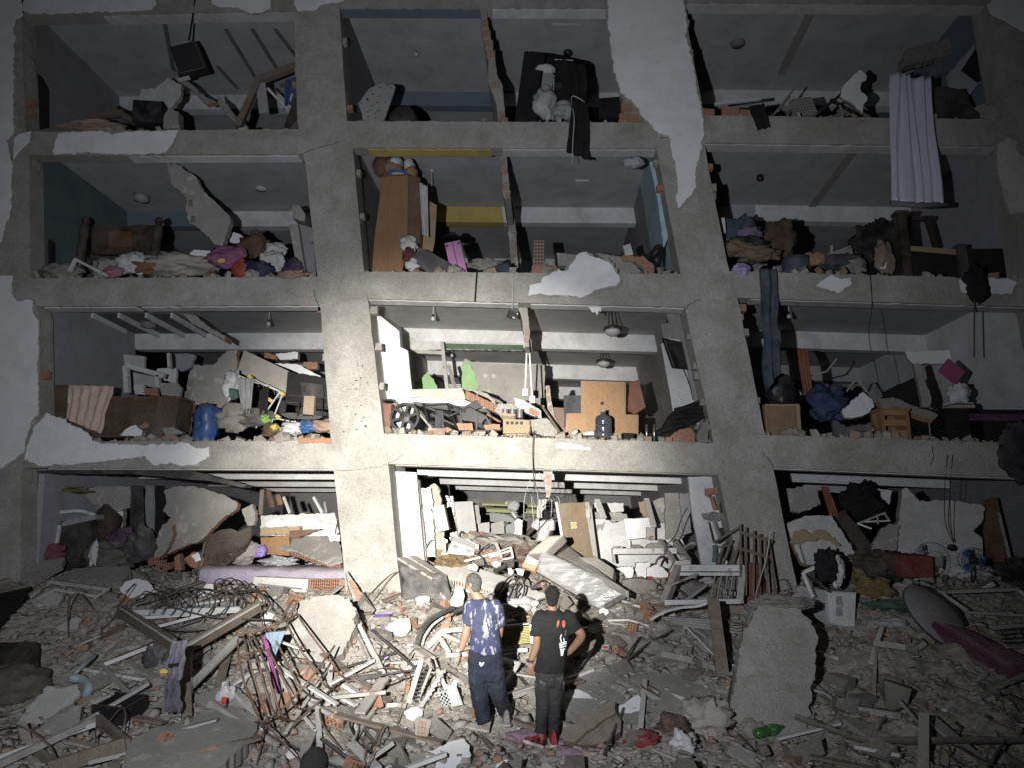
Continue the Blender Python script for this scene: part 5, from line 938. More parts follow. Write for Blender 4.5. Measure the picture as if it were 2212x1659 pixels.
heap('white_bag','white cloth bag on the pile of books','bag',CLOTHW,6,1445,655,.2,.15,.22,65,.25,Y=.75,lift=0)
p = A(6,1403,522,.5); ob(MB().box(p,(.36,.05,.36),rot3(10,-12,45)),'pink_cushion','pink square cushion hanging above the books','cushion',mat('hot pink',(.50,.06,.24),.8,.1,8,.1))
heap('blue_bag','crumpled blue bag in the middle of the right second floor','bag',mat('blue cloth bag',(.02,.045,.13),.8,.3,6,.4),6,700,705,.36,.25,.32,66,.3,Y=.8,lift=0)
frag('plaster_piece','white plaster slab tilted between blue bag and orange chest',6,[(780,750),(830,700),(900,640),(930,670),(970,720),(920,770),(860,790),(800,790)],.5,.06,[PLAST,MORT],.02,.07,67,tilt=20)
frag('brick_fragment','fallen wall piece with orange brick edge on the orange chest',6,[(990,690),(1070,670),(1180,720),(1330,770),(1300,800),(1200,770),(1100,730),(1010,740)],.45,.12,[MORT,BRICK],.02,.07,68,tilt=30)
frag('black_screen','black leaning panel in the right second floor',6,[(1022,640),(1200,550),(1230,620),(1228,720),(1030,720)],.9,.04,BLACK,0,.1,69,cat='panel')
frag('masonry_fragment','grey wall piece leaning right of the black panel',6,[(1190,480),(1215,470),(1290,680),(1280,730),(1240,730)],.8,.08,CB,.015,.08,70)
frag('white_board','white board lying high at the back of the right second floor',6,[(1140,410),(1440,400),(1455,470),(1380,480),(1180,478),(1150,440)],2.6,.06,[PLAST,MORT],.02,.1,71,cat='board')
mb = MB(); drape(mb,6,[(525,395),(585,395),(620,690),(565,660)],.9,3,.04,seed=21); ob(mb,'rust_curtain','rust coloured curtain hanging in the right second floor','curtain',mat('rust orange cloth',(.30,.085,.025)),smooth=True,solid=.008)
mb = MB(); drape(mb,6,[(310,-60),(410,-60),(432,520),(350,640)],-.1,2,.05,seed=22,wob=.06,nv=40); ob(mb,'blue_cloth','long dark blue cloth hanging from the third floor edge on the right','cloth',mat('dark blue denim',(.05,.07,.11),.95,.35,6,.4),smooth=True,solid=.012)
heap('black_stove','black domed stove behind the brown bedside cabinet','stove',BLACK,6,430,640,.28,.22,.34,72,.1,Y=.7,lift=0)
for i,(a,b2,lb) in enumerate((((610,545),(700,520),'broken pale pipe at the back of the right second floor'),((790,665),(850,575),'pale slanting stick behind the blue bag'),((500,580),(550,660),'bent pale strip beside the black stove'),((940,890),(985,795),'white stick leaning on the orange chest'),((690,525),(750,450),'upper end of a broken pale pipe in the right second floor'),((870,570),(930,660),'grey beam end slanting behind the plaster slab'))):
    bars('stick',lb,'stick',DFRAME,[(A(6,*a,.5 if i == 3 else 1.3),A(6,*b2,.5 if i == 3 else 1.3),.04,.03)],'stick')
so = T('magenta_sofa','dark sofa with a magenta seat at the right edge of the second floor','sofa',A(6,1700,880,.4)); MB().box(Vector((A(6,1740,800,.5).x,.8,z2 + .3)),(1.5,.7,.6)).build('sofa_base',BLACKF,so); MB().box(Vector((A(6,1740,800,.5).x,.8,A(6,1700,790,.5).z)),(1.5,.72,.12)).build('seat',mat('plum cloth',(.10,.03,.10),.95,.2,6,.2),so)
heap('dark_rug','dark rug hanging over the right end of the second floor edge','rug',mat('dark striped rug',(.04,.04,.05),.95,.5,5,.4),6,1790,980,.35,.12,.5,73,.2,Y=-.05,lift=0)
cable('wire','rod on a wire hanging from the third floor at the right',RUST,[A(6,1533,60,-.08),A(6,1533,200,-.08),A(6,1532,440,-.08)],.014); heap('lump','dark lump of torn lining on the third floor edge at the right','lining',BLACKF,6,1540,30,.2,.08,.35,74,.3,Y=-.05,lift=0)
cable('wire','thin wire hanging across the middle of the right second floor',BLACK,[A(6,940,-40,-.04),A(6,952,150,-.02),A(6,935,330,0),A(6,985,560,.2),A(6,965,640,.3)],.007)
# ================================================================== third storey,right bay
z3 = fl('R',3,.4)
cp = T('canopy_bed','dark wooden bed with tall square posts on the right third floor','bed',A(3,1300,1460,.6)); 
for x,y in ((1205,1160),(1528,1330)):
    q = A(3,x,y,.5); MB().box(Vector((q.x,.5,(q.z + z3) / 2)),(.16,.16,q.z - z3)).build('bed_post',WOODD,cp)
q = A(3,1205,1160,.5); MB().box(Vector((q.x,.5,q.z)),(.24,.22,.06)).build('post_cap',WOODD,cp)
MB().box(Vector((A(3,1400,1400,.7).x,.9,z3 + .35)),(2.4,.8,.7)).build('bed_body',BLACKF,cp)
MB().bar(A(3,1215,1345,.52),A(3,1520,1370,.52),.06,.1).build('side_rail',CHIP,cp)
fr = bars('dark_stand','dark wooden stand behind the bed on the right third floor','stand',WOODD,[(A(3,1230,1190,1.3),A(3,1380,1180,1.3),.08,.08),(A(3,1350,1180,1.3),A(3,1400,1340,1.3),.08,.08),(A(3,1240,1190,1.3),A(3,1240,1340,1.3),.08,.08)],'leg')
for i,(x,y,rx,rz,c,nm,lb,Y) in enumerate(((330,1270,.4,.35,(.06,.09,.13),'blue quilt','folded dark blue quilt against the right column on the third floor',.9),(385,1280,.22,.18,(.24,.17,.30),'violet blanket','violet blanket on the dark blue quilt',.7),(370,1330,.4,.16,(.02,.02,.025),'black coat','black coat lying under the violet blanket',.6),(310,1350,.3,.14,(.22,.15,.08),'tan toy cloth','tan blanket with a knitted ring on the third floor edge',.45),(560,1290,.3,.38,(.10,.06,.035),'brown drape','brown drape hanging in the right third floor',.9),(430,1380,.4,.15,(.20,.14,.09),'brown blanket','brown blanket heap beside the blue tub',.5),(1090,1330,.45,.45,(.01,.01,.012),'black coat b','black coat heap left of the tall bed post',.8),(1120,1390,.16,.3,(.30,.22,.17),'pale garment','pale garment with a white paper in front of the black coat heap',.35),(340,1460,.16,.1,(.42,.34,.62),'lilac rag','lilac rag hanging over the third floor edge at the right column',.0),(850,1420,.4,.14,(.05,.055,.075),'navy cloth','navy cloth heap in the middle of the right third floor',.5),(740,1405,.2,.14,(.40,.24,.12),'peach cloth','peach and white cloth right of the blue tub',.4),(960,1440,.22,.16,(.28,.27,.25),'stone grey','grey plaster heap left of the pale garment',.4))):
    heap('cloth_heap',lb,'cloth',mat(nm,c,.95,.25,7,.35,dust=.15),3,x,y,rx,rx * .6,rz,80 + i,.32,Y=Y,lift=0)
mb = MB(); q = A(3,655,1450,.4); mb.lathe([(.02,0),(.2,.0),(.24,.1),(.26,.42),(.27,.5),(.25,.5),(.23,.1),(.02,.06)],20,Matrix.Translation(Vector((q.x,.5,z3)))); ob(mb,'blue_tub','grey blue plastic tub on the right third floor edge','tub',mat('grey blue plastic',(.07,.085,.13),.5,.15,5,.05),smooth=True)
ob(MB().prism([A(3,x,y,.3) for x,y in ((1098,1410),(1115,1395),(1132,1410),(1132,1458),(1100,1455))],(0,.02,0)),'white_paper','small house shaped white paper on the pale garment','paper',PLAST)
cr = bars('wooden_crate','broken wooden crate with pale slats on the right third floor','crate',DFRAME,[(A(3,745,1420,.45),A(3,940,1345,.6),.06,.1),(A(3,935,1350,.6),A(3,955,1450,.5),.05,.05),(A(3,830,1390,.5),A(3,835,1330,.5),.04,.04),(A(3,935,1430,.5),A(3,960,1400,.6),.04,.03)],'slat')
S('wall_edge',None,None,3,[(200,1180),(255,1180),(262,1260),(245,1260)],.52,.1,PAINTW,0,parent=bld)
# ================================================================== fourth storey,right bay
cu_ = T('satin_curtain','long pale satin curtain hanging out of the fourth floor on the right','curtain',A(3,1290,1100,-.12))
mb = MB(); NU,NV = 60,40; rows = []
TLc,TRc,BRc,BLc = A(3,1145,398,-.1),A(3,1370,430,-.1),A(3,1440,1110,-.12),A(3,1155,1095,-.12)
for i in range(NV + 1):
    t_ = i / NV; row = []
    for j in range(NU + 1):
        s_ = j / NU; p = TLc.lerp(TRc,s_).lerp(BLc.lerp(BRc,s_),t_); ph = s_ * 6.283 * 5 + 4.5 * mnoise.noise(Vector((s_ * 3,t_ * 1.2,4)))
        p.y += (.045 + .04 * mnoise.noise(Vector((s_ * 5,t_,2)))) * math.sin(ph) * (1 - .35 * t_) - .04 + .03 * mnoise.noise(Vector((s_ * 4,t_ * 3,8))); row.append(p)
    rows.append(row)
mb.grid(rows); mb.build('fabric',mat('pale satin',(.62,.62,.74),.27,.06,3,.05,spec=.7,stretch=(4,1,1),sheen=.3,grime=.05),cu_,True,solid=.005)
MB().tube([BLc + Vector((0,-.02,-.02)),BLc.lerp(BRc,.45) + Vector((0,-.02,-.05)),BRc + Vector((.06,-.02,0))],.05,8).build('hem_roll',mat('grey hem',(.17,.17,.19),.8,.1,4,.1),cu_,True)
frag('plaster_piece','bright white plaster piece with a bitten edge on the right fourth floor',3,[(990,372),(1010,390),(1028,410),(1025,430),(1000,440),(988,480),(1000,500),(1028,520),(1025,545),(1005,570),(1003,612),(960,570),(882,520),(900,460)],.6,.06,[PLAST,MORT],.015,.05,91)
q = [A(3,x,y,.3) for x,y in ((612,535),(725,500),(760,610),(650,625))]; vb = T('vent_block','ventilated brick block with a lattice front on the right fourth floor','block',q[3]); mb = MB(); hollow(mb,q[3],q[2] - q[3],q[0] - q[3],Vector((0,.14,0)),7,6,.02,.1); mb.build('block_body',[MORT,CONCD],vb)
for i,(x0,x1,y0_,y1_,lb) in enumerate(((135,200,585,612,'leftmost orange brick on the right fourth floor edge'),(240,335,578,618,'orange brick second from the right column on the fourth floor edge'),(340,400,590,618,'darker brick third from the right column on the fourth floor edge'))): ob(MB().prism([A(3,x,y,.06) for x,y in ((x0,y0_),(x1,y0_ + 4),(x1,y1_ + 40),(x0,y1_ + 40))],(0,.1,0)),'brick',lb,'brick',BRICK)
bars('lath','white lath on the bricks of the right fourth floor','lath',WFRAME,[(A(3,200,565,.2),A(3,450,535,.3),.05,.05)],'lath')
mb = MB(); drape(mb,3,[(385,575),(470,560),(500,690),(435,700)],-.06,2,.03,seed=31); ob(mb,'black_cloth','black cloth hanging over the fourth floor edge at right','cloth',BLACKF,smooth=True,solid=.02)
for i,(a,b2,lb) in enumerate((((520,620),(640,470),'thin pale stick rising left of the lattice block'),((545,600),(610,520),'shorter stick left of the lattice block'),((760,610),(900,500),'dark beam slanting right of the lattice block'),((830,540),(1000,630),'broken dark beam under the white plaster piece'),((880,570),(910,640),'small pale stick under the dark beam'))): bars('stick',lb,'stick',WOODD if i in (2,3) else DFRAME,[(A(3,*a,.4),A(3,*b2,.7),.05 if i in (2,3) else .03,.06 if i in (2,3) else .03)],'stick')
frag('masonry_fragment','dark brown collapsed wall piece right of the satin curtain',3,[(1400,470),(1560,480),(1590,560),(1640,620),(1660,700),(1600,790),(1420,790)],.1,.2,mat('black brown debris',(.035,.03,.026),.95,.4,4,.6),.03,.1,92)
frag('masonry_fragment','grey concrete lump below the pale wall on the right fourth floor',3,[(1590,590),(1660,560),(1740,580),(1750,640),(1660,640),(1600,625)],.2,.2,CB,.03,.07,93)
# pale side wall with a diamond opening at the right end
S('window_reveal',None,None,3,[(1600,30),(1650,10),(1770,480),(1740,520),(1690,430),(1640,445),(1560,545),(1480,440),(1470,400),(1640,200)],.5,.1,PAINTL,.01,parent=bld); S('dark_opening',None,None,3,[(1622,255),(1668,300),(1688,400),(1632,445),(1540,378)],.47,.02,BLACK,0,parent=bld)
for i,(a,b2) in enumerate((((1250,260),(1480,200)),((1380,360),(1640,120)))): S('fallen_beam',None,None,3,[(a[0],a[1]),(b2[0],b2[1]),(b2[0] + 10,b2[1] + 90),(a[0] - 40,a[1] + 100)],1.2 + .4 * i,.2,(CONCD,PAINTB)[i],.02,parent=bld)
# ================================================================== fourth storey,middle bay
def brickwall_edge(k,pts,Y,dep,label=None,name='partition_stub',nb=8,seed=1,bm=None):
    # stub of a partition running into the room,its broken edge facing out with brick ends showing
    P = [A(k,x,y,Y) for x,y in pts]; n = len(pts) // 2; L,Rr = P[:n],P[n:][::-1]
    mb = MB(); mb.prism(jag(P,.012,.08,seed),(0,dep,0)); w_ = mb.build(name,RENDER,bld)
    rnd = random.Random(seed)
    for i in range(nb):
        t = (i + .5) / nb; 
        if rnd.random() < .35: continue
        f = t * (n - 1); j = min(int(f),n - 2); u_ = f - j; a = L[j].lerp(L[j + 1],u_); b2 = Rr[j].lerp(Rr[j + 1],u_); wd = (b2 - a).length * .6; hh = abs(P[0].z - P[n - 1].z) / nb * .62
        c = a.lerp(b2,.5); m2 = MB(); hollow(m2,Vector((c.x - wd / 2,Y - .012,c.z - hh / 2)),Vector((wd,0,0)),Vector((0,0,hh)),Vector((0,.1,0)),2,3,.012,.06); m2.build('hollow_brick',[BRICK,BRICKH],w_)
    return w_
brickwall_edge(2,[(878,40),(890,200),(918,320),(920,440),(960,560),(972,655),(1012,650),(998,470),(965,400),(945,250),(918,130),(910,40)],.12,2.0,nb=11,seed=3)
z4 = fl('M',4,.5); z3 = fl('M',3,.5); z2 = fl('M',2,.5)
pc = frag('sketch_board','pale drawing board with scribbled lines on the fourth floor',2,[(235,620),(212,560),(270,480),(330,450),(405,455),(415,470),(360,630),(330,690),(240,690)],.35,.04,mat('scribbled paper',(.46,.45,.42),.8,.08,4,.05,fleck=((.06,.06,.06),13,.61)),0,tilt=12,cat='board')
mb = MB(); q = A(2,455,650,.5); rows = []
for i in range(12):
    th = R(90) * i / 11; rows.append([Vector((q.x + .34 * math.cos(th) * math.cos(ph) ,.55 + .3 * math.cos(th) * math.sin(ph),z4 + .55 * math.sin(th) + .2)) * 1.0 + Vector((0,0,.02 * mnoise.noise(Vector((math.cos(ph) * 4,math.sin(ph) * 4,th * 4))))) for ph in [2 * math.pi * j / 24 for j in range(25)]])
mb.grid(rows); ob(mb,'wicker_basket','dark wicker basket turned upside down on the fourth floor','basket',mat('dark wicker',(.06,.055,.05),.9,.4,30,.8),smooth=True)
bw = T('black_wardrobe','black wardrobe with a broken open side on the fourth floor','wardrobe',A(2,1250,650,.5))
q = [A(2,x,y,.45) for x,y in ((1115,275),(1230,285),(1175,700),(1055,700))]; MB().prism(q,(0,.03,0)).build('side_panel',BLACK,bw)
q = [A(2,x,y,.75) for x,y in ((1230,285),(1440,340),(1460,600),(1480,720),(1170,720))]; MB().prism(q,(0,.03,0)).build('back_panel',BLACK,bw)
MB().prism([A(2,1230,285,.45),A(2,1440,330,.5),A(2,1440,340,.75),A(2,1230,290,.75)],(0,0,-.02)).build('top_panel',BLACK,bw)
for y in (465,): MB().bar(A(2,1190,y,.6),A(2,1390,y,.6),.2,.02).build('shelf',STEELD,bw)
for a,b2 in (((1180,420),(1175,650)),((1275,420),(1270,650)),((1185,410),(1280,410)),((1280,320),(1380,325)),((1350,430),(1430,390))): MB().bar(A(2,*a,.5),A(2,*b2,.5),.015,.015).build('rail',WFRAME,bw)
heap('white_pillow','white rolled pillow on the upper shelf of the black wardrobe','pillow',CLOTHW,2,1225,380,.22,.15,.11,31,.12,Y=.55,lift=0); ob(MB().box(A(2,1235,445,.55),(.26,.2,.3),rot3(0,0,4)),'grey_box','grey fabric box on the wardrobe shelf','box',CLOTHG)
heap('white_bundle','white plastic wrapped bundle at the foot of the black wardrobe','bundle',mat('white film',(.66,.66,.65)),2,1225,560,.24,.2,.36,32,.2,Y=.5,lift=0)
heap('white_bundle','twisted white cloth beside the hanging black coat','bundle',CLOTHG,2,1335,600,.26,.2,.16,33,.35,Y=.4,lift=0)
mb = MB(); drape(mb,2,[(1300,320),(1450,350),(1460,600),(1330,560)],.42,3,.06,seed=41,wob=.06); ob(mb,'black_clothes','black clothes spilling from the wardrobe rail','clothes',BLACKF,smooth=True,solid=.03)
mb = MB(); drape(mb,2,[(1375,540),(1465,560),(1470,870),(1345,820)],-.05,3,.035,seed=42,nv=34,wob=.03); ob(mb,'black_coat','black coat hanging over the fourth floor edge in the middle','coat',BLACKF,smooth=True,solid=.015)
cable('white_cable','white cord hanging down along the black coat',WFRAME,[A(2,1430,610,.1),A(2,1445,560,.1),A(2,1400,525,.1),A(2,1370,530,.05),A(2,1385,640,-.09),A(2,1378,760,-.1),A(2,1375,885,-.1)],.008)
ob(MB().box(A(2,1577,605,.4),(.42,.3,.45),rot3(-6)),'black_box','black box beside the brick stub on the fourth floor','box',BLACK)
for i,(x0,x1,y0_,y1_) in enumerate(((1630,1690,612,655),(1695,1755,618,655),(1640,1700,560,600))): MB().prism([A(2,x,y,-.012) for x,y in ((x0,y0_),(x1,y0_),(x1,y1_),(x0,y1_))],(0,.1,0)).build('brick',BRICK,wl)
# ================================================================== third storey,middle bay
brickwall_edge(2,[(985,845),(992,930),(1000,1050),(1008,1080),(1042,1075),(1035,1000),(1022,900),(1018,845)],.3,1.2,nb=4,seed=5)
brickwall_edge(2,[(1022,1080),(1028,1200),(1035,1330),(1045,1480),(1085,1480),(1072,1330),(1065,1200),(1048,1080)],1.6,1.8,nb=2,seed=6)
wd = T('brown_wardrobe','tall brown wardrobe leaning on the third floor of the middle bay','wardrobe',A(2,400,1450,.35))
MB().prism([A(2,x,y,.3) for x,y in ((345,955),(485,945),(480,1300),(445,1520),(285,1520),(300,1300))],(0,.03,0)).build('side_panel',WOODO,wd); MB().prism([A(2,x,y,.34) for x,y in ((488,945),(548,965),(555,1200),(548,1320),(462,1290),(482,1100))],(0,.6,0)).build('door_panel',WOODB,wd)
MB().prism([A(2,340,950,.3),A(2,490,940,.3),A(2,550,960,.9),A(2,380,965,.9)],(0,0,-.03)).build('top_panel',WOODB,wd)
pt = T('plush_toys','orange and brown plush heap with a blue band on top of the wardrobe','soft toy',A(2,410,950,.55))
for i,(x,y,rx,rz,m) in enumerate(((345,900,.2,.24,mat('brown plush',(.15,.07,.03),.98,.2,20,.5)),(420,885,.14,.12,CLOTHW),(490,900,.11,.13,CLOTHW),(500,940,.13,.14,mat('orange plush',(.42,.20,.05),.98,.15,20,.5)),(400,905,.2,.17,mat('tan plush',(.30,.19,.11),.98,.15,20,.5)))):
    mb = MB(); blob(mb,A(2,x,y,.55),(rx,.18,rz),50 + i,.12); mb.build('plush_body',m,pt,True)
bd = MB().prism([A(2,x,y,.36) for x,y in ((375,925),(400,915),(470,922),(482,942),(440,950),(380,945))],(0,.03,0)).build('blue_band',BLUEP,pt)
for i in range(7): MB().bar(A(2,398 + i * 9,945 - abs(3 - i) * .6,.352),A(2,400 + i * 9,932 + abs(3 - i) * 1.2,.352),.022,.006).build('white_print',mat('white print',(.8,.8,.78),.6,.03,4,0),bd)
mb = MB(); drape(mb,2,[(545,985),(590,1010),(595,1285),(562,1270)],.3,2,.025,seed=44); ob(mb,'white_towel','white towel hanging from the side of the brown wardrobe','towel',CLOTHW,smooth=True,solid=.012)
S('chipboard','pale chipboard panel leaning behind the white towel','board',2,[(590,1085),(640,1110),(628,1310),(615,1370),(500,1370),(555,1270)],.62,.03,CHIP,0)
sc = T('pink_suitcase','pink hard shell suitcase standing on the third floor edge','suitcase',A(2,745,1470,.3)); q = [A(2,x,y,.28) for x,y in ((682,1318),(765,1300),(805,1480),(720,1490))]
for i in range(2):
    a0,a1 = (0,.47) if i == 0 else (.53,1); f = [q[0].lerp(q[1],a0),q[0].lerp(q[1],a1),q[3].lerp(q[2],a1),q[3].lerp(q[2],a0)]; MB().prism(f,(0,.18,0)).build('shell',PINKP,sc)
MB().prism([q[0].lerp(q[1],.46) + Vector((0,.012,0)),q[0].lerp(q[1],.54) + Vector((0,.012,0)),q[3].lerp(q[2],.54) + Vector((0,.012,0)),q[3].lerp(q[2],.46) + Vector((0,.012,0))],(0,.15,0)).build('zip_band',mat('dark pink band',(.16,.07,.15),.7,.1,5,0),sc)
for s_,t_ in ((.12,.1),(.88,.08),(.12,.9),(.88,.92)):
    c = q[0].lerp(q[1],s_).lerp(q[3].lerp(q[2],s_),t_); MB().box(c + Vector((0,-.008,0)),(.05,.02,.05),rot3(0,0,10)).build('corner_guard',mat('dark pink band',(.16,.07,.15)),sc)
for s_ in (.3,.7): MB().lathe([(.025,-.01),(.025,.01)],10,Matrix.Translation(q[3].lerp(q[2],s_) + Vector((0,.09,-.02))) @ Matrix.Rotation(R(90),4,'Y')).build('wheel',BLACK,sc)
S('dark_suitcase','dark grey suitcase tipped over left of the pink suitcase','suitcase',2,[(515,1385),(545,1350),(580,1350),(720,1430),(722,1480),(600,1480),(515,1425)],.2,.3,mat('dark grey shell',(.075,.075,.085),.7,.15,6,.1,dust=.25),0)
hh = T('hanging_hat','black dish shaped lamp shade above the pink suitcase','lamp shade',A(2,720,1280,.8)); mb = MB(); mb.lathe([(.02,.10),(.09,.09),(.11,.03),(.19,0),(.19,-.01),(.02,.05)],20,Matrix.Translation(A(2,722,1288,.8))); mb.build('shade',BLACK,hh,True)
hb2 = T('brick_stack','upright hollow brick showing its cells on the third floor edge','brick',A(2,1190,1440,.2)); mb = MB(); O = A(2,1165,1440,.15); hollow(mb,O,A(2,1220,1440,.15) - O,A(2,1168,1303,.15) - O,Vector((0,.2,0)),3,7,.014,.08); mb.build('hollow_brick',[MORT,BRICKH],hb2)
for i,(pts,m,lb) in enumerate((([(1155,1440),(1235,1435),(1250,1480),(1155,1490)],BRICK,'orange brick pair below the upright hollow brick'),([(1240,1435),(1290,1440),(1290,1480),(1245,1480)],BRICK,'orange brick right of the upright hollow brick'),([(1290,1370),(1400,1380),(1390,1440),(1300,1440)],MORT,'low mortar stub of wall behind the white plaster tongue'),([(1640,1385),(1700,1380),(1720,1400),(1710,1420),(1650,1410)],BRICK,'orange brick bit left of the bent black pipe'),([(1700,1400),(1760,1385),(1820,1440),(1815,1505),(1770,1500),(1760,1450)],BRICK,'orange brick lump below the bent black pipe'),([(1500,1370),(1640,1390),(1720,1440),(1760,1480),(1600,1490),(1560,1420)],MORT,'grey mortar bank right of the white plaster tongue'),([(1650,1330),(1690,1318),(1705,1380),(1660,1385)],PLASTD,'pale block standing left of the light blue wall'),([(1175,1400),(1210,1385),(1240,1420),(1225,1440),(1180,1440)],MORT,'broken mortar lump before the upright hollow brick'))):
    S('masonry_lump',lb,'masonry',2,pts,.05 + .03 * i,.16,[m,MORT],.012,.06,60 + i)
cable('black_pipe','bent black pipe at the right end of the middle third floor',BLACK,[A(2,1740,1390,.5),A(2,1790,1385,.4),A(2,1830,1340,.4),A(2,1855,1345,.35),A(2,1845,1440,.3)],.045,'pipe',n=10)
for i,(x,y,rx,rz,m,lb) in enumerate(((490,1320,.14,.14,CLOTHW,'white paper heap beside the brown wardrobe'),(505,1440,.14,.1,CLOTHW,'white plastic scraps at the foot of the wardrobe'),(990,1460,.2,.08,mat('navy rag',(.04,.05,.09),.95,.3,8,.3),'navy rag on the middle third floor edge'),(900,1430,.3,.1,CONCD,'grey debris heap right of the pink suitcase'),(1700,880,.2,.1,PAINTL,'lilac scrap of lining under the fourth floor beam'),(490,1380,.12,.14,mat('maroon rag',(.12,.02,.03),.9,.2,8,.3),'maroon rag beside the dark suitcase'))): heap('rag',lb,'rag',m,2,x,y,rx,.12,rz,70 + i,.4,Y=.25 if i != 4 else .1,lift=0)
cable('black_strip','black strip hanging over the third floor edge',BLACK,[A(2,858,1465,-.02),A(2,852,1550,-.03),A(2,846,1635,-.03)],.016); cable('white_wire','white wire with a black box hanging below the third floor edge',WFRAME,[A(2,1052,1480,-.03),A(2,1050,1580,-.04),A(5,1002,0,-.04),A(5,998,90,-.04)],.007)
ob(MB().box(A(5,1000,122,-.04),(.16,.12,.13),rot3(20,10,15)),'junction_box','small black box hanging on the white wire','box',PLATE)
S('blue_wall_lining',None,None,2,[(1795,880),(1815,870),(1900,1230),(1890,1300),(1870,1340),(1840,1100)],.40,.05,PAINTC,.01,parent=bld)
# lamps and bulbs that hang from ceilings
def bulb(label,k,x,y,Y,zc,m=CLOTHW,r=.045):
    p = A(k,x,y,Y); t = T('light_bulb',label,'bulb',p); MB().tube([Vector((p.x,Y,zc)),p + Vector((0,0,.06))],.008,6).build('cord',WFRAME,t); MB().lathe([(.02,.08),(.022,.03)],10,Matrix.Translation(p)).build('holder',BLACK,t); mb = MB(); mb.lathe([(.005,-.06),(r * .8,-.045),(r,-.01),(r * .6,.02),(.018,.035)],12,Matrix.Translation(p)); mb.build('glass',m,t,True); MB().lathe([(.05,0),(.05,-.02),(.01,-.03)],12,Matrix.Translation((p.x,Y,zc))).build('rose',WFRAME,t)
bulb('bare bulb hanging beside the brown wardrobe',2,609,1030,1.6,ce('M',4)); bulb('bare bulb on the left ceiling of the lit second floor',5,559,140,1.3,ce('M',3)); bulb('small bulb at the back of the lit second floor',5,663,345,4.8,ce('M',3)); bulb('bare bulb on the right half of the left second floor ceiling',4,1524,248,1.5,ce('L',3)); bulb('small bulb on the left ceiling of the fourth floor middle bay',2,528,290,1.9,ce('M',5)); bulb('small pale fitting on the right second floor ceiling',6,481,205,1.2,ce('R',3))
BRONZE = mat('dark bronze',(.06,.045,.035),.4,.2,8,.05,metallic=.5)
def chandelier(label,k,x,y,Y,zc,s=1.0):
    p = A(k,x,y,Y); t = T('bowl_lamp',label,'lamp',p); M = Matrix.Translation(p)
    MB().lathe([(.11 * s,zc - p.z),(.11 * s,zc - p.z - .02),(.03,zc - p.z - .04)],16,Matrix.Translation(p)).build('ceiling_plate',BRONZE,t)
    for j in range(3):
        a = j * 2.094 + .4; MB().tube([Vector((p.x + .07 * s * math.cos(a),Y + .07 * s * math.sin(a),zc - .02)),Vector((p.x + .09 * s * math.cos(a),Y + .09 * s * math.sin(a),p.z + .07))],.012,6).build('hanger',BRONZE,t)
    MB().lathe([(.12 * s,.07),(.17 * s,.05),(.19 * s,.0),(.17 * s,-.015)],24,M).build('metal_ring',BRONZE,t,True); mb = MB(); mb.lathe([(.165 * s,-.01),(.15 * s,-.07),(.09 * s,-.12),(.005,-.135)],20,M); mb.build('glass_bowl',mat('frosted bowl',(.62,.62,.62),.35,.05,4,0),t,True)
chandelier('bronze bowl lamp on the front ceiling of the lit second floor',5,1556,205,1.3,ce('M',3)); chandelier('smaller looking bronze bowl lamp in the back room of the lit second floor',5,1506,385,4.6,ce('M',3))
def fitting(name,label,k,x,y,Y,zc,r,m,h=.04): 
    d = ray(*uv(k,x,y)); s_ = (zc - CAM.z) / d.z; p = CAM + d * s_; mb = MB(); mb.lathe([(r,0),(r * .95,-h),(.01,-h * 1.4)],20,Matrix.Translation((p.x,p.y,zc - .003))); ob(mb,name,label,'lamp',m,smooth=True)
fitting('round_light','round pale ceiling light on the left third floor ceiling',1,1480,1065,0,ce('L',4),.13,CLOTHW); fitting('round_light','dark ring lamp on the left third floor ceiling',1,805,1105,0,ce('L',4),.17,CLOTHG,.14); fitting('round_light','flat oval light on the right fourth floor ceiling',3,325,230,0,ce('R',5),.16,CONCD); fitting('round_light','small black fitting on the right third floor ceiling',3,445,950,0,ce('R',4),.07,BLACK,.1); fitting('round_light','dark round fitting on the fourth floor ceiling above the wardrobe',2,1352,270,0,ce('M',5),.11,BLACK,.1); fitting('round_light','dark lamp under the striped left second floor ceiling',4,845,245,0,ce('L',3),.17,CONCD,.1)
for k_,x,y,zc,lb in ((2,1345,120,ce('M',5),'tube light holder on the fourth floor ceiling'),(2,1428,970,ce('M',4),'short tube light on the third floor ceiling')):
    d = ray(*uv(k_,x,y)); p = CAM + d * ((zc - CAM.z) / d.z); ob(MB().box((p.x,p.y,zc - .03),(.62 if y < 200 else .3,.05,.05)),'tube_light',lb,'lamp',WFRAME)
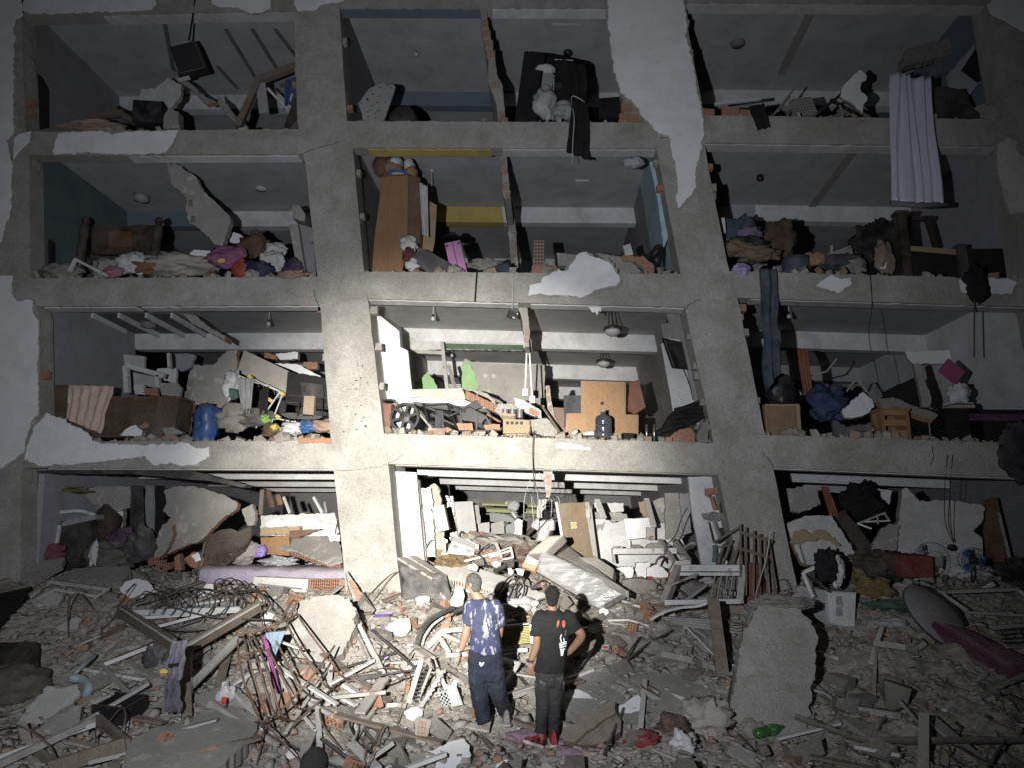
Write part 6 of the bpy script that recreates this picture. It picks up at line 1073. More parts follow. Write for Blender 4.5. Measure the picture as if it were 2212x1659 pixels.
# ================================================================== second storey,middle bay
MW = lambda x,y,Y: (lambda p: (p.x,p.z))(A(5,x,y,Y))
S('rendered_wall',None,None,5,[(735,365),(770,380),(900,392),(1180,400),(1178,640),(720,640),(720,400)],3.7,.12,RENDER,.015,parent=bld); S('green_wall',None,None,5,[(722,395),(750,375),(790,440),(815,540),(720,545)],3.66,.03,PAINTG,.02,parent=bld)
S('green_wall',None,None,5,[(465,560),(462,500),(530,435),(560,480),(580,520),(582,570)],3.9,.08,PAINTG,.02,parent=bld); S('partition_wall',None,None,5,[(375,210),(470,265),(1060,280),(1060,318),(620,312),(440,318),(375,310)],3.38,.1,PLASTD,.012,parent=bld); S('green_band',None,None,5,[(622,280),(1060,290),(1060,316),(622,308)],3.33,.03,mat('dark green paint',(.06,.13,.07),.8,.1,4,.05),.0,parent=bld)
df = bars('broken_casing','grey door casing standing in the left back of the lit second floor','door frame',DFRAME,[(A(5,425,318,3.0),A(5,455,640,3.0),.07,.1),(A(5,425,325,3.0),A(5,615,335,3.0),.08,.08),(A(5,610,275,2.9),A(5,650,640,2.9),.08,.1),(A(5,645,400,2.8),A(5,690,560,2.6),.05,.06)],'jamb')
brickwall_edge(5,[(1030,68),(1055,150),(1062,220),(1068,300),(1092,300),(1098,220),(1090,150),(1080,68)],.32,1.3,nb=2,seed=8)
for i,(a,b2) in enumerate((((1082,250),(1070,570)),((1090,250),(1110,610)))):
    t = T('cable_conduit',('left white cable conduit dangling with a switch box','right white cable conduit dangling with a socket box')[i],'conduit',A(5,*b2,.9)); MB().bar(A(5,*a,.8),A(5,*b2,.9),.03,.03).build('conduit',WFRAME,t); MB().box(A(5,b2[0],b2[1] - 12,.88),(.10,.05,.14)).build('switch_box',WFRAME,t)
# fallen wall slab with brick edge
fs = T('fallen_masonry','fallen white wall slab with an orange brick edge on the lit second floor','wall fragment',A(5,650,600,.7)); q = [(425,545),(690,535),(770,548),(740,575),(440,585)]
P,n = trace(5,[(425,542),(720,535),(735,570),(738,600),(430,588)],.5); MB().prism(jag(P,.006,.08,3),(0,.9,.12)).build('slab_body',[mat('pale render edge',(.50,.46,.40),.9,.12,5,.3)],fs)
for i in range(7):
    x = 740 + i * 26; y = 545 + i * 12; c = A(5,x,y,.48 + .02 * i); mb = MB(); hollow(mb,c - Vector((0,0,.16)),A(5,x + 24,y + 10,.48 + .02 * i) - c,Vector((0,0,.15)),Vector((0,.3,0)),2,2,.012,.06); mb.build('hollow_brick',[BRICK,BRICKH],fs)
P,n = trace(5,[(735,540),(800,545),(860,565),(905,600),(900,640),(880,600),(800,560)],.7); MB().prism(jag(P,.012,.06,4),(0,.1,.02)).build('mortar_top',MORT,fs)
P,n = trace(5,[(430,590),(735,602),(880,650),(800,640),(640,625),(440,608)],.65); MB().prism(P,(0,.5,.0)).build('underside',PLAST,fs)
# black table frames,chairs and wheel
bt_ = T('black_table','black steel table frame crushed under the fallen wall slab','table',A(5,610,770,.3))
for a,b2 in (((505,618),(545,770)),((520,625),(640,620)),((640,618),(690,760)),((640,620),(740,665)),((520,640),(650,690)),((650,690),(760,640)),((555,640),(700,660)),((545,680),(680,740))): MB().bar(A(5,*a,.3),A(5,*b2,.4),.035,.035).build('steel_tube',BLACK,bt_)
bc = T('black_chair','black chair tipped against the table frame on the lit second floor','chair',A(5,800,760,.35)); MB().prism([A(5,x,y,.4) for x,y in ((705,655),(760,640),(855,690),(830,730),(720,710))],(0,.05,.02)).build('seat',BLACK,bc); MB().prism([A(5,x,y,.5) for x,y in ((720,640),(800,600),(835,640),(770,660))],(0,.03,0)).build('backrest',BLACK,bc)
for a,b2 in (((712,660),(720,760)),((805,680),(800,760)),((850,690),(880,740)),((855,660),(890,700))): MB().bar(A(5,*a,.35),A(5,*b2,.35),.03,.03).build('leg',BLACK,bc)
wh = T('spoked_wheel','black six spoked fan wheel on the lit second floor edge','wheel',A(5,403,770,.2)); c = A(5,403,697,.2); RW = (A(5,485,697,.2).x - A(5,322,697,.2).x) / 2; Mx = Matrix.Translation(c) @ Matrix.Rotation(R(90),4,'X')
MB().lathe([(RW,-.03),(RW,.03),(RW * .84,.03),(RW * .82,-.03),(RW,-.03)],36,Mx,cap=False).build('rim',BLACK,wh)
MB().lathe([(.01,-.04),(.10,-.03),(.10,.04),(.01,.05)],18,Mx).build('hub',BLACK,wh)
for j in range(6):
    a = j * math.pi / 3 + .3; d = Vector((math.cos(a),0,math.sin(a))); MB().bar(c + d * .08,c + d * RW * .85,.05,.075,(0,1,0)).build('spoke',BLACK,wh)
ob(MB().box(A(5,300,690,.35) - Vector((0,0,.1)),(.24,.3,.62)),'red_cabinet','red brown little cabinet against the lit left column','cabinet',mat('red brown wood',(.22,.06,.03),.6,.2,5,.1))
ob(MB().box(A(5,300,607,.35),(.3,.34,.03)),'dark_tray','dark tray on the red brown cabinet','tray',BLACK)
for i,(a,b2,m,lb) in enumerate((((480,660),(570,775),CHIP,'pale board leaning beside the black wheel'),((440,620),(560,760),DFRAME,'grey board leaning behind the black wheel'),((1170,640),(1265,780),WOODR,'brown plank sliding over the floor edge on the lit second floor'),((865,680),(930,720),BRICK,'pink brick strip right of the black chair'),((345,610),(380,660),DFRAME,'thin stick above the black wheel'))): bars('plank',lb,'plank',m,[(A(5,*a,.5),A(5,*b2,.35),.12 if i < 2 else .07,.03)],'plank')
mb = MB(); drape(mb,5,[(575,655),(615,660),(625,780),(570,775)],.32,2,.03,seed=50); ob(mb,'dark_cloth','slate cloth hanging below the black table frame','cloth',mat('slate cloth',(.06,.065,.075),.9,.2,8,.2),smooth=True,solid=.01)
cb = T('cardboard_box','open cardboard box of tins on the lit second floor edge','box',A(5,1020,770,.25)); q = [A(5,x,y,.22) for x,y in ((945,705),(1100,712),(1090,785),(945,785))]
MB().prism(q,(0,.01,0)).build('front_panel',CARD,cb); MB().prism([p + Vector((0,.34,0)) for p in q],(0,.01,0)).build('back_panel',CARD,cb)
for i,x in enumerate((945,1095)): MB().prism([A(5,x,708,.22),A(5,x,708,.22) + Vector((0,.34,0)),A(5,x,785,.22) + Vector((0,.34,0)),A(5,x,785,.22)],(.01,0,0)).build('side_panel',CARD,cb)
MB().prism([A(5,x,y,.24) for x,y in ((940,690),(1020,700),(1010,712),(945,706))],(0,-.1,.05)).build('flap',CARD,cb)
for i in range(4): MB().box(q[0].lerp(q[3],.28) + Vector((.09 + i * .085,-.006,0)),(.055,.004,.055)).build('printed_symbol',mat('box print',(.05,.04,.03),.8,.2,9,0),cb)
for i,x in enumerate((960,1000,1040)): ob(MB().lathe([(.06,0),(.06,.16),(.05,.165),(.01,.16)],14,Matrix.Translation(A(5,x,700,.4))),'tin',('left grey tin in the cardboard box','middle grey tin in the cardboard box','right grey tin in the cardboard box')[i],'tin',mat('grey tin',(.2,.2,.21),.4,.15,5,.05,metallic=.3,dust=.3),smooth=False)
# bricks and debris heap in the middle
for i,(pts,Y,m,lb) in enumerate((([(690,730),(775,728),(782,768),(700,768)],.12,BRICK,'pale pink hollow brick below the black chair'),([(600,770),(640,750),(665,765),(640,780)],.1,BRICK,'orange brick shard at the feet of the table frame'),([(840,740),(930,735),(935,765),(850,768)],.14,BRICK,'light orange brick left of the cardboard box'),([(1010,590),(1060,600),(1160,660),(1160,700),(1120,690),(1020,640)],.7,PLASTD,'pale wall chunk leaning above the cardboard box'),([(1095,640),(1150,665),(1140,690),(1090,670)],.62,BRICK,'brick core in the pale wall chunk'),([(920,620),(1010,625),(1050,670),(1060,700),(940,700),(900,660)],.55,MORT,'grey mortar heap behind the cardboard box'),([(1100,710),(1190,700),(1250,770),(1250,800),(1180,800),(1110,780)],.25,MORT,'mortar rubble right of the cardboard box'),([(1850,830),(1880,800),(1930,765),(1985,752),(2015,790),(2015,840),(1930,845)],.05,BRICK,'big orange brick lump at the right end of the lit second floor'),([(2020,800),(2050,740),(2090,700),(2085,840),(2030,840)],.02,CONCD,'grey concrete wedge against the right column on the lit floor'))):
    S('masonry_lump',lb,'masonry',5,pts,Y,.2,[m,MORT],.012,.05,90 + i)
brickwall_edge(5,[(1185,520),(1190,600),(1205,700),(1235,790),(1270,780),(1235,690),(1215,600),(1205,520)],.9,.5,nb=5,seed=11)
# wooden cupboard panels,water bottle
op = T('orange_cupboard','tall orange brown wooden cupboard panel with a round hole on the lit floor','cupboard',A(5,1500,790,.9))
MB().prism([A(5,x,y,.8) for x,y in ((1380,488),(1620,495),(1622,680),(1700,682),(1698,850),(1290,850),(1300,675),(1380,672))],(0,.04,0)).build('front_panel',mat('amber board',(.40,.20,.055),.5,.14,3,.06,stretch=(4,4,1),fleck=((.30,.14,.04),6,.62)),op); MB().lathe([(.035,-.01),(.035,.004)],14,Matrix.Translation(A(5,1498,618,.79)) @ Matrix.Rotation(R(90),4,'X')).build('round_hole',BLACK,op); MB().prism([A(5,1622,495,.8),A(5,1632,500,1.1),A(5,1632,680,1.1),A(5,1622,680,.8)],(.02,0,0)).build('side_edge',CHIP,op)
S('red_door_panel','red brown panel leaning right of the orange cupboard','panel',5,[(1650,500),(1700,480),(1730,600),(1740,640),(1680,680),(1640,660)],1.2,.04,mat('red brown wood',(.22,.06,.03)),.005)
ob(MB().box(A(5,1335,640,1.1) - Vector((0,0,.1)),(.35,.35,.6)),'grey_armchair','dark grey seat back left of the orange cupboard','chair',mat('dark grey cloth',(.06,.065,.075),.9,.2,8,.2)); S('low_board','brown low board behind the leaning brick stub','board',5,[(1225,640),(1300,645),(1300,800),(1250,800)],1.0,.04,WOODB,0)
wb = T('water_bottle','big blue grey water cooler bottle on the lit second floor edge','bottle',A(5,1506,812,.2)); p = A(5,1506,812,.2); HB = A(5,1506,660,.2).z - p.z; RR = (A(5,1552,750,.2).x - A(5,1460,750,.2).x) / 2
MB().lathe([(RR * .9,0),(RR,.03),(RR,HB * .22),(RR * .93,HB * .25),(RR,HB * .28),(RR,HB * .46),(RR * .93,HB * .49),(RR,HB * .52),(RR,HB * .70),(RR * .8,HB * .80),(RR * .35,HB * .86),(RR * .28,HB * .95),(RR * .28,HB)],22,Matrix.Translation(p)).build('bottle_body',mat('tinted bottle',(.05,.06,.085),.18,.15,4,.02,spec=.6),wb,True); MB().lathe([(RR * .32,HB * .96),(RR * .32,HB * 1.03)],14,Matrix.Translation(p)).build('cap',CLOTHG,wb)
ob(MB().tube([A(5,1395,790,.3),A(5,1455,785,.25)],.06,12),'paper_roll','white paper roll left of the water bottle','roll',CLOTHW,smooth=True); ob(MB().tube([A(5,1330,790,.3),A(5,1360,770,.3)],.04,10),'paper_roll','small dusty roll behind the brown plank end','roll',PLASTD,smooth=True)
cable('hose','black curved hose lying between paper rolls and bottle',BLACK,[A(5,1270,800,.1),A(5,1340,812,.08),A(5,1420,800,.1),A(5,1560,812,.06)],.015)
for i,(x,lb) in enumerate(((1580,'tan paper bag right of the water bottle'),(1640,'small black box right of the tan paper bag'))): ob(MB().box(A(5,x,800,.15),(.12 + .06 * i,.1,.1),rot3(10)),'small_box',lb,'box',(CARD,BLACK)[i])
for i,x in enumerate((1745,1787)): ob(MB().tube([A(5,x,735,.2),A(5,x,830,.2)],.022,10),'chrome_leg',('left chrome furniture leg on the lit floor','right chrome furniture leg on the lit floor')[i],'leg',STEEL,smooth=True)
sf = T('black_sofa','black overturned sofa at the right end of the lit second floor','sofa',A(5,1930,800,.5))
MB().prism([A(5,x,y,.3) for x,y in ((1900,655),(1930,640),(2062,590),(2075,690),(2000,730),(1940,790),(1760,830),(1755,790),(1850,740))],(0,.7,.0)).build('sofa_body',BLACKF,sf)
for a,b2 in (((1900,660),(2068,640)),((1880,700),(2075,690)),((1800,790),(1950,740))): MB().tube(curve([A(5,*a,.28),A(5,(a[0] + b2[0]) / 2,(a[1] + b2[1]) / 2 - 8,.26),A(5,*b2,.28)],4),.05,8).build('cushion_roll',BLACKF,sf,True)
tv = T('flat_television','flat television on the right wall of the lit second floor','television',A(5,1940,420,.9)); TVP = plane_at(5,1950,480,0,-42,Y=.95)
S('white_wall',None,None,5,[(1825,285),(1870,255),(1985,262),(2020,430),(2090,740),(1900,720),(1870,540)],(TVP[0] - TVP[1] * .06,TVP[1]),.1,PAINTW,.004,parent=bld)
def onwall(x,y): return onp(*uv(5,x,y),*TVP)
q = [onwall(x,y) for x,y in ((1850,255),(1975,282),(2018,425),(1905,415))]; MB().prism(q,(-.03,-.03,0)).build('screen',GLASSB,tv)
for i in range(4): MB().bar(q[i] + Vector((-.055,0,0)),q[(i + 1) % 4] + Vector((-.055,0,0)),.03,.03).build('bezel',BLACK,tv)
cable('wire','black wire dropping from the wall television',BLACK,[onwall(1960,425) + Vector((-.04,0,0)),onwall(1990,500) + Vector((-.04,0,0)),onwall(2015,600) + Vector((-.04,0,0))],.008)
for i,x in enumerate((1112,1118)): cable('wire',('thin wire hanging from the lit floor edge into the ground floor','second thin wire hanging beside it from the lit floor edge')[i],BLACK,[A(5,x + 5,770,-.02),A(5,x,900,-.03),A(5,x + 6,1050,-.02),A(5,x + 15 + 20 * i,1120,.4)],.006)
# torn lining scraps under the third floor beam
mb = MB(); mb.prism(jag([A(5,x,y,.1) for x,y in ((1418,70),(1492,80),(1490,105),(1478,100),(1470,125),(1460,105),(1445,108),(1430,90))],.01,.05,3),(0,.01,0)); ob(mb,'torn_scrap','white torn scrap hanging under the third floor beam','scrap',PLAST)
# ================================================================== ground floor,middle bay
S('white_wall',None,None,11,[(190,70),(460,80),(480,300),(515,700),(545,1000),(280,1010),(240,700)],.56,.1,PAINTW,.004,parent=bld); S('white_wall',None,None,12,[(1630,130),(1930,120),(1975,300),(2030,600),(2090,870),(2060,1090),(1775,1090),(1665,460)],.56,.1,PAINTW,.006,parent=bld)
S('white_wall',None,None,5,[(228,95),(372,212),(378,300),(420,322),(452,650),(420,800),(275,800)],.75,.1,PAINTW,.004,parent=bld)
GRT = mat('grey tile board',(.46,.46,.45),.8,.1,4,.1,dust=.2)
S('torn_wall',None,None,11,[(490,260),(560,245),(610,240),(640,470),(645,700),(660,960),(565,960),(545,600),(520,420)],.9,.12,PAINTW,.02,parent=bld); S('stained_wall',None,None,11,[(600,220),(660,195),(700,250),(720,420),(745,700),(760,960),(655,970),(630,600)],1.1,.12,mat('stained wall',(.46,.42,.34),.9,.2,3,.4,fleck=((.2,.15,.08),3,.6)),.02,parent=bld)
S('pier',None,None,11,[(455,150),(485,155),(550,780),(570,1000),(535,1000),(500,600)],.75,.2,RENDER,.01,parent=bld)
ob(MB().box(A(11,720,560,.75),(.22,.2,.46),rot3(0,0,-14)),'fuse_box','beige torn fuse box hanging on the stained wall','box',mat('beige metal',(.55,.52,.44),.5,.12,5,.1,dust=.2)); ob(MB().box(A(11,576,418,.85),(.10,.03,.16),rot3(0,0,4)),'socket_plate','white socket plate on the torn white wall','socket',CLOTHW)
cable('wire_bundle','looped wires hanging from the torn fuse box',BLACK,[A(11,610,460,.7),A(11,640,500,.65),A(11,700,510,.7),A(11,715,560,.7)],.008)
pw = T('water_pipe','broken white water pipe with taps beside the torn wall','pipe',A(11,760,990,.7)); MB().tube([A(11,755,770,.7),A(11,760,990,.7)],.022,8).build('pipe',WFRAME,pw,True)
for y in (790,930): MB().box(A(11,757,y,.68),(.1,.05,.05),rot3(0,0,20)).build('fitting',STEEL,pw)
MB().tube(curve([A(11,560,870,.75),A(11,600,800,.75),A(11,640,790,.75)],5),.015,6).build('tap',STEELD,pw)
frag('tarpaulin_sheet','shiny dark plastic sheet hanging behind the stained wall',11,[(715,320),(830,330),(890,760),(770,780),(740,500)],2.4,.03,mat('shiny dark film',(.10,.10,.11),.2,.3,5,.6,bscale=14,spec=.8),.01,cat='sheet')
fd = T('pale_refrigerator','tall pale fridge door standing at the back of the ground floor','door',A(11,970,770,2.6)); MB().prism([A(11,x,y,2.6) for x,y in ((855,390),(1045,380),(1090,720),(1100,850),(890,860))],(0,.12,0)).build('door_body',GRT,fd); MB().bar(A(11,830,330,2.55),A(11,885,770,2.55),.06,.1).build('edge_trim',WFRAME,fd); MB().tube(curve([A(11,910,760,2.5),A(11,920,710,2.5),A(11,945,700,2.5),A(11,955,725,2.5)],5),.02,8).build('tap_spout',BLACK,fd,True)
for i,(pts,Y,m,lb) in enumerate((([(1060,420),(1110,420),(1130,610),(1085,620)],3.0,RENDER,'narrow pale panel right of the fridge door'),([(1085,615),(1225,600),(1220,720),(1100,740)],3.2,GRT,'tiled low panel right of the fridge door'),([(1235,610),(1370,590),(1380,720),(1240,720)],3.0,RENDER,'square beige panel in the back room'),([(1370,640),(1480,600),(1490,760),(1400,780)],3.4,PAINTK,'dark grey panel at the back of the ground floor'),([(1220,500),(1370,510),(1480,560),(1480,600),(1230,590)],3.8,BLACK,'black shelf unit at the back of the ground floor'),([(1480,590),(1520,560),(1565,580),(1565,750),(1480,755)],2.2,PLASTD,'white wall stub left of the man in the white shirt'),([(1720,420),(1745,365),(1812,360),(1805,480),(1780,560),(1715,545)],2.8,PAINTW,'torn white wall stub above the man in the white shirt'))):
    frag('interior_panel',lb,11,pts,Y,.08,m,.012,.06,200 + i,cat='panel')
bars('slanting_tube','pale tube slanting down from the green back wall','tube',WFRAME,[(A(11,1400,390,3.2),A(11,1500,555,3.0),.05,.05)],'tube'); heap('hanging_lump','grey lamp lump hanging under the ground floor beams','lamp',CLOTHG,11,1470,430,.14,.12,.12,92,.15,Y=3.0,lift=0)
for i,(y0_,h) in enumerate(((405,28),(460,40))): S('green_band',None,None,11,[(1130,y0_ - 10),(1740,y0_ + 15),(1740,y0_ + 15 + h),(1130,y0_ - 10 + h)],5.5,.1,PAINTO,0,parent=bld)
for i,(y0_,h) in enumerate(((376,20),(440,14),(500,16),(360,12))): S('dark_purlin',None,None,11,[(1040,y0_),(1900,y0_ + 28),(1900,y0_ + 28 + h),(1040,y0_ + h)],5.2,.12,WOODD,0,parent=bld)
dd = T('dark_door','dark brown door leaf behind the man in the white shirt','door',A(11,1650,900,3.3)); MB().prism([A(11,x,y,3.5) for x,y in ((1570,560),(1760,540),(1900,560),(1900,800),(1760,950),(1590,970))],(0,.05,0)).build('door_leaf',mat('grey brown door',(.085,.07,.062),.7,.2,5,.15,dust=.1),dd)
bd_ = T('brown_door','tall brown wooden door with a small sticker leaning in the middle opening','door',A(12,480,960,1.6)); q = [A(12,x,y,1.6) for x,y in ((272,405),(558,392),(640,970),(590,1010),(330,960),(315,720))]
lf = MB().prism(q,(0,.05,0)).build('door_leaf',mat('umber door veneer',(.20,.125,.045),.6,.22,3,.1,stretch=(8,8,1),fleck=((.13,.085,.05),4,.58)),bd_); MB().bar(q[0] + Vector((-.03,-.02,.03)),A(12,320,770,1.58),.05,.06).build('pale_edge',WFRAME,bd_); MB().bar(A(12,565,395,1.58),A(12,650,970,1.58),.035,.05).build('jamb',DFRAME,bd_)
MB().prism([A(12,x,y,1.585) for x,y in ((408,600),(464,598),(472,660),(416,666))],(0,.008,0)).build('sticker',PLAST,lf); mb = MB(); mb.lathe([(.055,0),(.05,.004)],16,Matrix.Translation(A(12,440,632,1.58)) @ Matrix.Rotation(R(90),4,'X')); mb.build('sticker_motif',mat('yellow orange motif',(.62,.36,.04),.6,.3,20,0),lf)
for i,(a,b2) in enumerate((((575,400),(590,560)),((600,440),(668,980)))): bars('pale_post',('short white post right of the brown door','long grey post right of the brown door')[i],'post',(WFRAME,DFRAME)[i],[(A(12,*a,1.7),A(12,*b2,1.5),.08,.06)],'post')
frag('white_masonry','white kitchen wall with a torn plaster top behind the steel panel',12,[(635,565),(775,560),(850,610),(950,585),(960,560),(1060,560),(1500,640),(1700,1050),(1500,1090),(900,1060),(760,1020),(650,1000),(650,700)],2.2,.12,[PAINTW,MORT],.015,.08,210); frag('cement_patch','grey cement patch on the white kitchen wall',12,[(640,640),(720,620),(770,590),(730,690),(712,650),(690,700),(655,700)],2.17,.02,RENDER,.01,.05,211,cat='patch')
sp = T('steel_appliance','brushed steel appliance door hung on the white kitchen wall','appliance',A(12,1110,780,1.7)); MB().prism([A(12,x,y,1.7) for x,y in ((965,572),(1235,548),(1255,755),(990,780))],(0,.1,0)).build('door_body',mat('brushed steel',(.55,.55,.56),.33,.06,3,.05,metallic=.75,stretch=(8,1,1)),sp); MB().box(A(12,1235,715,1.66),(.16,.1,.24)).build('control_box',DFRAME,sp); MB().bar(A(12,1010,785,1.72),A(12,1025,880,1.72),.02,.02).build('hanger',STEEL,sp)
wt = T('kitchen_worktop','white edged worktop shelf below the steel panel','worktop',A(12,1150,920,1.5)); MB().bar(A(12,838,900,1.5),A(12,1500,895,1.5),.25,.10).build('top',WFRAME,wt); MB().bar(A(12,850,865,1.55),A(12,945,862,1.55),.12,.05).build('strip',DFRAME,wt); MB().bar(A(12,845,920,1.45),A(12,860,1020,1.45),.05,.05).build('bracket',DFRAME,wt)
for i,(pts,Y,m,lb) in enumerate((([(880,1080),(970,1060),(1062,1060),(1058,1150),(1040,1200),(990,1180),(960,1130)],.75,PLAST,'left white plaster block behind the bright red cloth'),([(1085,1030),(1230,1015),(1235,1045),(1200,1090),(1190,1180),(1100,1175),(1080,1090)],.8,PLAST,'middle white plaster block behind the bright red cloth'),([(1200,1070),(1300,1045),(1380,1080),(1420,1130),(1415,1170),(1290,1175),(1200,1160)],.72,PLAST,'right white plaster block behind the bright red cloth'),([(1440,1100),(1500,1000),(1660,995),(1655,1060),(1520,1080),(1440,1140)],.9,PLASTD,'dusty plaster sheet behind the tipped window frame'),([(940,1210),(1100,1190),(1260,1200),(1310,1240),(1280,1340),(1220,1410),(1040,1330),(960,1290)],.2,CONCD,'grey earthy slab below the bright red cloth'),([(1030,840),(1100,830),(1150,860),(1100,890),(1040,885)],1.7,CONCD,'small debris lump on the worktop'),([(1190,850),(1260,810),(1420,820),(1460,880),(1200,885)],1.7,MORT,'broad debris heap on the worktop'))):
    S('masonry_lump',lb,'masonry',12,pts,Y,.15,[m,MORT],.012,.05,220 + i)
for i,(pts,Y,m,nm) in enumerate((([(1385,300),(1530,290),(1560,560),(1590,760),(1400,780),(1390,560)],2.1,RENDER,'rendered_wall'),([(1250,380),(1390,330),(1400,640),(1260,640)],2.4,RENDER,'rendered_wall'),([(1110,390),(1190,380),(1240,540),(1160,540)],1.9,CHIP,'chipboard_wall'),([(640,400),(960,400),(960,490),(900,500),(640,490)],2.9,PAINTW,'rear_wall'),([(640,490),(900,500),(1000,520),(1000,580),(860,600),(640,560)],2.3,RENDER,'rendered_wall'),([(1540,300),(1640,300),(1660,700),(1580,740)],2.0,PAINTL,'rear_wall'))): S(nm,None,None,12,pts,Y,.1,m,.02,parent=bld,seed=230 + i)
for i,(y0_,x1) in enumerate(((430,900),(470,880),(500,850))): S('dark_purlin',None,None,12,[(640 + i * 40,y0_),(x1,y0_ + 8),(x1,y0_ + 24),(640 + i * 40,y0_ + 18)],3.4,.1,WOODD,.01,parent=bld)
for i,(a,b2,lb) in enumerate((((680,365),(755,560),'pale slanting tube right of the brown door'),((1330,780),(1490,1020),'grey board slanting down from the worktop'),((1480,780),(1640,1000),'broken slatted board right of the worktop'),((1560,900),(1680,820),'short board crossing the slatted board'),((1195,360),(1270,640),'white post beside the steel panel'),((1500,830),(1580,960),'second broken board right of the worktop'))): bars('plank',lb,'plank',WFRAME if i in (0,4) else DFRAME,[(A(12,*a,1.4 + .1 * i),A(12,*b2,1.2),.1,.05)],'plank')
cable('cable_coil','black cable coil before the white kitchen wall',BLACK,[A(12,1285,1040,1),A(12,1310,980,1),A(12,1360,950,1),A(12,1410,980,1),A(12,1415,1030,1),A(12,1380,970,.95),A(12,1320,985,.95),A(12,1295,1035,.95)],.014); cable('cable','black cable running from the cable coil up to the right pier',BLACK,[A(12,1380,960,1),A(12,1400,850,1),A(12,1500,730,.9),A(12,1560,560,.8),A(12,1620,450,.8)],.01)
# small shelves on the white right pier
for i,(pts,m,lb,nm) in enumerate((([(1805,250),(1960,230),(1970,290),(1860,310),(1840,340),(1808,320)],BRICK,'orange brick patch on the white right pier','brick_patch'),([(1770,510),(1900,490),(2010,520),(2015,560),(1910,590),(1800,570)],CONCD,'broken concrete ledge on the white right pier','concrete_ledge'),([(1890,840),(1925,835),(1935,1020),(1890,1015)],mat('green cloth strip',(.08,.22,.17),.9,.2,8,.2),'green cloth strip on the white right pier','green_strip'),([(2000,830),(2060,770),(2090,900),(2060,1010),(2000,980)],mat('navy cloth b',(.03,.03,.06),.9,.2,8,.3),'navy cloth hanging at the right pier','navy_cloth'),([(1975,360),(2000,340),(2010,480),(1985,500),(1962,430)],BLACK,'black round pan on the edge of the right pier','black_pan'))): S(nm,lb,'patch' if i < 2 else 'cloth' if i < 4 else 'pan',12,pts,.25,.06,m,.01,.05,240 + i)
bars('hook_rack','tangled steel rack with hooks on the white right pier','rack',STEELD,[(A(12,1890,810,.25),A(12,2050,750,.25),.04,.04),(A(12,1930,1060,.2),A(12,1990,850,.2),.03,.03),(A(12,1990,850,.2),A(12,2060,780,.2),.03,.03),(A(12,1970,660,.3),A(12,2000,760,.25),.05,.05),(A(12,1845,600,.4),A(12,1890,800,.3),.015,.015),(A(12,1900,600,.4),A(12,1960,760,.3),.03,.06,RENDER),(A(12,1870,330,.3),A(12,1910,470,.3),.06,.04,BRICK),(A(12,1940,920,.2),A(12,1930,1050,.2),.04,.03)],'hook')
# hanging wires under the ground floor beams
for i in range(9):
    x = 1590 + i * 34 if i < 5 else 1830 + (i - 5) * 32; cable('hanging_wire','thin loose wire dangling from the cracked beam joint above the ground floor',STEELD if i % 2 else WFRAME,[A(11,1690 + i * 4,40 + 200 * (i % 3),.3 + .2 * i),A(11,x,330,.9 + .1 * i),A(11,x - 10 + 20 * (i % 3),560 + 40 * (i % 4),1.0 + .1 * i)],.005,'wire','wires dangling over the ground floor')
brickwall_edge(11,[(1785,45),(1790,120),(1800,200),(1808,345),(1850,345),(1868,200),(1872,120),(1880,45)],.35,.5,nb=4,seed=21)
# air conditioner and debris heap behind the men
acn = T('air_conditioner','white air conditioner unit lying tilted on the rubble heap','air conditioner',A(11,940,940,.6)); q = [A(11,x,y,.55) for x,y in ((832,795),(1065,880),(1058,940),(1000,945),(778,925))]
MB().prism(q,(0,.25,.1)).build('case',PAINTW,acn)
for (x0,y0_) in ((850,825),(985,870)):
    for j in range(6): MB().bar(A(11,x0 + j * 9,y0_ + j * 3,.54),A(11,x0 - 6 + j * 9,y0_ + 38 + j * 3,.54),.012,.01).build('vent_slot',BLACK,acn)
MB().prism([A(11,x,y,.54) for x,y in ((918,858),(932,862),(926,890),(914,886))],(0,.008,0)).build('blue_label',BLUEP,acn)
frag('concrete_chunk','beige broken slab on top of the air conditioner',11,[(845,770),(880,760),(1000,775),(1110,835),(1110,880),(1065,880),(835,795)],.75,.12,[PLASTD,MORT],.015,.06,250,tilt=40)
pbn = bars('steel_bed_frame','bent pale steel frame lying across the rubble heap','frame',WFRAME,[(A(11,960,1005,.3),A(11,1340,905,.6),.035,.035),(A(11,1220,965,.4),A(11,1450,890,.7),.035,.035),(A(11,1440,860,.7),A(11,1465,965,.6),.035,.035),(A(11,1330,900,.5),A(11,1440,860,.7),.03,.03),(A(11,1290,820,.6),A(11,1345,960,.4),.04,.04),(A(11,1350,990,.4),A(11,1470,965,.5),.03,.03)],'tube')
for i,(x,y,rx,ry,rz,Y,m,lb) in enumerate(((1250,800,.9,.6,.28,1.6,FR[0][1],'grey rubble mound behind the air conditioner'),(1500,880,.5,.4,.3,1.4,mat('brown red debris',(.16,.09,.075),.95,.2,6,.4,dust=.5),'brown red debris mound left of the dark door leaf'),(1080,760,.3,.3,.2,2.0,BRICKH,'reddish round clod on the rubble mound'),(1180,930,.4,.3,.14,.8,FR[2][1],'pinkish brick debris mound below the steel frame'),(840,980,.3,.2,.12,.5,mat('rusty box',(.22,.14,.05),.8,.3,7,.3),'rusty brown box under the air conditioner'))):
    p = A(11,x,y,Y); mb = MB(); blob(mb,p - Vector((0,0,rz * .5)),(rx,ry,rz),100 + i,.3,30,18,3.5); ob(mb,'debris_mound',lb,'debris',m)
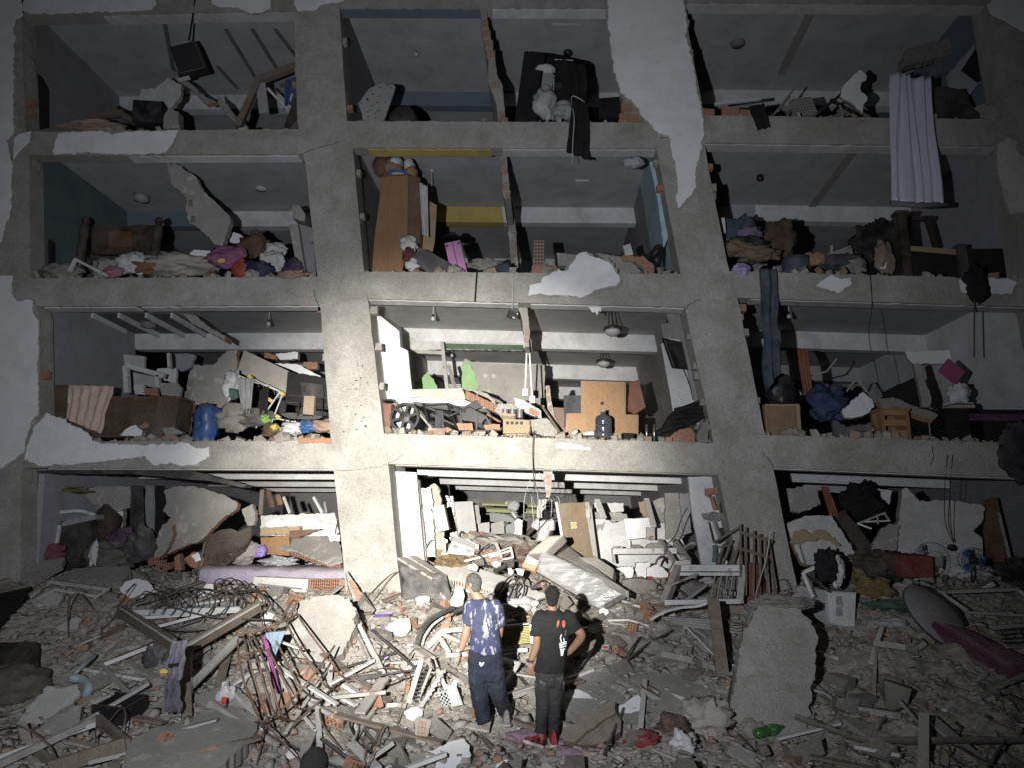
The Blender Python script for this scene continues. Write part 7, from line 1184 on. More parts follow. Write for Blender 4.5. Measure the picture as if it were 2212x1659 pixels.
for i,(pts,Y,m,lb) in enumerate((([(1240,1020),(1290,1005),(1340,1015),(1335,1050),(1270,1065)],.1,PLAST,'white oval plaster piece on the heap left of the pink foam'),([(1000,1040),(1060,1030),(1105,1065),(1090,1105),(1010,1090)],-.05,PLAST,'white plaster piece above the hollow brick wall slab'),([(1410,1080),(1445,1070),(1470,1110),(1450,1150),(1420,1130)],-.1,PLAST,'torn white paper piece left of the pink foam'),([(1490,1080),(1580,1095),(1570,1150),(1530,1160),(1500,1110)],-.1,PLAST,'white cloth scrap below the pink foam'),([(1360,990),(1480,1000),(1475,1060),(1380,1060)],.2,STEELD,'dark grey flat box behind the white oval piece'),([(1050,1000),(1160,990),(1165,1040),(1060,1045)],.1,DARKG,'dark round mat above the hollow brick wall slab'),([(1260,1100),(1390,1030),(1400,1060),(1290,1120)],-.1,BLACK,'black bar lying on the rubble heap'),([(1640,1270),(1700,1255),(1720,1275),(1660,1290)],-.4,STEELD,'small dark strip under the wrapped mattress'))): S('debris_piece',lb,'debris',11,pts,plane_at(11,pts[0][0],pts[0][1],40,0,Y=Y),.04,[m,MORT if i < 4 else m],.01,.05,260 + i)
cable('cable','black cable snaking over the air conditioner',BLACK,[A(11,1060,925,.4),A(11,1100,930,.4),A(11,1140,880,.45),A(11,1230,820,.5)],.012); cable('cable','black cable snaking down over the heap behind the men',BLACK,[A(11,1090,935,.35),A(11,1150,970,.3),A(11,1180,1040,.1),A(11,1300,1090,0),A(11,1440,1140,-.1)],.012)
# ================================================================== left bay,second storey
z2 = fl('L',2); z3 = fl('L',3); z4 = fl('L',4)
sd = T('brown_sideboard','long brown sideboard lying at the left of the second floor edge','sideboard',A(4,620,880,.4)); MB().prism([A(4,x,y,.4) for x,y in ((220,605),(390,602),(400,680),(575,672),(1020,672),(985,900),(225,900))],(0,.5,0)).build('body',mat('dark brown veneer',(.10,.058,.032),.6,.2,3,.08,stretch=(1,6,6),dust=.2),sd); MB().prism([A(4,x,y,.38) for x,y in ((575,668),(1025,668),(1024,680),(572,682))],(0,.54,0)).build('top_edge',WOODB,sd)
mb = MB(); drape(mb,4,[(390,602),(645,612),(575,880),(380,800)],.34,5,.035,seed=61,wob=.04,nv=30); ob(mb,'peach_towel','peach coloured towel draped over the brown sideboard','towel',PEACH,smooth=True,solid=.012)
bl = T('blue_barrel','crumpled blue plastic barrel on the left second floor edge','barrel',A(4,1150,885,.35)); p = A(4,1150,885,.35); p.z = z2; HB = (A(4,1150,712,.35).z - z2); RR = .9 * (A(4,1235,800,.35).x - A(4,1070,800,.35).x) / 2
mb = MB(); mb.lathe([(RR * .62,0),(RR * .7,.1 * HB),(RR * .9,.3 * HB),(RR,.5 * HB),(RR * .97,.56 * HB),(RR,.6 * HB),(RR * .9,.8 * HB),(RR * .72,.93 * HB),(RR * .4,HB),(.02,HB)],26,Matrix.Translation(p + Vector((0,.1,0))))
mb.v = [tuple(Vector(v) + Vector((.17 * mnoise.noise(Vector(v) * 5),.17 * mnoise.noise(Vector(v) * 5 + Vector((5,0,0))),.06 * mnoise.noise(Vector(v) * 6)))) for v in mb.v]; mb.build('barrel_body',BLUEP,bl,True); MB().tube([p + Vector((RR * 1.0 * math.cos(a * .3),.1 + RR * 1.0 * math.sin(a * .3),.55 * HB)) for a in range(21)],.012,6,closed=True).build('hoop',BLUEP,bl,True)
frag('masonry_fragment','upright rendered wall fragment with hollow bricks in the left second floor',4,[(1290,400),(1340,400),(1350,480),(1330,600),(1300,700),(1240,760),(1180,700),(1090,720),(1060,880),(990,890),(1010,800),(1050,700),(1075,520),(1110,480),(1200,490),(1250,440)],1.0,.14,[RENDER,BRICK],.025,.07,270)
for i,(x,y) in enumerate(((1075,590),(1060,660),(1040,730))):
    O = A(4,x - 14,y + 22,.97); mb = MB(); hollow(mb,O,A(4,x + 16,y + 22,.97) - O,A(4,x - 10,y - 22,.97) - O,Vector((0,.1,0)),2,3,.012,.06); ob(mb,'hollow_brick',('upper hollow brick end on the upright wall fragment','middle hollow brick end on the upright wall fragment','lower hollow brick end on the upright wall fragment')[i],'brick',[MORT,BRICKH])
S('beige_board','large beige board slanting above the drying rack','board',4,[(1385,400),(1640,520),(1625,650),(1600,640),(1345,520)],.95,.04,mat('beige laminate',(.40,.37,.32),.6,.1,4,.05,dust=.2),0)
dr = T('drying_rack','folding white drying rack with yellow joints on the left second floor','drying rack',A(4,1560,890,.3))
for a,b2 in (((1345,540),(1610,650)),((1420,555),(1590,640)),((1605,650),(1540,820)),((1540,820),(1490,890)),((1590,640),(1450,845)),((1450,845),(1460,840)),((1550,790),(1700,820))): MB().tube([A(4,*a,.3),A(4,*b2,.3)],.014,6).build('rack_tube',WFRAME,dr)
for x,y in ((1605,655),(1420,552),(1535,690),(1580,785)): MB().box(A(4,x,y,.29),(.09,.06,.06),rot3(0,0,30)).build('yellow_joint',YELP,dr)
for i in range(5): MB().tube([A(4,1430 + i * 30,570 + i * 14,.3),A(4,1440 + i * 30,600 + i * 14,.55)],.006,5).build('rack_wire',WFRAME,dr)
mb = MB(); drape(mb,4,[(1342,560),(1442,560),(1415,840),(1390,840)],.26,3,.03,seed=62,nv=26); ob(mb,'grey_trousers','pale grey trousers hanging on the drying rack','trousers',CLOTHG,smooth=True,solid=.012)
mb = MB(); drape(mb,4,[(1475,630),(1525,612),(1520,765),(1455,785)],.24,2,.03,seed=63); ob(mb,'black_garment','black garment hanging on the drying rack','garment',BLACKF,smooth=True,solid=.012)
tvb = T('television_back','black back of a big television on the left second floor','television',A(4,1740,740,.5)); MB().prism([A(4,x,y,.5) for x,y in ((1632,522),(1850,560),(1900,580),(1900,745),(1800,740),(1618,710))],(0,.06,0)).build('case',BLACK,tvb); MB().prism([A(4,x,y,.46) for x,y in ((1705,580),(1830,595),(1840,680),(1715,670))],(0,.05,0)).build('rear_bulge',mat('black plastic b',(.028,.027,.027),.5,.2,6,.05,dust=.2),tvb)
for y in (660,700): MB().bar(A(4,1625,y,.49),A(4,1860,y + 18,.49),.01,.01).build('groove_rib',STEELD,tvb)
chm = T('mesh_chair','black wire mesh chair lying on the left second floor edge','chair',A(4,1720,890,.25)); MB().prism([A(4,x,y,.3) for x,y in ((1590,770),(1640,760),(1840,780),(1800,800),(1640,795))],(0,.3,.05)).build('seat',STEELD,chm)
for a,b2 in (((1620,790),(1590,890)),((1640,795),(1680,880)),((1690,800),(1720,890)),((1800,795),(1770,850)),((1700,700),(1690,780)),((1830,680),(1830,790)),((1610,850),(1700,850))): MB().tube([A(4,*a,.25),A(4,*b2,.25)],.013,6).build('leg',BLACK,chm)
MB().box(A(4,1757,725,.35),(.2,.1,.38)).build('tan_cushion',CARD,chm)
for i,(x,y,rx,rz,m,lb) in enumerate(((1660,850,.25,.12,CLOTHW,'white and blue printed bags under the mesh chair'),(1745,840,.2,.12,BLUEP,'blue bag under the mesh chair'),(1535,860,.16,.12,mat('brown bag',(.12,.07,.03),.8,.2,8,.3),'brown bag below the drying rack'),(1510,800,.14,.07,mat('lime plastic',(.25,.50,.05),.5,.1,6,.1),'lime green plastic bag on the drying rack foot'),(1565,850,.07,.08,YELP,'yellow wrapper below the drying rack'),(1850,840,.3,.12,FR[2][1],'orange brick debris against the lit column on the left second floor'),(1310,600,.16,.3,CLOTHW,'white plush bundle left of the grey trousers'),(1330,655,.09,.1,mat('green toy',(.05,.16,.12),.8,.2,8,.2),'dark green lump left of the grey trousers'),(1440,790,.4,.16,DIRTF,'dark pan and cloth heap behind the barrel'),(1330,800,.3,.25,CONCD,'dark grey debris right of the blue barrel'))): heap('bag',lb,'bag',m,4,x,y,rx,.15,rz,110 + i,.3,Y=.3,lift=0)
for i,(pts,Y,m,lb) in enumerate((([(675,890),(720,850),(770,830),(808,860),(800,890),(740,895)],.12,PLAST,'white plaster lump on the left second floor edge'),([(785,840),(830,808),(850,835),(810,850)],.2,BRICK,'orange brick corner above the white plaster lump'),([(1690,905),(1880,905),(1880,932),(1690,935)],-.02,BRICK,'row of orange brick at the left beam end'),([(920,850),(985,840),(1040,880),(940,890)],.15,MORT,'grey mortar lump right of the sideboard'),([(1500,410),(1570,430),(1560,452),(1500,440)],2.9,BRICK,'orange brick high in the back of the left second floor'),([(1560,420),(1690,410),(1690,450),(1590,455)],2.9,PLAST,'white plaster scrap high in the back of the left second floor'),([(1720,470),(1800,465),(1800,505),(1725,510)],2.9,BRICK,'brick opening behind the television back'),([(1560,475),(1690,480),(1820,550),(1700,530)],2.0,PLAST,'white wedge of plaster behind the television back'))): S('masonry_lump',lb,'masonry',4,pts,Y,.14,[m,MORT],.012,.05,280 + i)
wc = T('white_cabinet','white kitchen cabinet frame hanging askew in the left second floor','cabinet',A(4,800,660,1.6))
for a,b2,w1 in (((715,490),(725,650),.1),((720,490),(935,548),.1),((895,545),(905,640),.08),((960,420),(965,500),.05)): MB().bar(A(4,*a,1.5),A(4,*b2,1.5),w1,.1).build('frame_rail',WFRAME,wc)
MB().prism([A(4,x,y,1.62) for x,y in ((755,525),(900,555),(895,620),(760,600))],(0,.04,0)).build('door',GRT,wc)
for i,(pts,Y,m,lb) in enumerate((([(700,425),(820,435),(815,510),(710,500)],2.6,PLASTD,'pale wall board at the back of the left second floor'),([(890,505),(1000,500),(1000,590),(890,560)],2.3,PAINTW,'white board behind the white cabinet'),([(910,590),(1000,580),(1030,620),(1020,670),(915,660)],1.3,RENDER,'grey stone slab on the brown sideboard'),([(820,620),(890,618),(895,665),(825,660)],1.1,BRICKH,'brown pot like lump on the sideboard'),([(760,600),(815,600),(812,660),(765,655)],1.1,CLOTHW,'white jug shapes on the sideboard'),([(960,420),(1060,420),(1110,430),(1080,500),(1030,520),(980,490)],2.8,PAINTL,'lilac wall scrap in the back of the left second floor'))): frag('interior_panel',lb,4,pts,Y,.08,m,.012,.06,290 + i,cat='panel')
# ceiling with its stripes of light and shade built in,side wall trims
zc = ce('L',3)
def onceil(k,x,y,z,dz=-.012):
    d = ray(*uv(k,x,y)); return CAM + d * ((z + dz - CAM.z) / d.z)
DARKC = mat('ceiling shade and scar',(.16,.16,.165),.9,.15,3,.1)  # dark tone for shade painted on ceilings, also used for a partition scar
MB().prism([onceil(4,x,y,zc,-.006) for x,y in ((300,190),(1000,190),(1290,345),(720,345))],(0,0,-.008)).build('ceiling_shade_panel',DARKC,BEAM['L',3,'s'])  # dark sheet stands for the shade between the light stripes
for a,b2 in (((410,205),(620,305)),((525,190),(715,285)),((675,190),(960,335)),((830,190),(1090,330)),((975,190),(1215,335))):
    p,q = onceil(4,*a,zc,-.02),onceil(4,*b2,zc,-.02); MB().bar(p - Vector((0,0,.05)),q - Vector((0,0,.05)),.05,.11).build('light_stripe_bar',PAINTW,BEAM['L',3,'s'])  # white bars stand for the stripes of light across the ceiling
for b_,z_,k_,L_ in (('L',ce('L',5),1,[((1280,160),(1450,440)),((1430,160),(1580,400)),((1560,160),(1690,330)),((1230,370),(1350,500))]),('R',ce('R',3),6,[((1100,195),(900,300)),((1200,215),(1060,300))]),('R',ce('R',4),3,[((975,790),(680,1180))]),('R',ce('R',5),3,[((730,50),(560,400))]),('L',ce('L',5),1,[((935,130),(985,400))])):
    for a,b2 in L_:
        p,q = onceil(k_,*a,z_,-.02),onceil(k_,*b2,z_,-.02); wd_ = .16 if k_ == 3 else .09; MB().bar(p,q,wd_,.05 if k_ == 3 else .02).build('scar_shade_strip',DARKC if k_ != 3 else MORT,BEAM[b_,{ce('L',5): 5,ce('R',3): 3,ce('R',4): 4,ce('R',5): 5}[z_],'s'])  # partition scars, and dark strips that paint faint shade stripes on ceilings
# scar and hanging remnant of the partition in the left second floor
frag('hanging_masonry','broken partition strip hanging under the left second floor ceiling',4,[(1040,190),(1110,205),(1200,280),(1280,320),(1275,345),(1190,300),(1080,240)],.7,.3,[MORT,BRICK],.02,.06,300)
# ================================================================== left bay,third storey
frag('hanging_masonry','large broken wall slab hanging from the left third floor ceiling',1,[(950,925),(1010,930),(1110,1000),(1140,1060),(1230,1150),(1310,1230),(1290,1310),(1260,1395),(1220,1385),(1150,1310),(1075,1260),(1050,1190),(1060,1120),(970,1040)],.6,.14,[RENDER,MORT],.02,.07,301)
for i,(x,y) in enumerate(((1080,1150),(1095,1240))):
    O = A(1,x - 12,y + 20,.57); mb = MB(); hollow(mb,O,A(1,x + 12,y + 20,.57) - O,A(1,x - 10,y - 20,.57) - O,Vector((0,.1,0)),2,2,.012,.06); ob(mb,'hollow_brick',('upper brick hole in the hanging wall slab','lower brick hole in the hanging wall slab')[i],'brick',[MORT,BLACK])
hbd = T('carved_bed','dark carved bed headboard with turned posts on the left third floor','bed',A(1,690,1560,.5))
for x,y1_ in ((490,1235),(905,1235)):
    p = A(1,x,y1_,.5); h = p.z - z3; MB().lathe([(.09,0),(.09,h * .6),(.07,h * .65),(.1,h * .75),(.08,h * .88),(.05,h * .9),(.085,h * .95),(.05,h),(.01,h * 1.01)],14,Matrix.Translation(Vector((p.x,.5,z3)))).build('turned_post',WOODD,hbd,True)
MB().prism([A(1,x,y,.52) for x,y in ((520,1290),(560,1275),(700,1280),(800,1270),(890,1275),(890,1440),(520,1440))],(0,.06,0)).build('headboard',WOODD,hbd); MB().prism([A(1,x,y,.50) for x,y in ((615,1310),(745,1310),(745,1400),(615,1400))],(0,.03,0)).build('inlay_panel',WOODB,hbd); MB().bar(A(1,500,1480,.5),A(1,900,1500,.5),.1,.12).build('rail',WOODD,hbd)
tvs = T('old_television','dark television set standing at the left end of the third floor','television',A(1,230,1530,.6)); MB().prism([A(1,x,y,.55) for x,y in ((172,1310),(292,1360),(295,1520),(172,1560))],(0,.1,0)).build('case',BLACK,tvs); MB().prism([A(1,x,y,.53) for x,y in ((185,1350),(280,1380),(282,1505),(185,1530))],(0,.03,0)).build('screen',GLASSB,tvs)
bars('white_frame_piece','white angled frame piece on the left third floor edge','frame',WFRAME,[(A(1,395,1540,.1),A(1,430,1470,.1),.06,.05),(A(1,430,1470,.1),A(1,605,1560,.06),.08,.05)],'rail')
for i,(x,y,rx,rz,m,Y,lb) in enumerate(((590,1520,.25,.2,mat('printed sack',(.36,.34,.32),.9,.1,5,.2,fleck=((.04,.03,.05),8,.58)),.25,'printed pale sack with dark curly marks on the left third floor'),(750,1490,.3,.22,CLOTHW,.3,'white cloth heap in front of the carved headboard'),(640,1540,.2,.12,mat('pink cloth b',(.35,.16,.20),.9,.2,8,.3),.2,'pink cloth beside the printed sack'),(1290,1455,.35,.2,mat('violet magenta bag',(.30,.08,.20),.9,.35,5,.3),.3,'magenta and purple backpack on the left third floor'),(1255,1475,.08,.05,YELP,.12,'yellow badge on the magenta backpack'),(1375,1520,.2,.2,mat('red orange bag',(.42,.05,.02),.8,.15,6,.2),.3,'red orange bag right of the magenta backpack'),(1455,1530,.28,.2,mat('navy bag',(.02,.025,.07),.85,.2,6,.3),.3,'navy bag right of the red orange bag'),(1440,1390,.3,.25,mat('brown jacket',(.12,.06,.03),.9,.3,6,.3),.8,'brown jacket heap behind the magenta backpack'),(1560,1420,.25,.16,CLOTHW,.9,'white cloth piece left of the leaning grey post'),(1660,1520,.18,.2,mat('dark purple cloth',(.06,.03,.10),.9,.2,8,.3),.3,'dark purple cloth at the foot of the leaning grey post'),(1000,1500,.7,.22,FR[3][1],.5,'pale mortar debris bank on the left third floor'),(810,1510,.25,.14,mat('rust cloth',(.22,.10,.03),.9,.2,8,.3),.3,'rust coloured cloth at the headboard foot'),(350,1540,.4,.16,CONCD,.3,'dark debris at the foot of the old television'),(1660,1560,.3,.1,FR[2][1],.05,'orange brick debris under the leaning grey post'),(1540,1480,.25,.2,PLASTD,.6,'pale plaster heap behind the navy bag'))): heap('bundle',lb,'bundle',m,1,x,y,rx,rx * .5,rz,130 + i,.32,Y=Y,lift=0)
frag('plaster_piece','white plaster slab leaning left of the magenta backpack',1,[(1075,1430),(1110,1415),(1220,1420),(1270,1415),(1240,1460),(1190,1510),(1150,1520),(1080,1480)],.7,.06,[PLAST,MORT],.02,.06,310)
frag('plaster_piece','white plaster slab at the back of the left third floor',1,[(1280,1330),(1330,1315),(1395,1350),(1370,1380),(1300,1370)],1.2,.06,[PLAST,MORT],.02,.06,311); frag('plaster_piece','white plaster slab with a bite behind the navy bag',1,[(1515,1395),(1610,1390),(1625,1410),(1600,1450),(1560,1445),(1520,1420)],1.2,.06,[PLAST,MORT],.02,.06,312)
gp = T('leaning_post','grey concrete post leaning against the lit column on the third floor','post',A(1,1720,1560,.4)); MB().prism([A(1,x,y,.35) for x,y in ((1640,1270),(1690,1270),(1735,1560),(1740,1600),(1700,1600))],(0,.14,0)).build('front_face',RENDER,gp); MB().prism([A(1,x,y,.5) for x,y in ((1692,1268),(1772,1290),(1792,1540),(1790,1590),(1738,1590))],(0,.05,0)).build('side_face',PAINTK,gp)
frag('concrete_chunk','concrete block end sticking out above the leaning grey post',1,[(1660,1165),(1695,1160),(1732,1210),(1728,1255),(1690,1245),(1660,1230)],.5,.3,CB,.006,.08,313)
for i,x in enumerate((1200,1210)): cable('thin_rod',('thin steel rod left of the magenta backpack','second thin steel rod left of the magenta backpack')[i],STEEL,[A(1,x,1390,.4),A(1,x - 8,1460,.4),A(1,x - 14,1540,.4)],.008)
# ================================================================== left bay,fourth storey
ht = T('hanging_cabinet','broken dark box hanging on a cable in the left fourth floor','box',A(1,1060,460,.2)); p0 = A(1,1075,340,.2); M3 = rot3(15,20,-22)
for c,d in (((0,-.2,0),(.5,.02,.5)),((-.25,0,0),(.02,.4,.52)),((.25,0,0),(.02,.4,.52)),((0,0,.26),(.5,.4,.02)),((0,0,-.26),(.5,.4,.02))): MB().box(p0 + M3 @ Vector(c),d,M3).build('panel',BLACK if c[1] else STEELD,ht)
MB().box(A(1,1045,445,.1),(.24,.06,.05),rot3(0,0,-15)).build('pale_edge',CLOTHW,ht); MB().box(A(1,1060,245,.15),(.2,.1,.05),rot3(0,0,-5)).build('pale_edge',CLOTHG,ht)
cable('cable','dark cable holding the broken box in the left fourth floor',BLACK,[A(1,1115,-60,.0),A(1,1095,90,.05),A(1,1070,240,.15)],.02)
frag('hanging_masonry','broken partition sliver hanging under the hanging box',1,[(960,380),(1000,430),(1080,470),(1150,540),(1225,575),(1170,590),(1080,500),(1000,450)],.8,.12,[MORT,BRICK],.015,.06,320); frag('hanging_masonry','dark curved wall sliver falling to the left fourth floor',1,[(1230,535),(1290,590),(1330,650),(1350,710),(1290,650),(1240,590)],.9,.12,[MORT,MORT],.015,.06,321)
frag('masonry_fragment','pale wall slab standing below the hanging box',1,[(880,500),(950,440),(1030,480),(1025,540),(980,600),(930,640),(860,600),(790,620),(800,500)],.8,.1,[PLASTD,MORT],.02,.08,322); frag('masonry_fragment','grey lump standing right of the black box on the left fourth floor',1,[(930,650),(960,610),(1010,630),(1020,720),(930,730)],.3,.2,CB,.02,.07,323)
ob(MB().box(A(1,855,655,.3),(.55,.4,.45),rot3(8,5)),'black_box','black box on the left fourth floor edge','box',mat('blue black plastic',(.012,.014,.025),.5,.2,6,.05))
tr = bars('timber_trestle','broken timber trestle on the left fourth floor','timber',WOODR,[(A(1,1350,720,.3),A(1,1470,450,.4),.18,.12),(A(1,1450,460,.4),A(1,1690,370,.5),.12,.14),(A(1,1480,470,.4),A(1,1500,640,.5),.2,.04,CLOTHG),(A(1,1520,500,.4),A(1,1640,630,.4),.05,.05,WFRAME),(A(1,1660,530,.35),A(1,1630,620,.35),.03,.03,WFRAME),(A(1,1590,480,.6),A(1,1690,460,.6),.1,.06)],'beam')
mb = MB(); drape(mb,1,[(1620,450),(1700,430),(1690,560),(1610,620)],.35,2,.04,seed=71); ob(mb,'blue_cloth','blue cloth hanging on the timber trestle','cloth',mat('royal blue cloth',(.03,.07,.24),.9,.2,8,.2),smooth=True,solid=.01); S('dark_board','dark board leaning on the lit column in the left fourth floor','board',1,[(1690,500),(1705,640),(1640,720),(1610,720)],.3,.04,WOODD,0)
bars('timber_scrap','pile of rough timber scraps on the left fourth floor','timber',WOODR,[(A(1,510,660,.4),A(1,700,640,.4),.1,.08),(A(1,630,605,.5),A(1,760,680,.3),.08,.08),(A(1,700,665,.3),A(1,770,690,.3),.08,.06)],'timber')
heap('debris_mound','low brick red debris mound on the left fourth floor edge','debris',FR[2][1],1,530,720,.6,.2,.1,150,.3,Y=.15,lift=0,smooth=False)
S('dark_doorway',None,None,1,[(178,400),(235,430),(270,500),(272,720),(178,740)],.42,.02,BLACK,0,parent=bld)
# ================================================================== left bay,ground floor
frag('masonry_fragment','big upright plaster wall slab in the left ground floor',4,[(935,1200),(990,1180),(1100,1178),(1150,1190),(1250,1220),(1350,1275),(1340,1310),(1280,1350),(1200,1420),(1150,1480),(1000,1540),(870,1600),(860,1560),(920,1400),(970,1360),(925,1320),(945,1270)],1.0,.14,[RENDER,BRICK],.02,.07,330,tilt=6)
frag('masonry_fragment','curved broken wall piece left of the big plaster slab',4,[(940,1420),(975,1400),(985,1450),(950,1540),(900,1600),(860,1620),(880,1560)],.8,.12,[MORT,BRICK],.02,.06,331)
for i,(pts,Y,m,lb) in enumerate((([(1480,1345),(1900,1330),(1925,1440),(1900,1460),(1480,1460)],1.2,PLASTD,'dusty slab on the shelf behind the bed'),([(1505,1390),(1560,1365),(1640,1372),(1800,1368),(1905,1400),(1900,1450),(1830,1440),(1700,1400),(1520,1410)],1.1,PLAST,'white plaster streak on the shelf behind the bed'),([(1475,1415),(1700,1405),(1705,1450),(1480,1455)],.95,CHIP,'tan board edge behind the bed'),([(1480,1470),(1640,1460),(1640,1570),(1490,1565)],.95,WOODO,'orange brown chest behind the mattress'),([(1640,1430),(1830,1420),(1700,1470),(1640,1470)],.9,WOODB,'brown board piece behind the mattress'),([(1370,1310),(1430,1280),(1450,1340),(1440,1400),(1400,1400)],.7,MORT,'grey brick stub above the wavy headboard'),([(1860,1460),(1925,1455),(1930,1490),(1880,1490)],.7,PLAST,'white plaster bit against the lit column'),([(480,1200),(560,1180),(740,1180),(745,1300),(600,1330),(500,1250)],1.4,RENDER,'grey torn wall piece hanging at the left of the ground floor'),([(520,1340),(590,1280),(670,1350),(660,1440),(590,1490),(530,1440)],1.1,WOODD,'dark upholstered chair back in the left ground floor'),([(640,1330),(700,1310),(690,1440),(630,1460)],1.5,PLAST,'white sheet behind the dark chair back'),([(1045,1590),(1100,1550),(1160,1590),(1140,1640),(1080,1640)],.45,BRICKH,'brown brick lump left of the wavy headboard'),([(1085,1570),(1125,1550),(1140,1600),(1110,1610)],.38,PLAST,'white fragment on the brown brick lump'),([(990,1580),(1020,1560),(1030,1650),(990,1659)],.5,BRICKH,'narrow brown brick upright left of the brown brick lump'),([(1240,1500),(1330,1470),(1350,1500),(1330,1540),(1250,1550)],.9,PLASTD,'pale pillow like chunk behind the wavy headboard'))): S('masonry_lump',lb,'masonry',4,pts,Y,.12,[m,MORT if m in (PLAST,PLASTD,RENDER,MORT) else m],.014,.06,340 + i)
for i,(x,y) in enumerate(((840,1610),(880,1625),(920,1640))):
    O = A(4,x,y + 20,.42); mb = MB(); hollow(mb,O,A(4,x + 36,y + 10,.42) - O,A(4,x + 6,y - 18,.42) - O,Vector((0,.16,0)),2,2,.014,.08); ob(mb,'hollow_brick',('left hollow brick on the long slab at the ground floor','middle hollow brick on the long slab at the ground floor','right hollow brick on the long slab at the ground floor')[i],'brick',[BRICK,BRICKH])
fg = T('white_refrigerator','dark gutted cupboard with a pale dented top in the left ground floor','cupboard',A(4,380,1600,.7)); MB().prism([A(4,x,y,.9) for x,y in ((230,1390),(520,1360),(515,1620),(350,1660),(220,1600))],(0,.5,0)).build('carcass',mat('dark cupboard',(.04,.035,.03),.7,.3,4,.2),fg); MB().prism([A(4,x,y,.85) for x,y in ((345,1390),(400,1360),(540,1340),(545,1365),(360,1405))],(0,.4,0)).build('dented_top',CLOTHG,fg); MB().bar(A(4,340,1400,.85),A(4,315,1560,.8),.05,.04).build('pale_edge',WFRAME,fg)
mb = MB(); P = curve([A(4,215,1320,.9),A(4,300,1330,.9),A(4,450,1318,.9),A(4,540,1340,.9)],5)
for i in range(len(P) - 1): mb.bar(P[i],P[i + 1],.05,.06)
ob(mb,'white_trim','white bent trim above the dark gutted cupboard','trim',WFRAME)
for i,(x0,x1,m,Y,lb) in enumerate(((745,815,mat('dark green brown',(.035,.035,.03),.9,.3,5,.2),1.3,'dark curtain panel left of the big plaster slab'),(825,880,PAINTK,1.6,'grey curtain panel left of the big plaster slab'),(885,935,BLACKF,1.4,'black curtain panel touching the big plaster slab'))):
    mb = MB(); drape(mb,4,[(x0,1175),(x1,1175),(x1 + 10,1560),(x0 - 10,1560)],Y,3,.04,seed=80 + i); ob(mb,'curtain',lb,'curtain',m,smooth=True,solid=.01)
for i,(x,y,rx,rz,m,lb,Y) in enumerate(((600,1580,.4,.3,mat('olive bag',(.12,.115,.10),.9,.3,6,.4),'grey leafy bundle in the left ground floor',.8),(690,1500,.3,.25,mat('plum cloth b',(.10,.05,.10),.9,.3,6,.3),'plum cloth in the left ground floor',1.0),(280,1570,.35,.2,mat('crimson bag',(.22,.03,.07),.9,.3,6,.3),'crimson cloth at the far left of the ground floor',.7),(800,1520,.3,.3,DIRTF,'dark debris bundle under the black curtain panel',.9),(530,1560,.08,.22,CLOTHW,'thin white paper strip beside the leafy bundle',.6),(330,1200,.6,.08,mat('ochre lining',(.20,.15,.03),.9,.2,6,.2),'ochre lining strip under the left ground floor ceiling',1.2))): heap('bundle',lb,'bundle',m,4,x,y,rx,rx * .5,rz,160 + i,.35,Y=Y,lift=0)
for i,(a,b2,m) in enumerate((((1490,1200),(1480,1340),WOODR),((1520,1200),(1545,1300),WOODB),((1575,1230),(1590,1280),WOODO),((1780,1240),(1830,1330),WFRAME),((1840,1270),(1850,1330),CLOTHG),((1610,1240),(1645,1330),WFRAME))): bars('hanging_stick',('brown slat hanging under the left ground floor ceiling','dark red slat right of the hanging brown slat','orange tin like stick under the ground floor ceiling','white stick slanting near the lit column','grey spoon shaped stick near the lit column','thin white stick behind the orange tin')[i],'stick',m,[(A(4,*a,1.2),A(4,*b2,1.1),.08 if i < 3 else .03,.05)],'stick')
S('sagging_soffit',None,None,4,[(190,1090),(420,1085),(1060,1085),(1400,1170),(1380,1185),(1200,1150),(760,1110),(190,1105)],.36,.3,mat('blackish board',(.05,.05,.05),.9,.3,4,.2),.01,parent=bld)  # near-black strip below the left front beam
# ================================================================== people
SKIN = {'a': mat('warm skin',(.27,.14,.08),.55,.1,9,.08,spec=.4,grime=.06),'b': mat('brown skin',(.26,.135,.075),.55,.1,9,.08,grime=.06),'c': mat('dark skin',(.06,.035,.025),.6,.1,9,.08,grime=.06)}
def loft(mb,rings,n=20,sub=4):
    R_ = []
    for i in range(len(rings) - 1):
        for j in range(sub):
            t = j / sub; a,b = rings[i],rings[i + 1]; s_ = t * t * (3 - 2 * t) * .4 + t * .6; R_.append((a[0].lerp(b[0],s_),lerp(a[1],b[1],s_),lerp(a[2],b[2],s_)))
    R_.append(rings[-1]); vs = [c + Vector((rx * math.cos(6.2832 * j / n),ry * math.sin(6.2832 * j / n),0)) for c,rx,ry in R_ for j in range(n)]; k = len(R_)
    return mb.add(vs,[(i * n + j,i * n + (j + 1) % n,(i + 1) * n + (j + 1) % n,(i + 1) * n + j) for i in range(k - 1) for j in range(n)] + [tuple(range(n - 1,-1,-1)),tuple(range((k - 1) * n,k * n))])
def fuse(o,vox,sm=4,disp=0,size=.1):      # weld the overlapping limbs of one mesh into one continuous skin
    m = o.modifiers.new('weld','REMESH'); m.mode = 'VOXEL'; m.voxel_size = vox; m.use_smooth_shade = True
    m = o.modifiers.new('soften','SMOOTH'); m.factor = .5; m.iterations = sm
    if disp:
        t = bpy.data.textures.new('folds','CLOUDS'); t.noise_scale = size; m = o.modifiers.new('folds','DISPLACE'); m.texture = t; m.strength = disp; m.mid_level = .5; m.texture_coords = 'LOCAL'
    return o
def limb(mb,pts,rs,n=12): 
    P = curve(pts,5); k = len(pts) - 1; rr = [float(np.interp(i / 5,range(k + 1),rs)) for i in range(len(P))]; return mb.tube(P,rr,n)
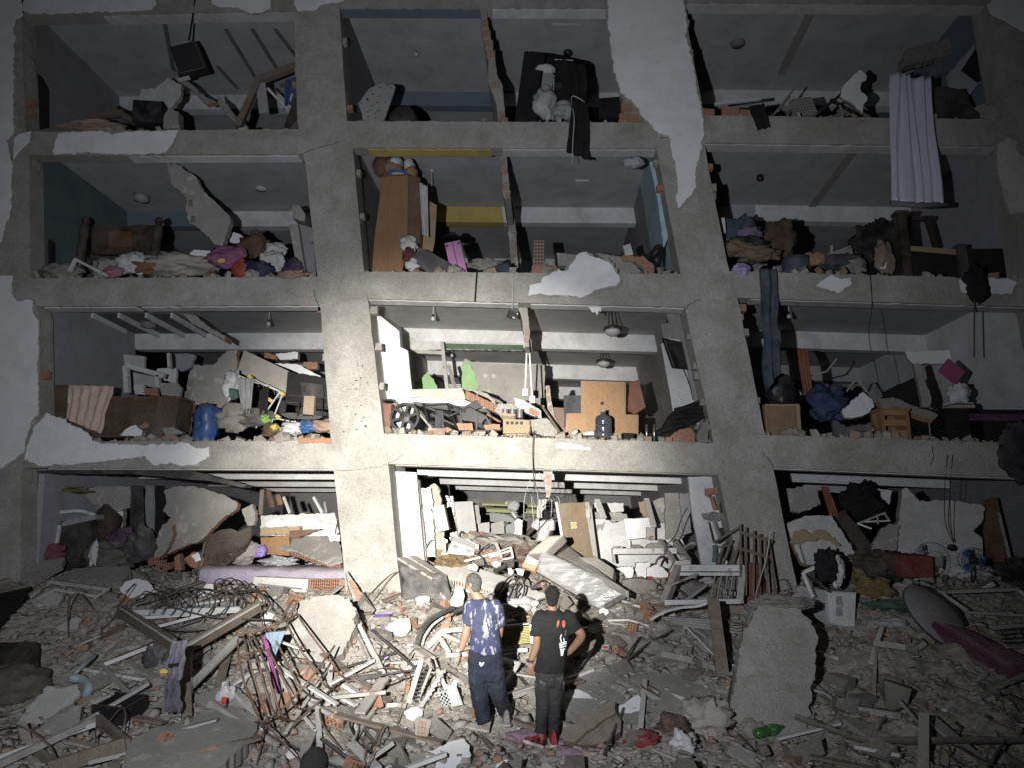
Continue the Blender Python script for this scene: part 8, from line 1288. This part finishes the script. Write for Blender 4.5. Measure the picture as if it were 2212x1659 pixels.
def ell(mb,c,r,M=None,nu=18,nv=12):
    M = M or Matrix.Identity(3); return mb.grid([[Vector(c) + M @ Vector((r[0] * math.sin(a) * math.cos(b),r[1] * math.sin(a) * math.sin(b),r[2] * math.cos(a))) for b in [6.28319 * j / nu for j in range(nu + 1)]] for a in [.001 + 3.1396 * i / nv for i in range(nv + 1)]])
def hand(mb,w_,d,side,curl=.35,s=1.0):      # wrist,pointing direction,thumb side
    d = Vector(d).normalized(); sd = Vector(side); sd = (sd - d * sd.dot(d)).normalized(); pn = d.cross(sd); M = Matrix((sd,pn,d)).transposed()
    ell(mb,w_ + d * .05 * s,(.042 * s,.017 * s,.055 * s),M,14,10)
    for i,(o_,L) in enumerate(((.03,.072),(.010,.080),(-.011,.075),(-.03,.06))):
        a = w_ + d * .085 * s + sd * o_ * s; b = a + d * L * .5 * s - pn * curl * .2 * L; c = b + (d * (1 - curl) - pn * curl).normalized() * L * .55 * s; mb.tube([a - d * .02,a,b,c],[.0095 * s,.0095 * s,.0088 * s,.0072 * s],8)
    a = w_ + d * .03 * s + sd * .035 * s; b = a + (d * .6 + sd * .8).normalized() * .035 * s; mb.tube([a - sd * .015,a,b,b + (d * .9 + sd * .3).normalized() * .03 * s],[.012 * s,.012 * s,.0105 * s,.008 * s],8)
def person(label,J,skin,hairm,shirtm,trm,face,hair_r=1.06,grey=None):
    # J: joints in world space; rings of the clothing come from the photograph's outline
    t = T('person',label,'person',J['base']); mb = MB(); f = Vector(face).normalized(); sd = f.cross(Vector((0,0,1))).normalized(); Mh = Matrix((sd,f,Vector((0,0,1)))).transposed(); H = J['head']
    loft(mb,[(c,rx * .8,ry * .8) for c,rx,ry in J['torso']]); limb(mb,[J['torso'][0][0] - Vector((0,0,.04)),J['neck'],H + Vector((0,0,-.05))],[.075,.058,.055])
    ell(mb,H + Vector((0,0,.022)),(.076,.094,.098),Mh); ell(mb,H + f * .022 + Vector((0,0,-.045)),(.058,.068,.072),Mh)
    ell(mb,H + f * .097 + Vector((0,0,-.018)),(.013,.02,.024),Mh,10,8); ell(mb,H + f * .075 + Vector((0,0,.022)),(.055,.018,.014),Mh,12,8); ell(mb,H + f * .082 + Vector((0,0,-.07)),(.024,.012,.012),Mh,10,8)
    for s_ in (-1,1): ell(mb,H + sd * s_ * .077 - f * .012 + Vector((0,0,-.012)),(.012,.02,.032),Mh,10,8); ell(mb,H + sd * s_ * .032 + f * .082 + Vector((0,0,.004)),(.013,.01,.009),Mh,8,6)
    for a in J['arms']:
        limb(mb,a['p'],[.058,.053,.052,.034]); hand(mb,a['p'][-1],a['d'],a['t'],a.get('curl',.35))
    for l in J['legs']: limb(mb,[p for p in l],[.075,.055,.04] if len(l) == 3 else [.07,.04])
    fuse(mb.build('body',SKIN[skin],t),.0085,2)
    mb = MB(); ell(mb,H - f * .012 + Vector((0,0,.030)),(.083,.098,.098),Mh,30,20); ell(mb,H - f * .042 + Vector((0,0,-.025)),(.068,.058,.075),Mh)
    mb.v = [tuple(Vector(v) + (Vector(v) - H).normalized() * .006 * mnoise.noise(Vector(v) * 60)) for v in mb.v]; fuse(mb.build('hair',hairm,t),.007,1,.016,.014)
    if grey:
        mb = MB(); ell(mb,H + f * .045 + Vector((0,0,-.083)),(.055,.052,.036),Mh); ell(mb,H + f * .078 + Vector((0,0,-.058)),(.03,.018,.01),Mh,10,6); mb.build('beard',grey,t,True)
    mb = MB(); loft(mb,J['torso'])
    for a in J['arms']: limb(mb,[a['p'][0].lerp(J['torso'][1][0],.35)] + a['sleeve'],[.085] + a['sr'])
    fuse(mb.build('shirt',shirtm,t),.011,3,.028,.09)
    mb = MB(); loft(mb,J['hips'])
    for l,r in zip(J['trousers'],J['tr_r']): limb(mb,l,r,16)
    fuse(mb.build('trousers',trm,t),.012,3,.03,.07); return t
def shoe(t,heel,toe,m,sole,w_=.11,h=.10,ank=.0):
    heel = Vector(heel); toe = Vector(toe); d = (toe - heel); L = d.length; d /= L; up = Vector((0,0,1)); sd = d.cross(up).normalized(); up = sd.cross(d); mb = MB(); rows = []
    for s_,ww,hh in ((0,.6,.95),(.08,.78,1.0),(.3,.8,1.0),(.45,.84,.85),(.62,.95,.62),(.8,1,.5),(.93,.8,.42),(1,.4,.3)):
        c = heel + d * L * s_; rows.append([c + sd * (ww * w_ / 2 * math.cos(a)) * (1 if a < 3.15 else 1) + up * (.022 + max(0,math.sin(a)) * (h + ank * (s_ < .35)) * hh) for a in [math.pi * j / 10 for j in range(11)]])
    mb.grid(rows); mb.add(rows[0],[tuple(range(11))]); s1 = mb.build('shoe',m,t,True)
    mb = MB(); out = [heel + d * L * s_ + sd * ww * w_ * .55 * k for k,seq in ((1,((0,.6),(.1,.85),(.4,.82),(.7,1.02),(.9,.9),(1.02,.4))),(-1,((1.02,.4),(.9,.9),(.7,1.02),(.4,.82),(.1,.85),(0,.6)))) for s_,ww in seq]; mb.prism(out,up * .028); mb.build('sole',sole,s1); return s1,(heel,d,sd,up,L)
JEANS = mat('dark blue denim trousers',(.009,.013,.028),.9,.3,5,.35,fleck=((.018,.023,.038),5,.6),grime=.05); JEANK = mat('washed black denim',(.032,.032,.034),.9,.25,5,.3,fleck=((.13,.13,.135),3.2,.58),grime=.03)
PAT = mat('navy palm print cotton',(.022,.030,.085),.9,.25,5,.3,fleck=((.20,.20,.23),12,.55),stretch=(1.7,1,.7),grime=.08)
# man in the patterned shirt
Y1 = Gz(10,400,1450,.06).y; q = lambda x,y,dy=0: A(10,x,y,Y1 + dy); W1 = lambda x0,x1,y,ry,dy=0: (q((x0 + x1) / 2,y,dy),(q(x1,y,dy).x - q(x0,y,dy).x) / 2,ry)
J = {'base': q(420,1455),'head': q(288,218),'neck': q(318,318,.0),
     'torso': [W1(300,400,335,.075),W1(262,470,372,.105),W1(252,498,430,.125,.01),W1(258,505,520,.13),W1(268,508,620,.125),W1(262,515,710,.13),W1(256,524,795,.135)],
     'arms': [{'p': [q(268,415),q(240,560),q(222,650,.0),q(180,785,.02)],'d': (-.05,.06,-1),'t': (.25,.9,0),'sleeve': [q(265,420),q(250,500),q(248,565)],'sr': [.085,.084,.082],'curl': .3},
              {'p': [q(488,410),q(505,540,.05),q(500,640,.12),q(480,700,.3)],'d': (-.3,.8,-.3),'t': (-.5,0,.8),'sleeve': [q(486,415),q(500,500,.03),q(505,560,.06)],'sr': [.075,.078,.078]}],
     'legs': [[q(330,860),q(335,1130),q(385,1400)],[q(460,860),q(492,1100,.1),q(556,1330,.25)]],
     'hips': [W1(248,530,770,.128),W1(245,535,860,.135),W1(250,535,950,.125),W1(262,528,1020,.11)],
     'trousers': [[q(325,930),q(340,1130),q(368,1310),q(382,1375)],[q(468,930),q(495,1120,.08),q(535,1230,.18),q(562,1285,.25)]],'tr_r': [[.118,.105,.082,.08],[.115,.10,.085,.085]]}
m1 = person('man in a navy patterned t-shirt and dark jeans looking up to the left',J,'a',mat('dark greying hair',(.05,.048,.047),.8,.5,60,.6,fleck=((.10,.097,.095),150,.5),grime=.03),PAT,JEANS,(-.86,.45,.1),grey=mat('grey beard',(.30,.29,.28),.9,.3,50,.4))
GS = mat('dusty grey shoe',(.22,.21,.20),.8,.25,9,.2,dust=.4); GSS = mat('grey sole',(.42,.40,.37),.8,.1,9,.1)
shoe(m1,q(420,1450,.02),q(245,1415,.0),GS,GSS,.115,.09,.04); shoe(m1,q(566,1408,.1),q(566,1408,.1) + Vector((-.02,.27,.04)),GS,GSS,.12,.11,.04)
MB().tube([q(180,778,.02) + Vector((.036 * math.cos(a * .52),.036 * math.sin(a * .52),.004 * math.cos(a * .52))) for a in range(12)],.011,6,closed=True).build('watch_strap',BLACK,m1,True); MB().box(q(162,772,-.01),(.03,.03,.034)).build('watch_face',STEEL,m1)
bl_ = MB(); bl_.prism(jag([q(x,y,-.158) for x,y in ((340,870),(362,880),(378,872),(370,895),(352,908),(338,890))],.006,.01,3),(0,.02,0)); bl_.build('paint_stain',PLAST,m1)
# man in black
Y2 = Gz(10,860,1590,.06).y; q = lambda x,y,dy=0: A(10,x,y,Y2 + dy)
BLK = mat('black cotton',(.012,.012,.0135),.95,.25,9,.25,grime=.02)
J = {'base': q(900,1600),'head': q(950,325),'neck': q(945,420),
     'torso': [W1(895,1000,432,.075),W1(852,1068,470,.105),W1(822,1110,520,.12),W1(828,1095,600,.13),W1(832,1075,700,.125),W1(822,1065,800,.125),W1(802,1060,900,.13),W1(795,1050,948,.13)],
     'arms': [{'p': [q(838,500),q(822,640,-.03),q(815,730,-.02),q(768,868,.0)],'d': (.05,.15,-1),'t': (1,.1,.2),'sleeve': [q(838,505),q(822,590,-.02),q(820,655,-.03)],'sr': [.08,.082,.082],'curl': .25},
              {'p': [q(1085,500),q(1150,590,-.02),q(1188,660,.0),q(1082,792,.14)],'d': (-.8,.3,-.45),'t': (0,.6,.8),'sleeve': [q(1085,505),q(1120,560,-.01),q(1148,612,-.02)],'sr': [.08,.08,.079]}],
     'legs': [[q(865,1000),q(870,1220),q(850,1540)],[q(985,1000),q(972,1230,.04),q(955,1540,.12)]],
     'hips': [W1(798,1042,920,.118),W1(800,1040,1000,.122),W1(808,1030,1060,.105)],
     'trousers': [[q(868,1030),q(872,1200),q(858,1350),q(850,1462)],[q(985,1030),q(972,1200,.03),q(962,1350,.07),q(955,1455,.12)]],'tr_r': [[.098,.082,.068,.064],[.095,.08,.066,.062]]}
m2 = person('man in a black t-shirt and red shoes with one hand on his hip',J,'b',mat('black cropped hair',(.009,.008,.008),.85,.4,80,.6,grime=.02),BLK,JEANK,(.12,.97,.18))
RS = mat('red leather',(.42,.012,.015),.45,.15,6,.05); WS = mat('white sole',(.66,.64,.60),.7,.08,6,.05)
s1,(h_,d_,sd_,up_,L_) = shoe(m2,q(862,1585,.02),q(715,1540,-.14),RS,WS,.1,.10,.05); s2,_ = shoe(m2,q(962,1580,.0),q(962,1580,.0) + Vector((-.03,.26,.03)),RS,WS,.1,.10,.05)
for a in (.12,.42,.7): MB().prism([h_ + d_ * L_ * (a + x) + sd_ * -.053 + up_ * z for x,z in ((0,.03),(.16,.03),(.14,.085 if a < .6 else .05),(.02,.09 if a < .6 else .06))],sd_ * -.006).build('black_panel',BLACK,s1)
MB().prism([h_ + d_ * L_ * x + sd_ * -.062 + up_ * z for x,z in ((.15,.08),(.3,.045),(.42,.04),(.62,.062),(.42,.055),(.32,.06))],sd_ * -.004).build('curved_logo',RS,s1)
MB().tube([q(765,858) + Vector((.037 * math.cos(a * .52),.037 * math.sin(a * .52),0)) for a in range(12)],.013,6,closed=True).build('watch_strap',BLACK,m2,True); MB().box(q(742,858,-.02),(.03,.03,.04)).build('watch_face',BLACK,m2)
def on_back(x,y,off=.02):      # a point on the back of the black shirt
    rs = J['torso']; p = q(x,y); i = max(i for i in range(len(rs)) if rs[i][0].z >= p.z or i == 0); i = min(i,len(rs) - 2); a,b = rs[i],rs[i + 1]; t = max(0,min(1,(a[0].z - p.z) / (a[0].z - b[0].z))); c = a[0].lerp(b[0],t); rx,ry = lerp(a[1],b[1],t),lerp(a[2],b[2],t); s_ = max(-.97,min(.97,(p.x - c.x) / rx)); return Vector((p.x,c.y - ry * math.sqrt(1 - s_ * s_) - off,p.z))
pr = MB().prism([on_back(x,y) for x,y in ((985,520),(1000,502),(1005,520),(998,555),(985,570),(982,545))],(0,.012,0)).build('red_petal',mat('red orange print',(.55,.05,.02),.8,.4,40,.1),m2)
MB().prism([on_back(x,y) for x,y in ((1025,520),(1042,508),(1055,530),(1052,560),(1040,575),(1028,555))],(0,.012,0)).build('red_petal',mat('red orange print',(.55,.05,.02)),m2)
MB().prism([on_back(x,y) for x,y in ((1045,640),(1050,600),(1060,585),(1066,600),(1060,635),(1050,645))],(0,.012,0)).build('green_stem',mat('dark green print',(.03,.10,.05),.8,.2,9,.1),m2)
for a,b,r in (((1022,690),(1012,650),.007),((1012,650),(1022,625),.006),((1045,690),(1040,655),.006),((1005,700),(1060,690),.009),((1004,715),(1062,705),.008),((1006,730),(1058,725),.008),((1010,745),(1050,748),.007),((1018,750),(1022,800),.008),((1040,750),(1030,800),.006),((1028,755),(1032,780),.005)): MB().tube([on_back(*a,.026),on_back((a[0] + b[0]) / 2,(a[1] + b[1]) / 2,.03),on_back(*b,.026)],r,6).build('white_bone_print',PLAST,m2)
# man in the white shirt inside the building
Y3 = 2.6; q = lambda x,y,dy=0: A(11,x,y,Y3 + dy); fz = Vector((0,0,0))
def foot(x,dy=0): p = q(x,900,dy); return Vector((p.x,p.y,Hs(p.x,p.y) + .06))
J = {'base': foot(1770) - Vector((0,0,.06)),'head': q(1808,525),'neck': q(1808,568),
     'torso': [W1(1785,1835,572,.075),W1(1728,1862,590,.1),W1(1712,1872,615,.12),W1(1720,1868,660,.125),W1(1718,1850,720,.125),W1(1710,1832,770,.13),W1(1704,1825,800,.13)],
     'arms': [{'p': [q(1715,600),q(1690,650),q(1650,690),q(1612,735)],'d': (-.5,.1,-.8),'t': (.8,.3,0),'sleeve': [q(1715,605),q(1698,635),q(1682,662)],'sr': [.08,.082,.082]},{'p': [q(1868,605),q(1862,660),q(1862,720),q(1850,780,.1)],'d': (0,.2,-1),'t': (-1,.2,0),'sleeve': [q(1866,610),q(1866,650),q(1862,685)],'sr': [.08,.08,.08]}],
     'legs': [[q(1740,810),q(1735,900),foot(1735)],[q(1795,810),q(1800,900),foot(1800)]],
     'hips': [W1(1708,1825,785,.12),W1(1706,1826,820,.125),W1(1712,1822,850,.11)],'trousers': [[q(1738,840),q(1735,920),foot(1735)],[q(1795,840),q(1800,920),foot(1800)]],'tr_r': [[.1,.085,.07],[.1,.085,.07]]}
m3 = person('man in a white t-shirt with a shoulder strap walking inside the ground floor',J,'c',BLACKF,mat('white cotton',(.66,.66,.66),.95,.06,8,.2),mat('dark trousers',(.03,.03,.03),.95,.2,8,.2),(.2,.97,0))
MB().tube(curve([q(1825,572,-.1),q(1780,625,-.155),q(1720,695,-.14)],5),.012,6).build('shoulder_strap',BLACK,m3)
for x in (1735,1800): p = foot(x); shoe(m3,p + Vector((0,-.08,-.05)),p + Vector((0,.18,-.05)),BLACK,BLACK)
# onlooker close to the camera,only the top of the head in view
Y4 = -7.5; p0 = at(680,1655,Y4); gx = Hs(p0.x,Y4); hz = p0.z - .02; V4 = lambda x,z,dy=0: Vector((p0.x + x,Y4 + dy,gx + z)); hh = hz - gx
J = {'base': V4(0,0),'head': Vector((p0.x,Y4,hz)),'neck': V4(0,hh - .14),'torso': [(V4(0,hh - .17),.07,.07),(V4(0,hh - .2),.17,.1),(V4(0,hh - .28),.22,.12),(V4(0,hh - .6),.19,.13),(V4(0,hh - .75),.2,.13)],
     'arms': [{'p': [V4(s_ * .2,hh - .24),V4(s_ * .25,hh - .42),V4(s_ * .27,hh - .54),V4(s_ * .27,hh - .78,.05)],'d': (0,.1,-1),'t': (-s_,.3,0),'sleeve': [V4(s_ * .2,hh - .25),V4(s_ * .23,hh - .35),V4(s_ * .25,hh - .45)],'sr': [.08,.08,.08]} for s_ in (-1,1)],
     'legs': [[V4(s_ * .1,.8),V4(s_ * .1,.42),V4(s_ * .1,.06)] for s_ in (-1,1)],'hips': [(V4(0,hh - .7),.18,.12),(V4(0,.82),.18,.13),(V4(0,.72),.16,.11)],'trousers': [[V4(s_ * .1,.75),V4(s_ * .1,.4),V4(s_ * .1,.08)] for s_ in (-1,1)],'tr_r': [[.1,.085,.07]] * 2}
m4 = person('dark haired person at the bottom edge seen only by the top of the head',J,'b',mat('black hair',(.009,.008,.007),.8,.4,80,.6,grime=.02),BLACKF,JEANK,(0,1,0))
for s_ in (-1,1): shoe(m4,V4(s_ * .1,.0,-.1),V4(s_ * .1,.0,.17),BLACK,BLACK)
# ================================================================== pieces of rubble large enough to pick out
def chunk_mesh(name,m,flat_,i):
    vs,fs = (CHF if flat_ else CH)[i]; me = bpy.data.meshes.new(name); me.from_pydata(vs.tolist(),[],fs.tolist()); me.materials.append(m); return me
SPECS = [('concrete_lump','fist to head sized grey concrete lump lying loose on the rubble slope','concrete piece','loose concrete lumps on the slope',CONCD,0,110,.12,.5),('brick_shard','orange brick shard lying loose on the rubble slope','brick piece','loose brick shards on the slope',mat('dusty brick shard',(.38,.20,.12),.95,.22,9,.5,dust=.4),0,75,.08,.2),('plaster_flake','pale plaster flake lying loose on the rubble slope','plaster piece','loose plaster flakes on the slope',PLASTD,1,75,.12,.4),('render_sheet','flat broken sheet of grey render lying loose on the rubble slope','render piece','loose render sheets on the slope',RENDER,1,80,.25,.85)]
rr = np.random.default_rng(77)
for nm,lb,cat,gp_,m,fl_,n,a,b in SPECS:
    pool = [chunk_mesh(nm,m,fl_,i) for i in range(8)]
    for i in range(n):
        y = -5.2 + 6.0 * rr.random(); x = rr.uniform(-8.2,8.0) * (.62 + .38 * (y + 6) / 7); s_ = a + (b - a) * rr.random() ** 2.2
        if (abs(x - J['base'].x) < .0): continue
        o = bpy.data.objects.new(nm,pool[i % 8]); COL.objects.link(o); o.location = (x,y,Hs(x,y) + s_ * (.05 if fl_ else .18)); o.scale = (s_,s_ * rr.uniform(.6,1),s_ * rr.uniform(.7,1)); o.rotation_euler = (rr.uniform(.1,.6) if fl_ else rr.uniform(-.8,.8),rr.uniform(-.3,.3),rr.uniform(0,6.28)); tag(o,lb,cat,gp_)
# boards,rods and whole bricks lying about in the heap
def spot_xy():
    y = -4.9 + 4.9 * rr.random(); x = rr.normal(-3.4,1.9) if rr.random() < .6 else rr.uniform(-7.5,8); return (x,y) if abs(x + .3) > .9 or y > -2.6 else (x - 2,y)
for i in range(110):
    x,y = spot_xy(); L = rr.uniform(.35,1.3); a = rr.uniform(0,3.14); d = Vector((math.cos(a),math.sin(a),0)); p,q = Vector((x,y,0)) - d * L / 2,Vector((x,y,0)) + d * L / 2
    p.z = Hs(p.x,p.y) + rr.uniform(.02,.12); q.z = Hs(q.x,q.y) + rr.uniform(.02,.22); k = i % 5; m = (WFRAME,DFRAME,WOODR,DFRAME,STEELD)[k]
    tag(MB().bar(p,q,(.06,.09,.11,.04,.025)[k],(.035,.025,.025,.04,.025)[k]).build(('white_lath','grey_board','brown_board','grey_batten','steel_bar')[k],m),'loose %s lying in the rubble heap' % ('white lath','flat grey board','brown timber board','narrow grey batten','thin dark steel bar')[k],('lath','board','board','batten','bar')[k],'loose %s of the heap' % ('white laths','grey boards','brown boards','grey battens','steel bars')[k])
for i in range(34):
    x,y = spot_xy(); L = rr.uniform(.5,1.3); a = rr.uniform(0,6.28); P = [Vector((x + L * t * math.cos(a + t),y + L * t * math.sin(a + t),0)) for t in (0,.35,.7,1)]
    for p,h in zip(P,(.02,rr.uniform(.1,.35),rr.uniform(.1,.4),.03)): p.z = Hs(p.x,p.y) + h
    cable('bent_rod','bent rusty reinforcing rod springing out of the rubble heap',RUST,P,rr.uniform(.007,.012),'rod','bent rods of the heap')
hm = MB(); hollow(hm,(-.095,0,-.095),(.19,0,0),(0,0,.19),(0,.24,0),3,3,.014,.1); h0 = hm.build('hollow_brick',[BRICK,BRICKH],base=(0,0,0)); hme = h0.data
for i in range(36):
    o = h0 if i == 0 else bpy.data.objects.new('hollow_brick',hme); x,y = spot_xy(); o.location = (x,y,Hs(x,y) + .06); o.rotation_euler = (rr.uniform(-.7,.3),rr.uniform(-.6,.6),rr.uniform(-1.2,1.2)); s_ = rr.uniform(.7,1.05); o.scale = (s_,s_ * rr.uniform(.4,1),s_)
    if i: COL.objects.link(o)
    tag(o,'loose orange hollow brick with square cells in the rubble heap','brick','loose hollow bricks of the heap')
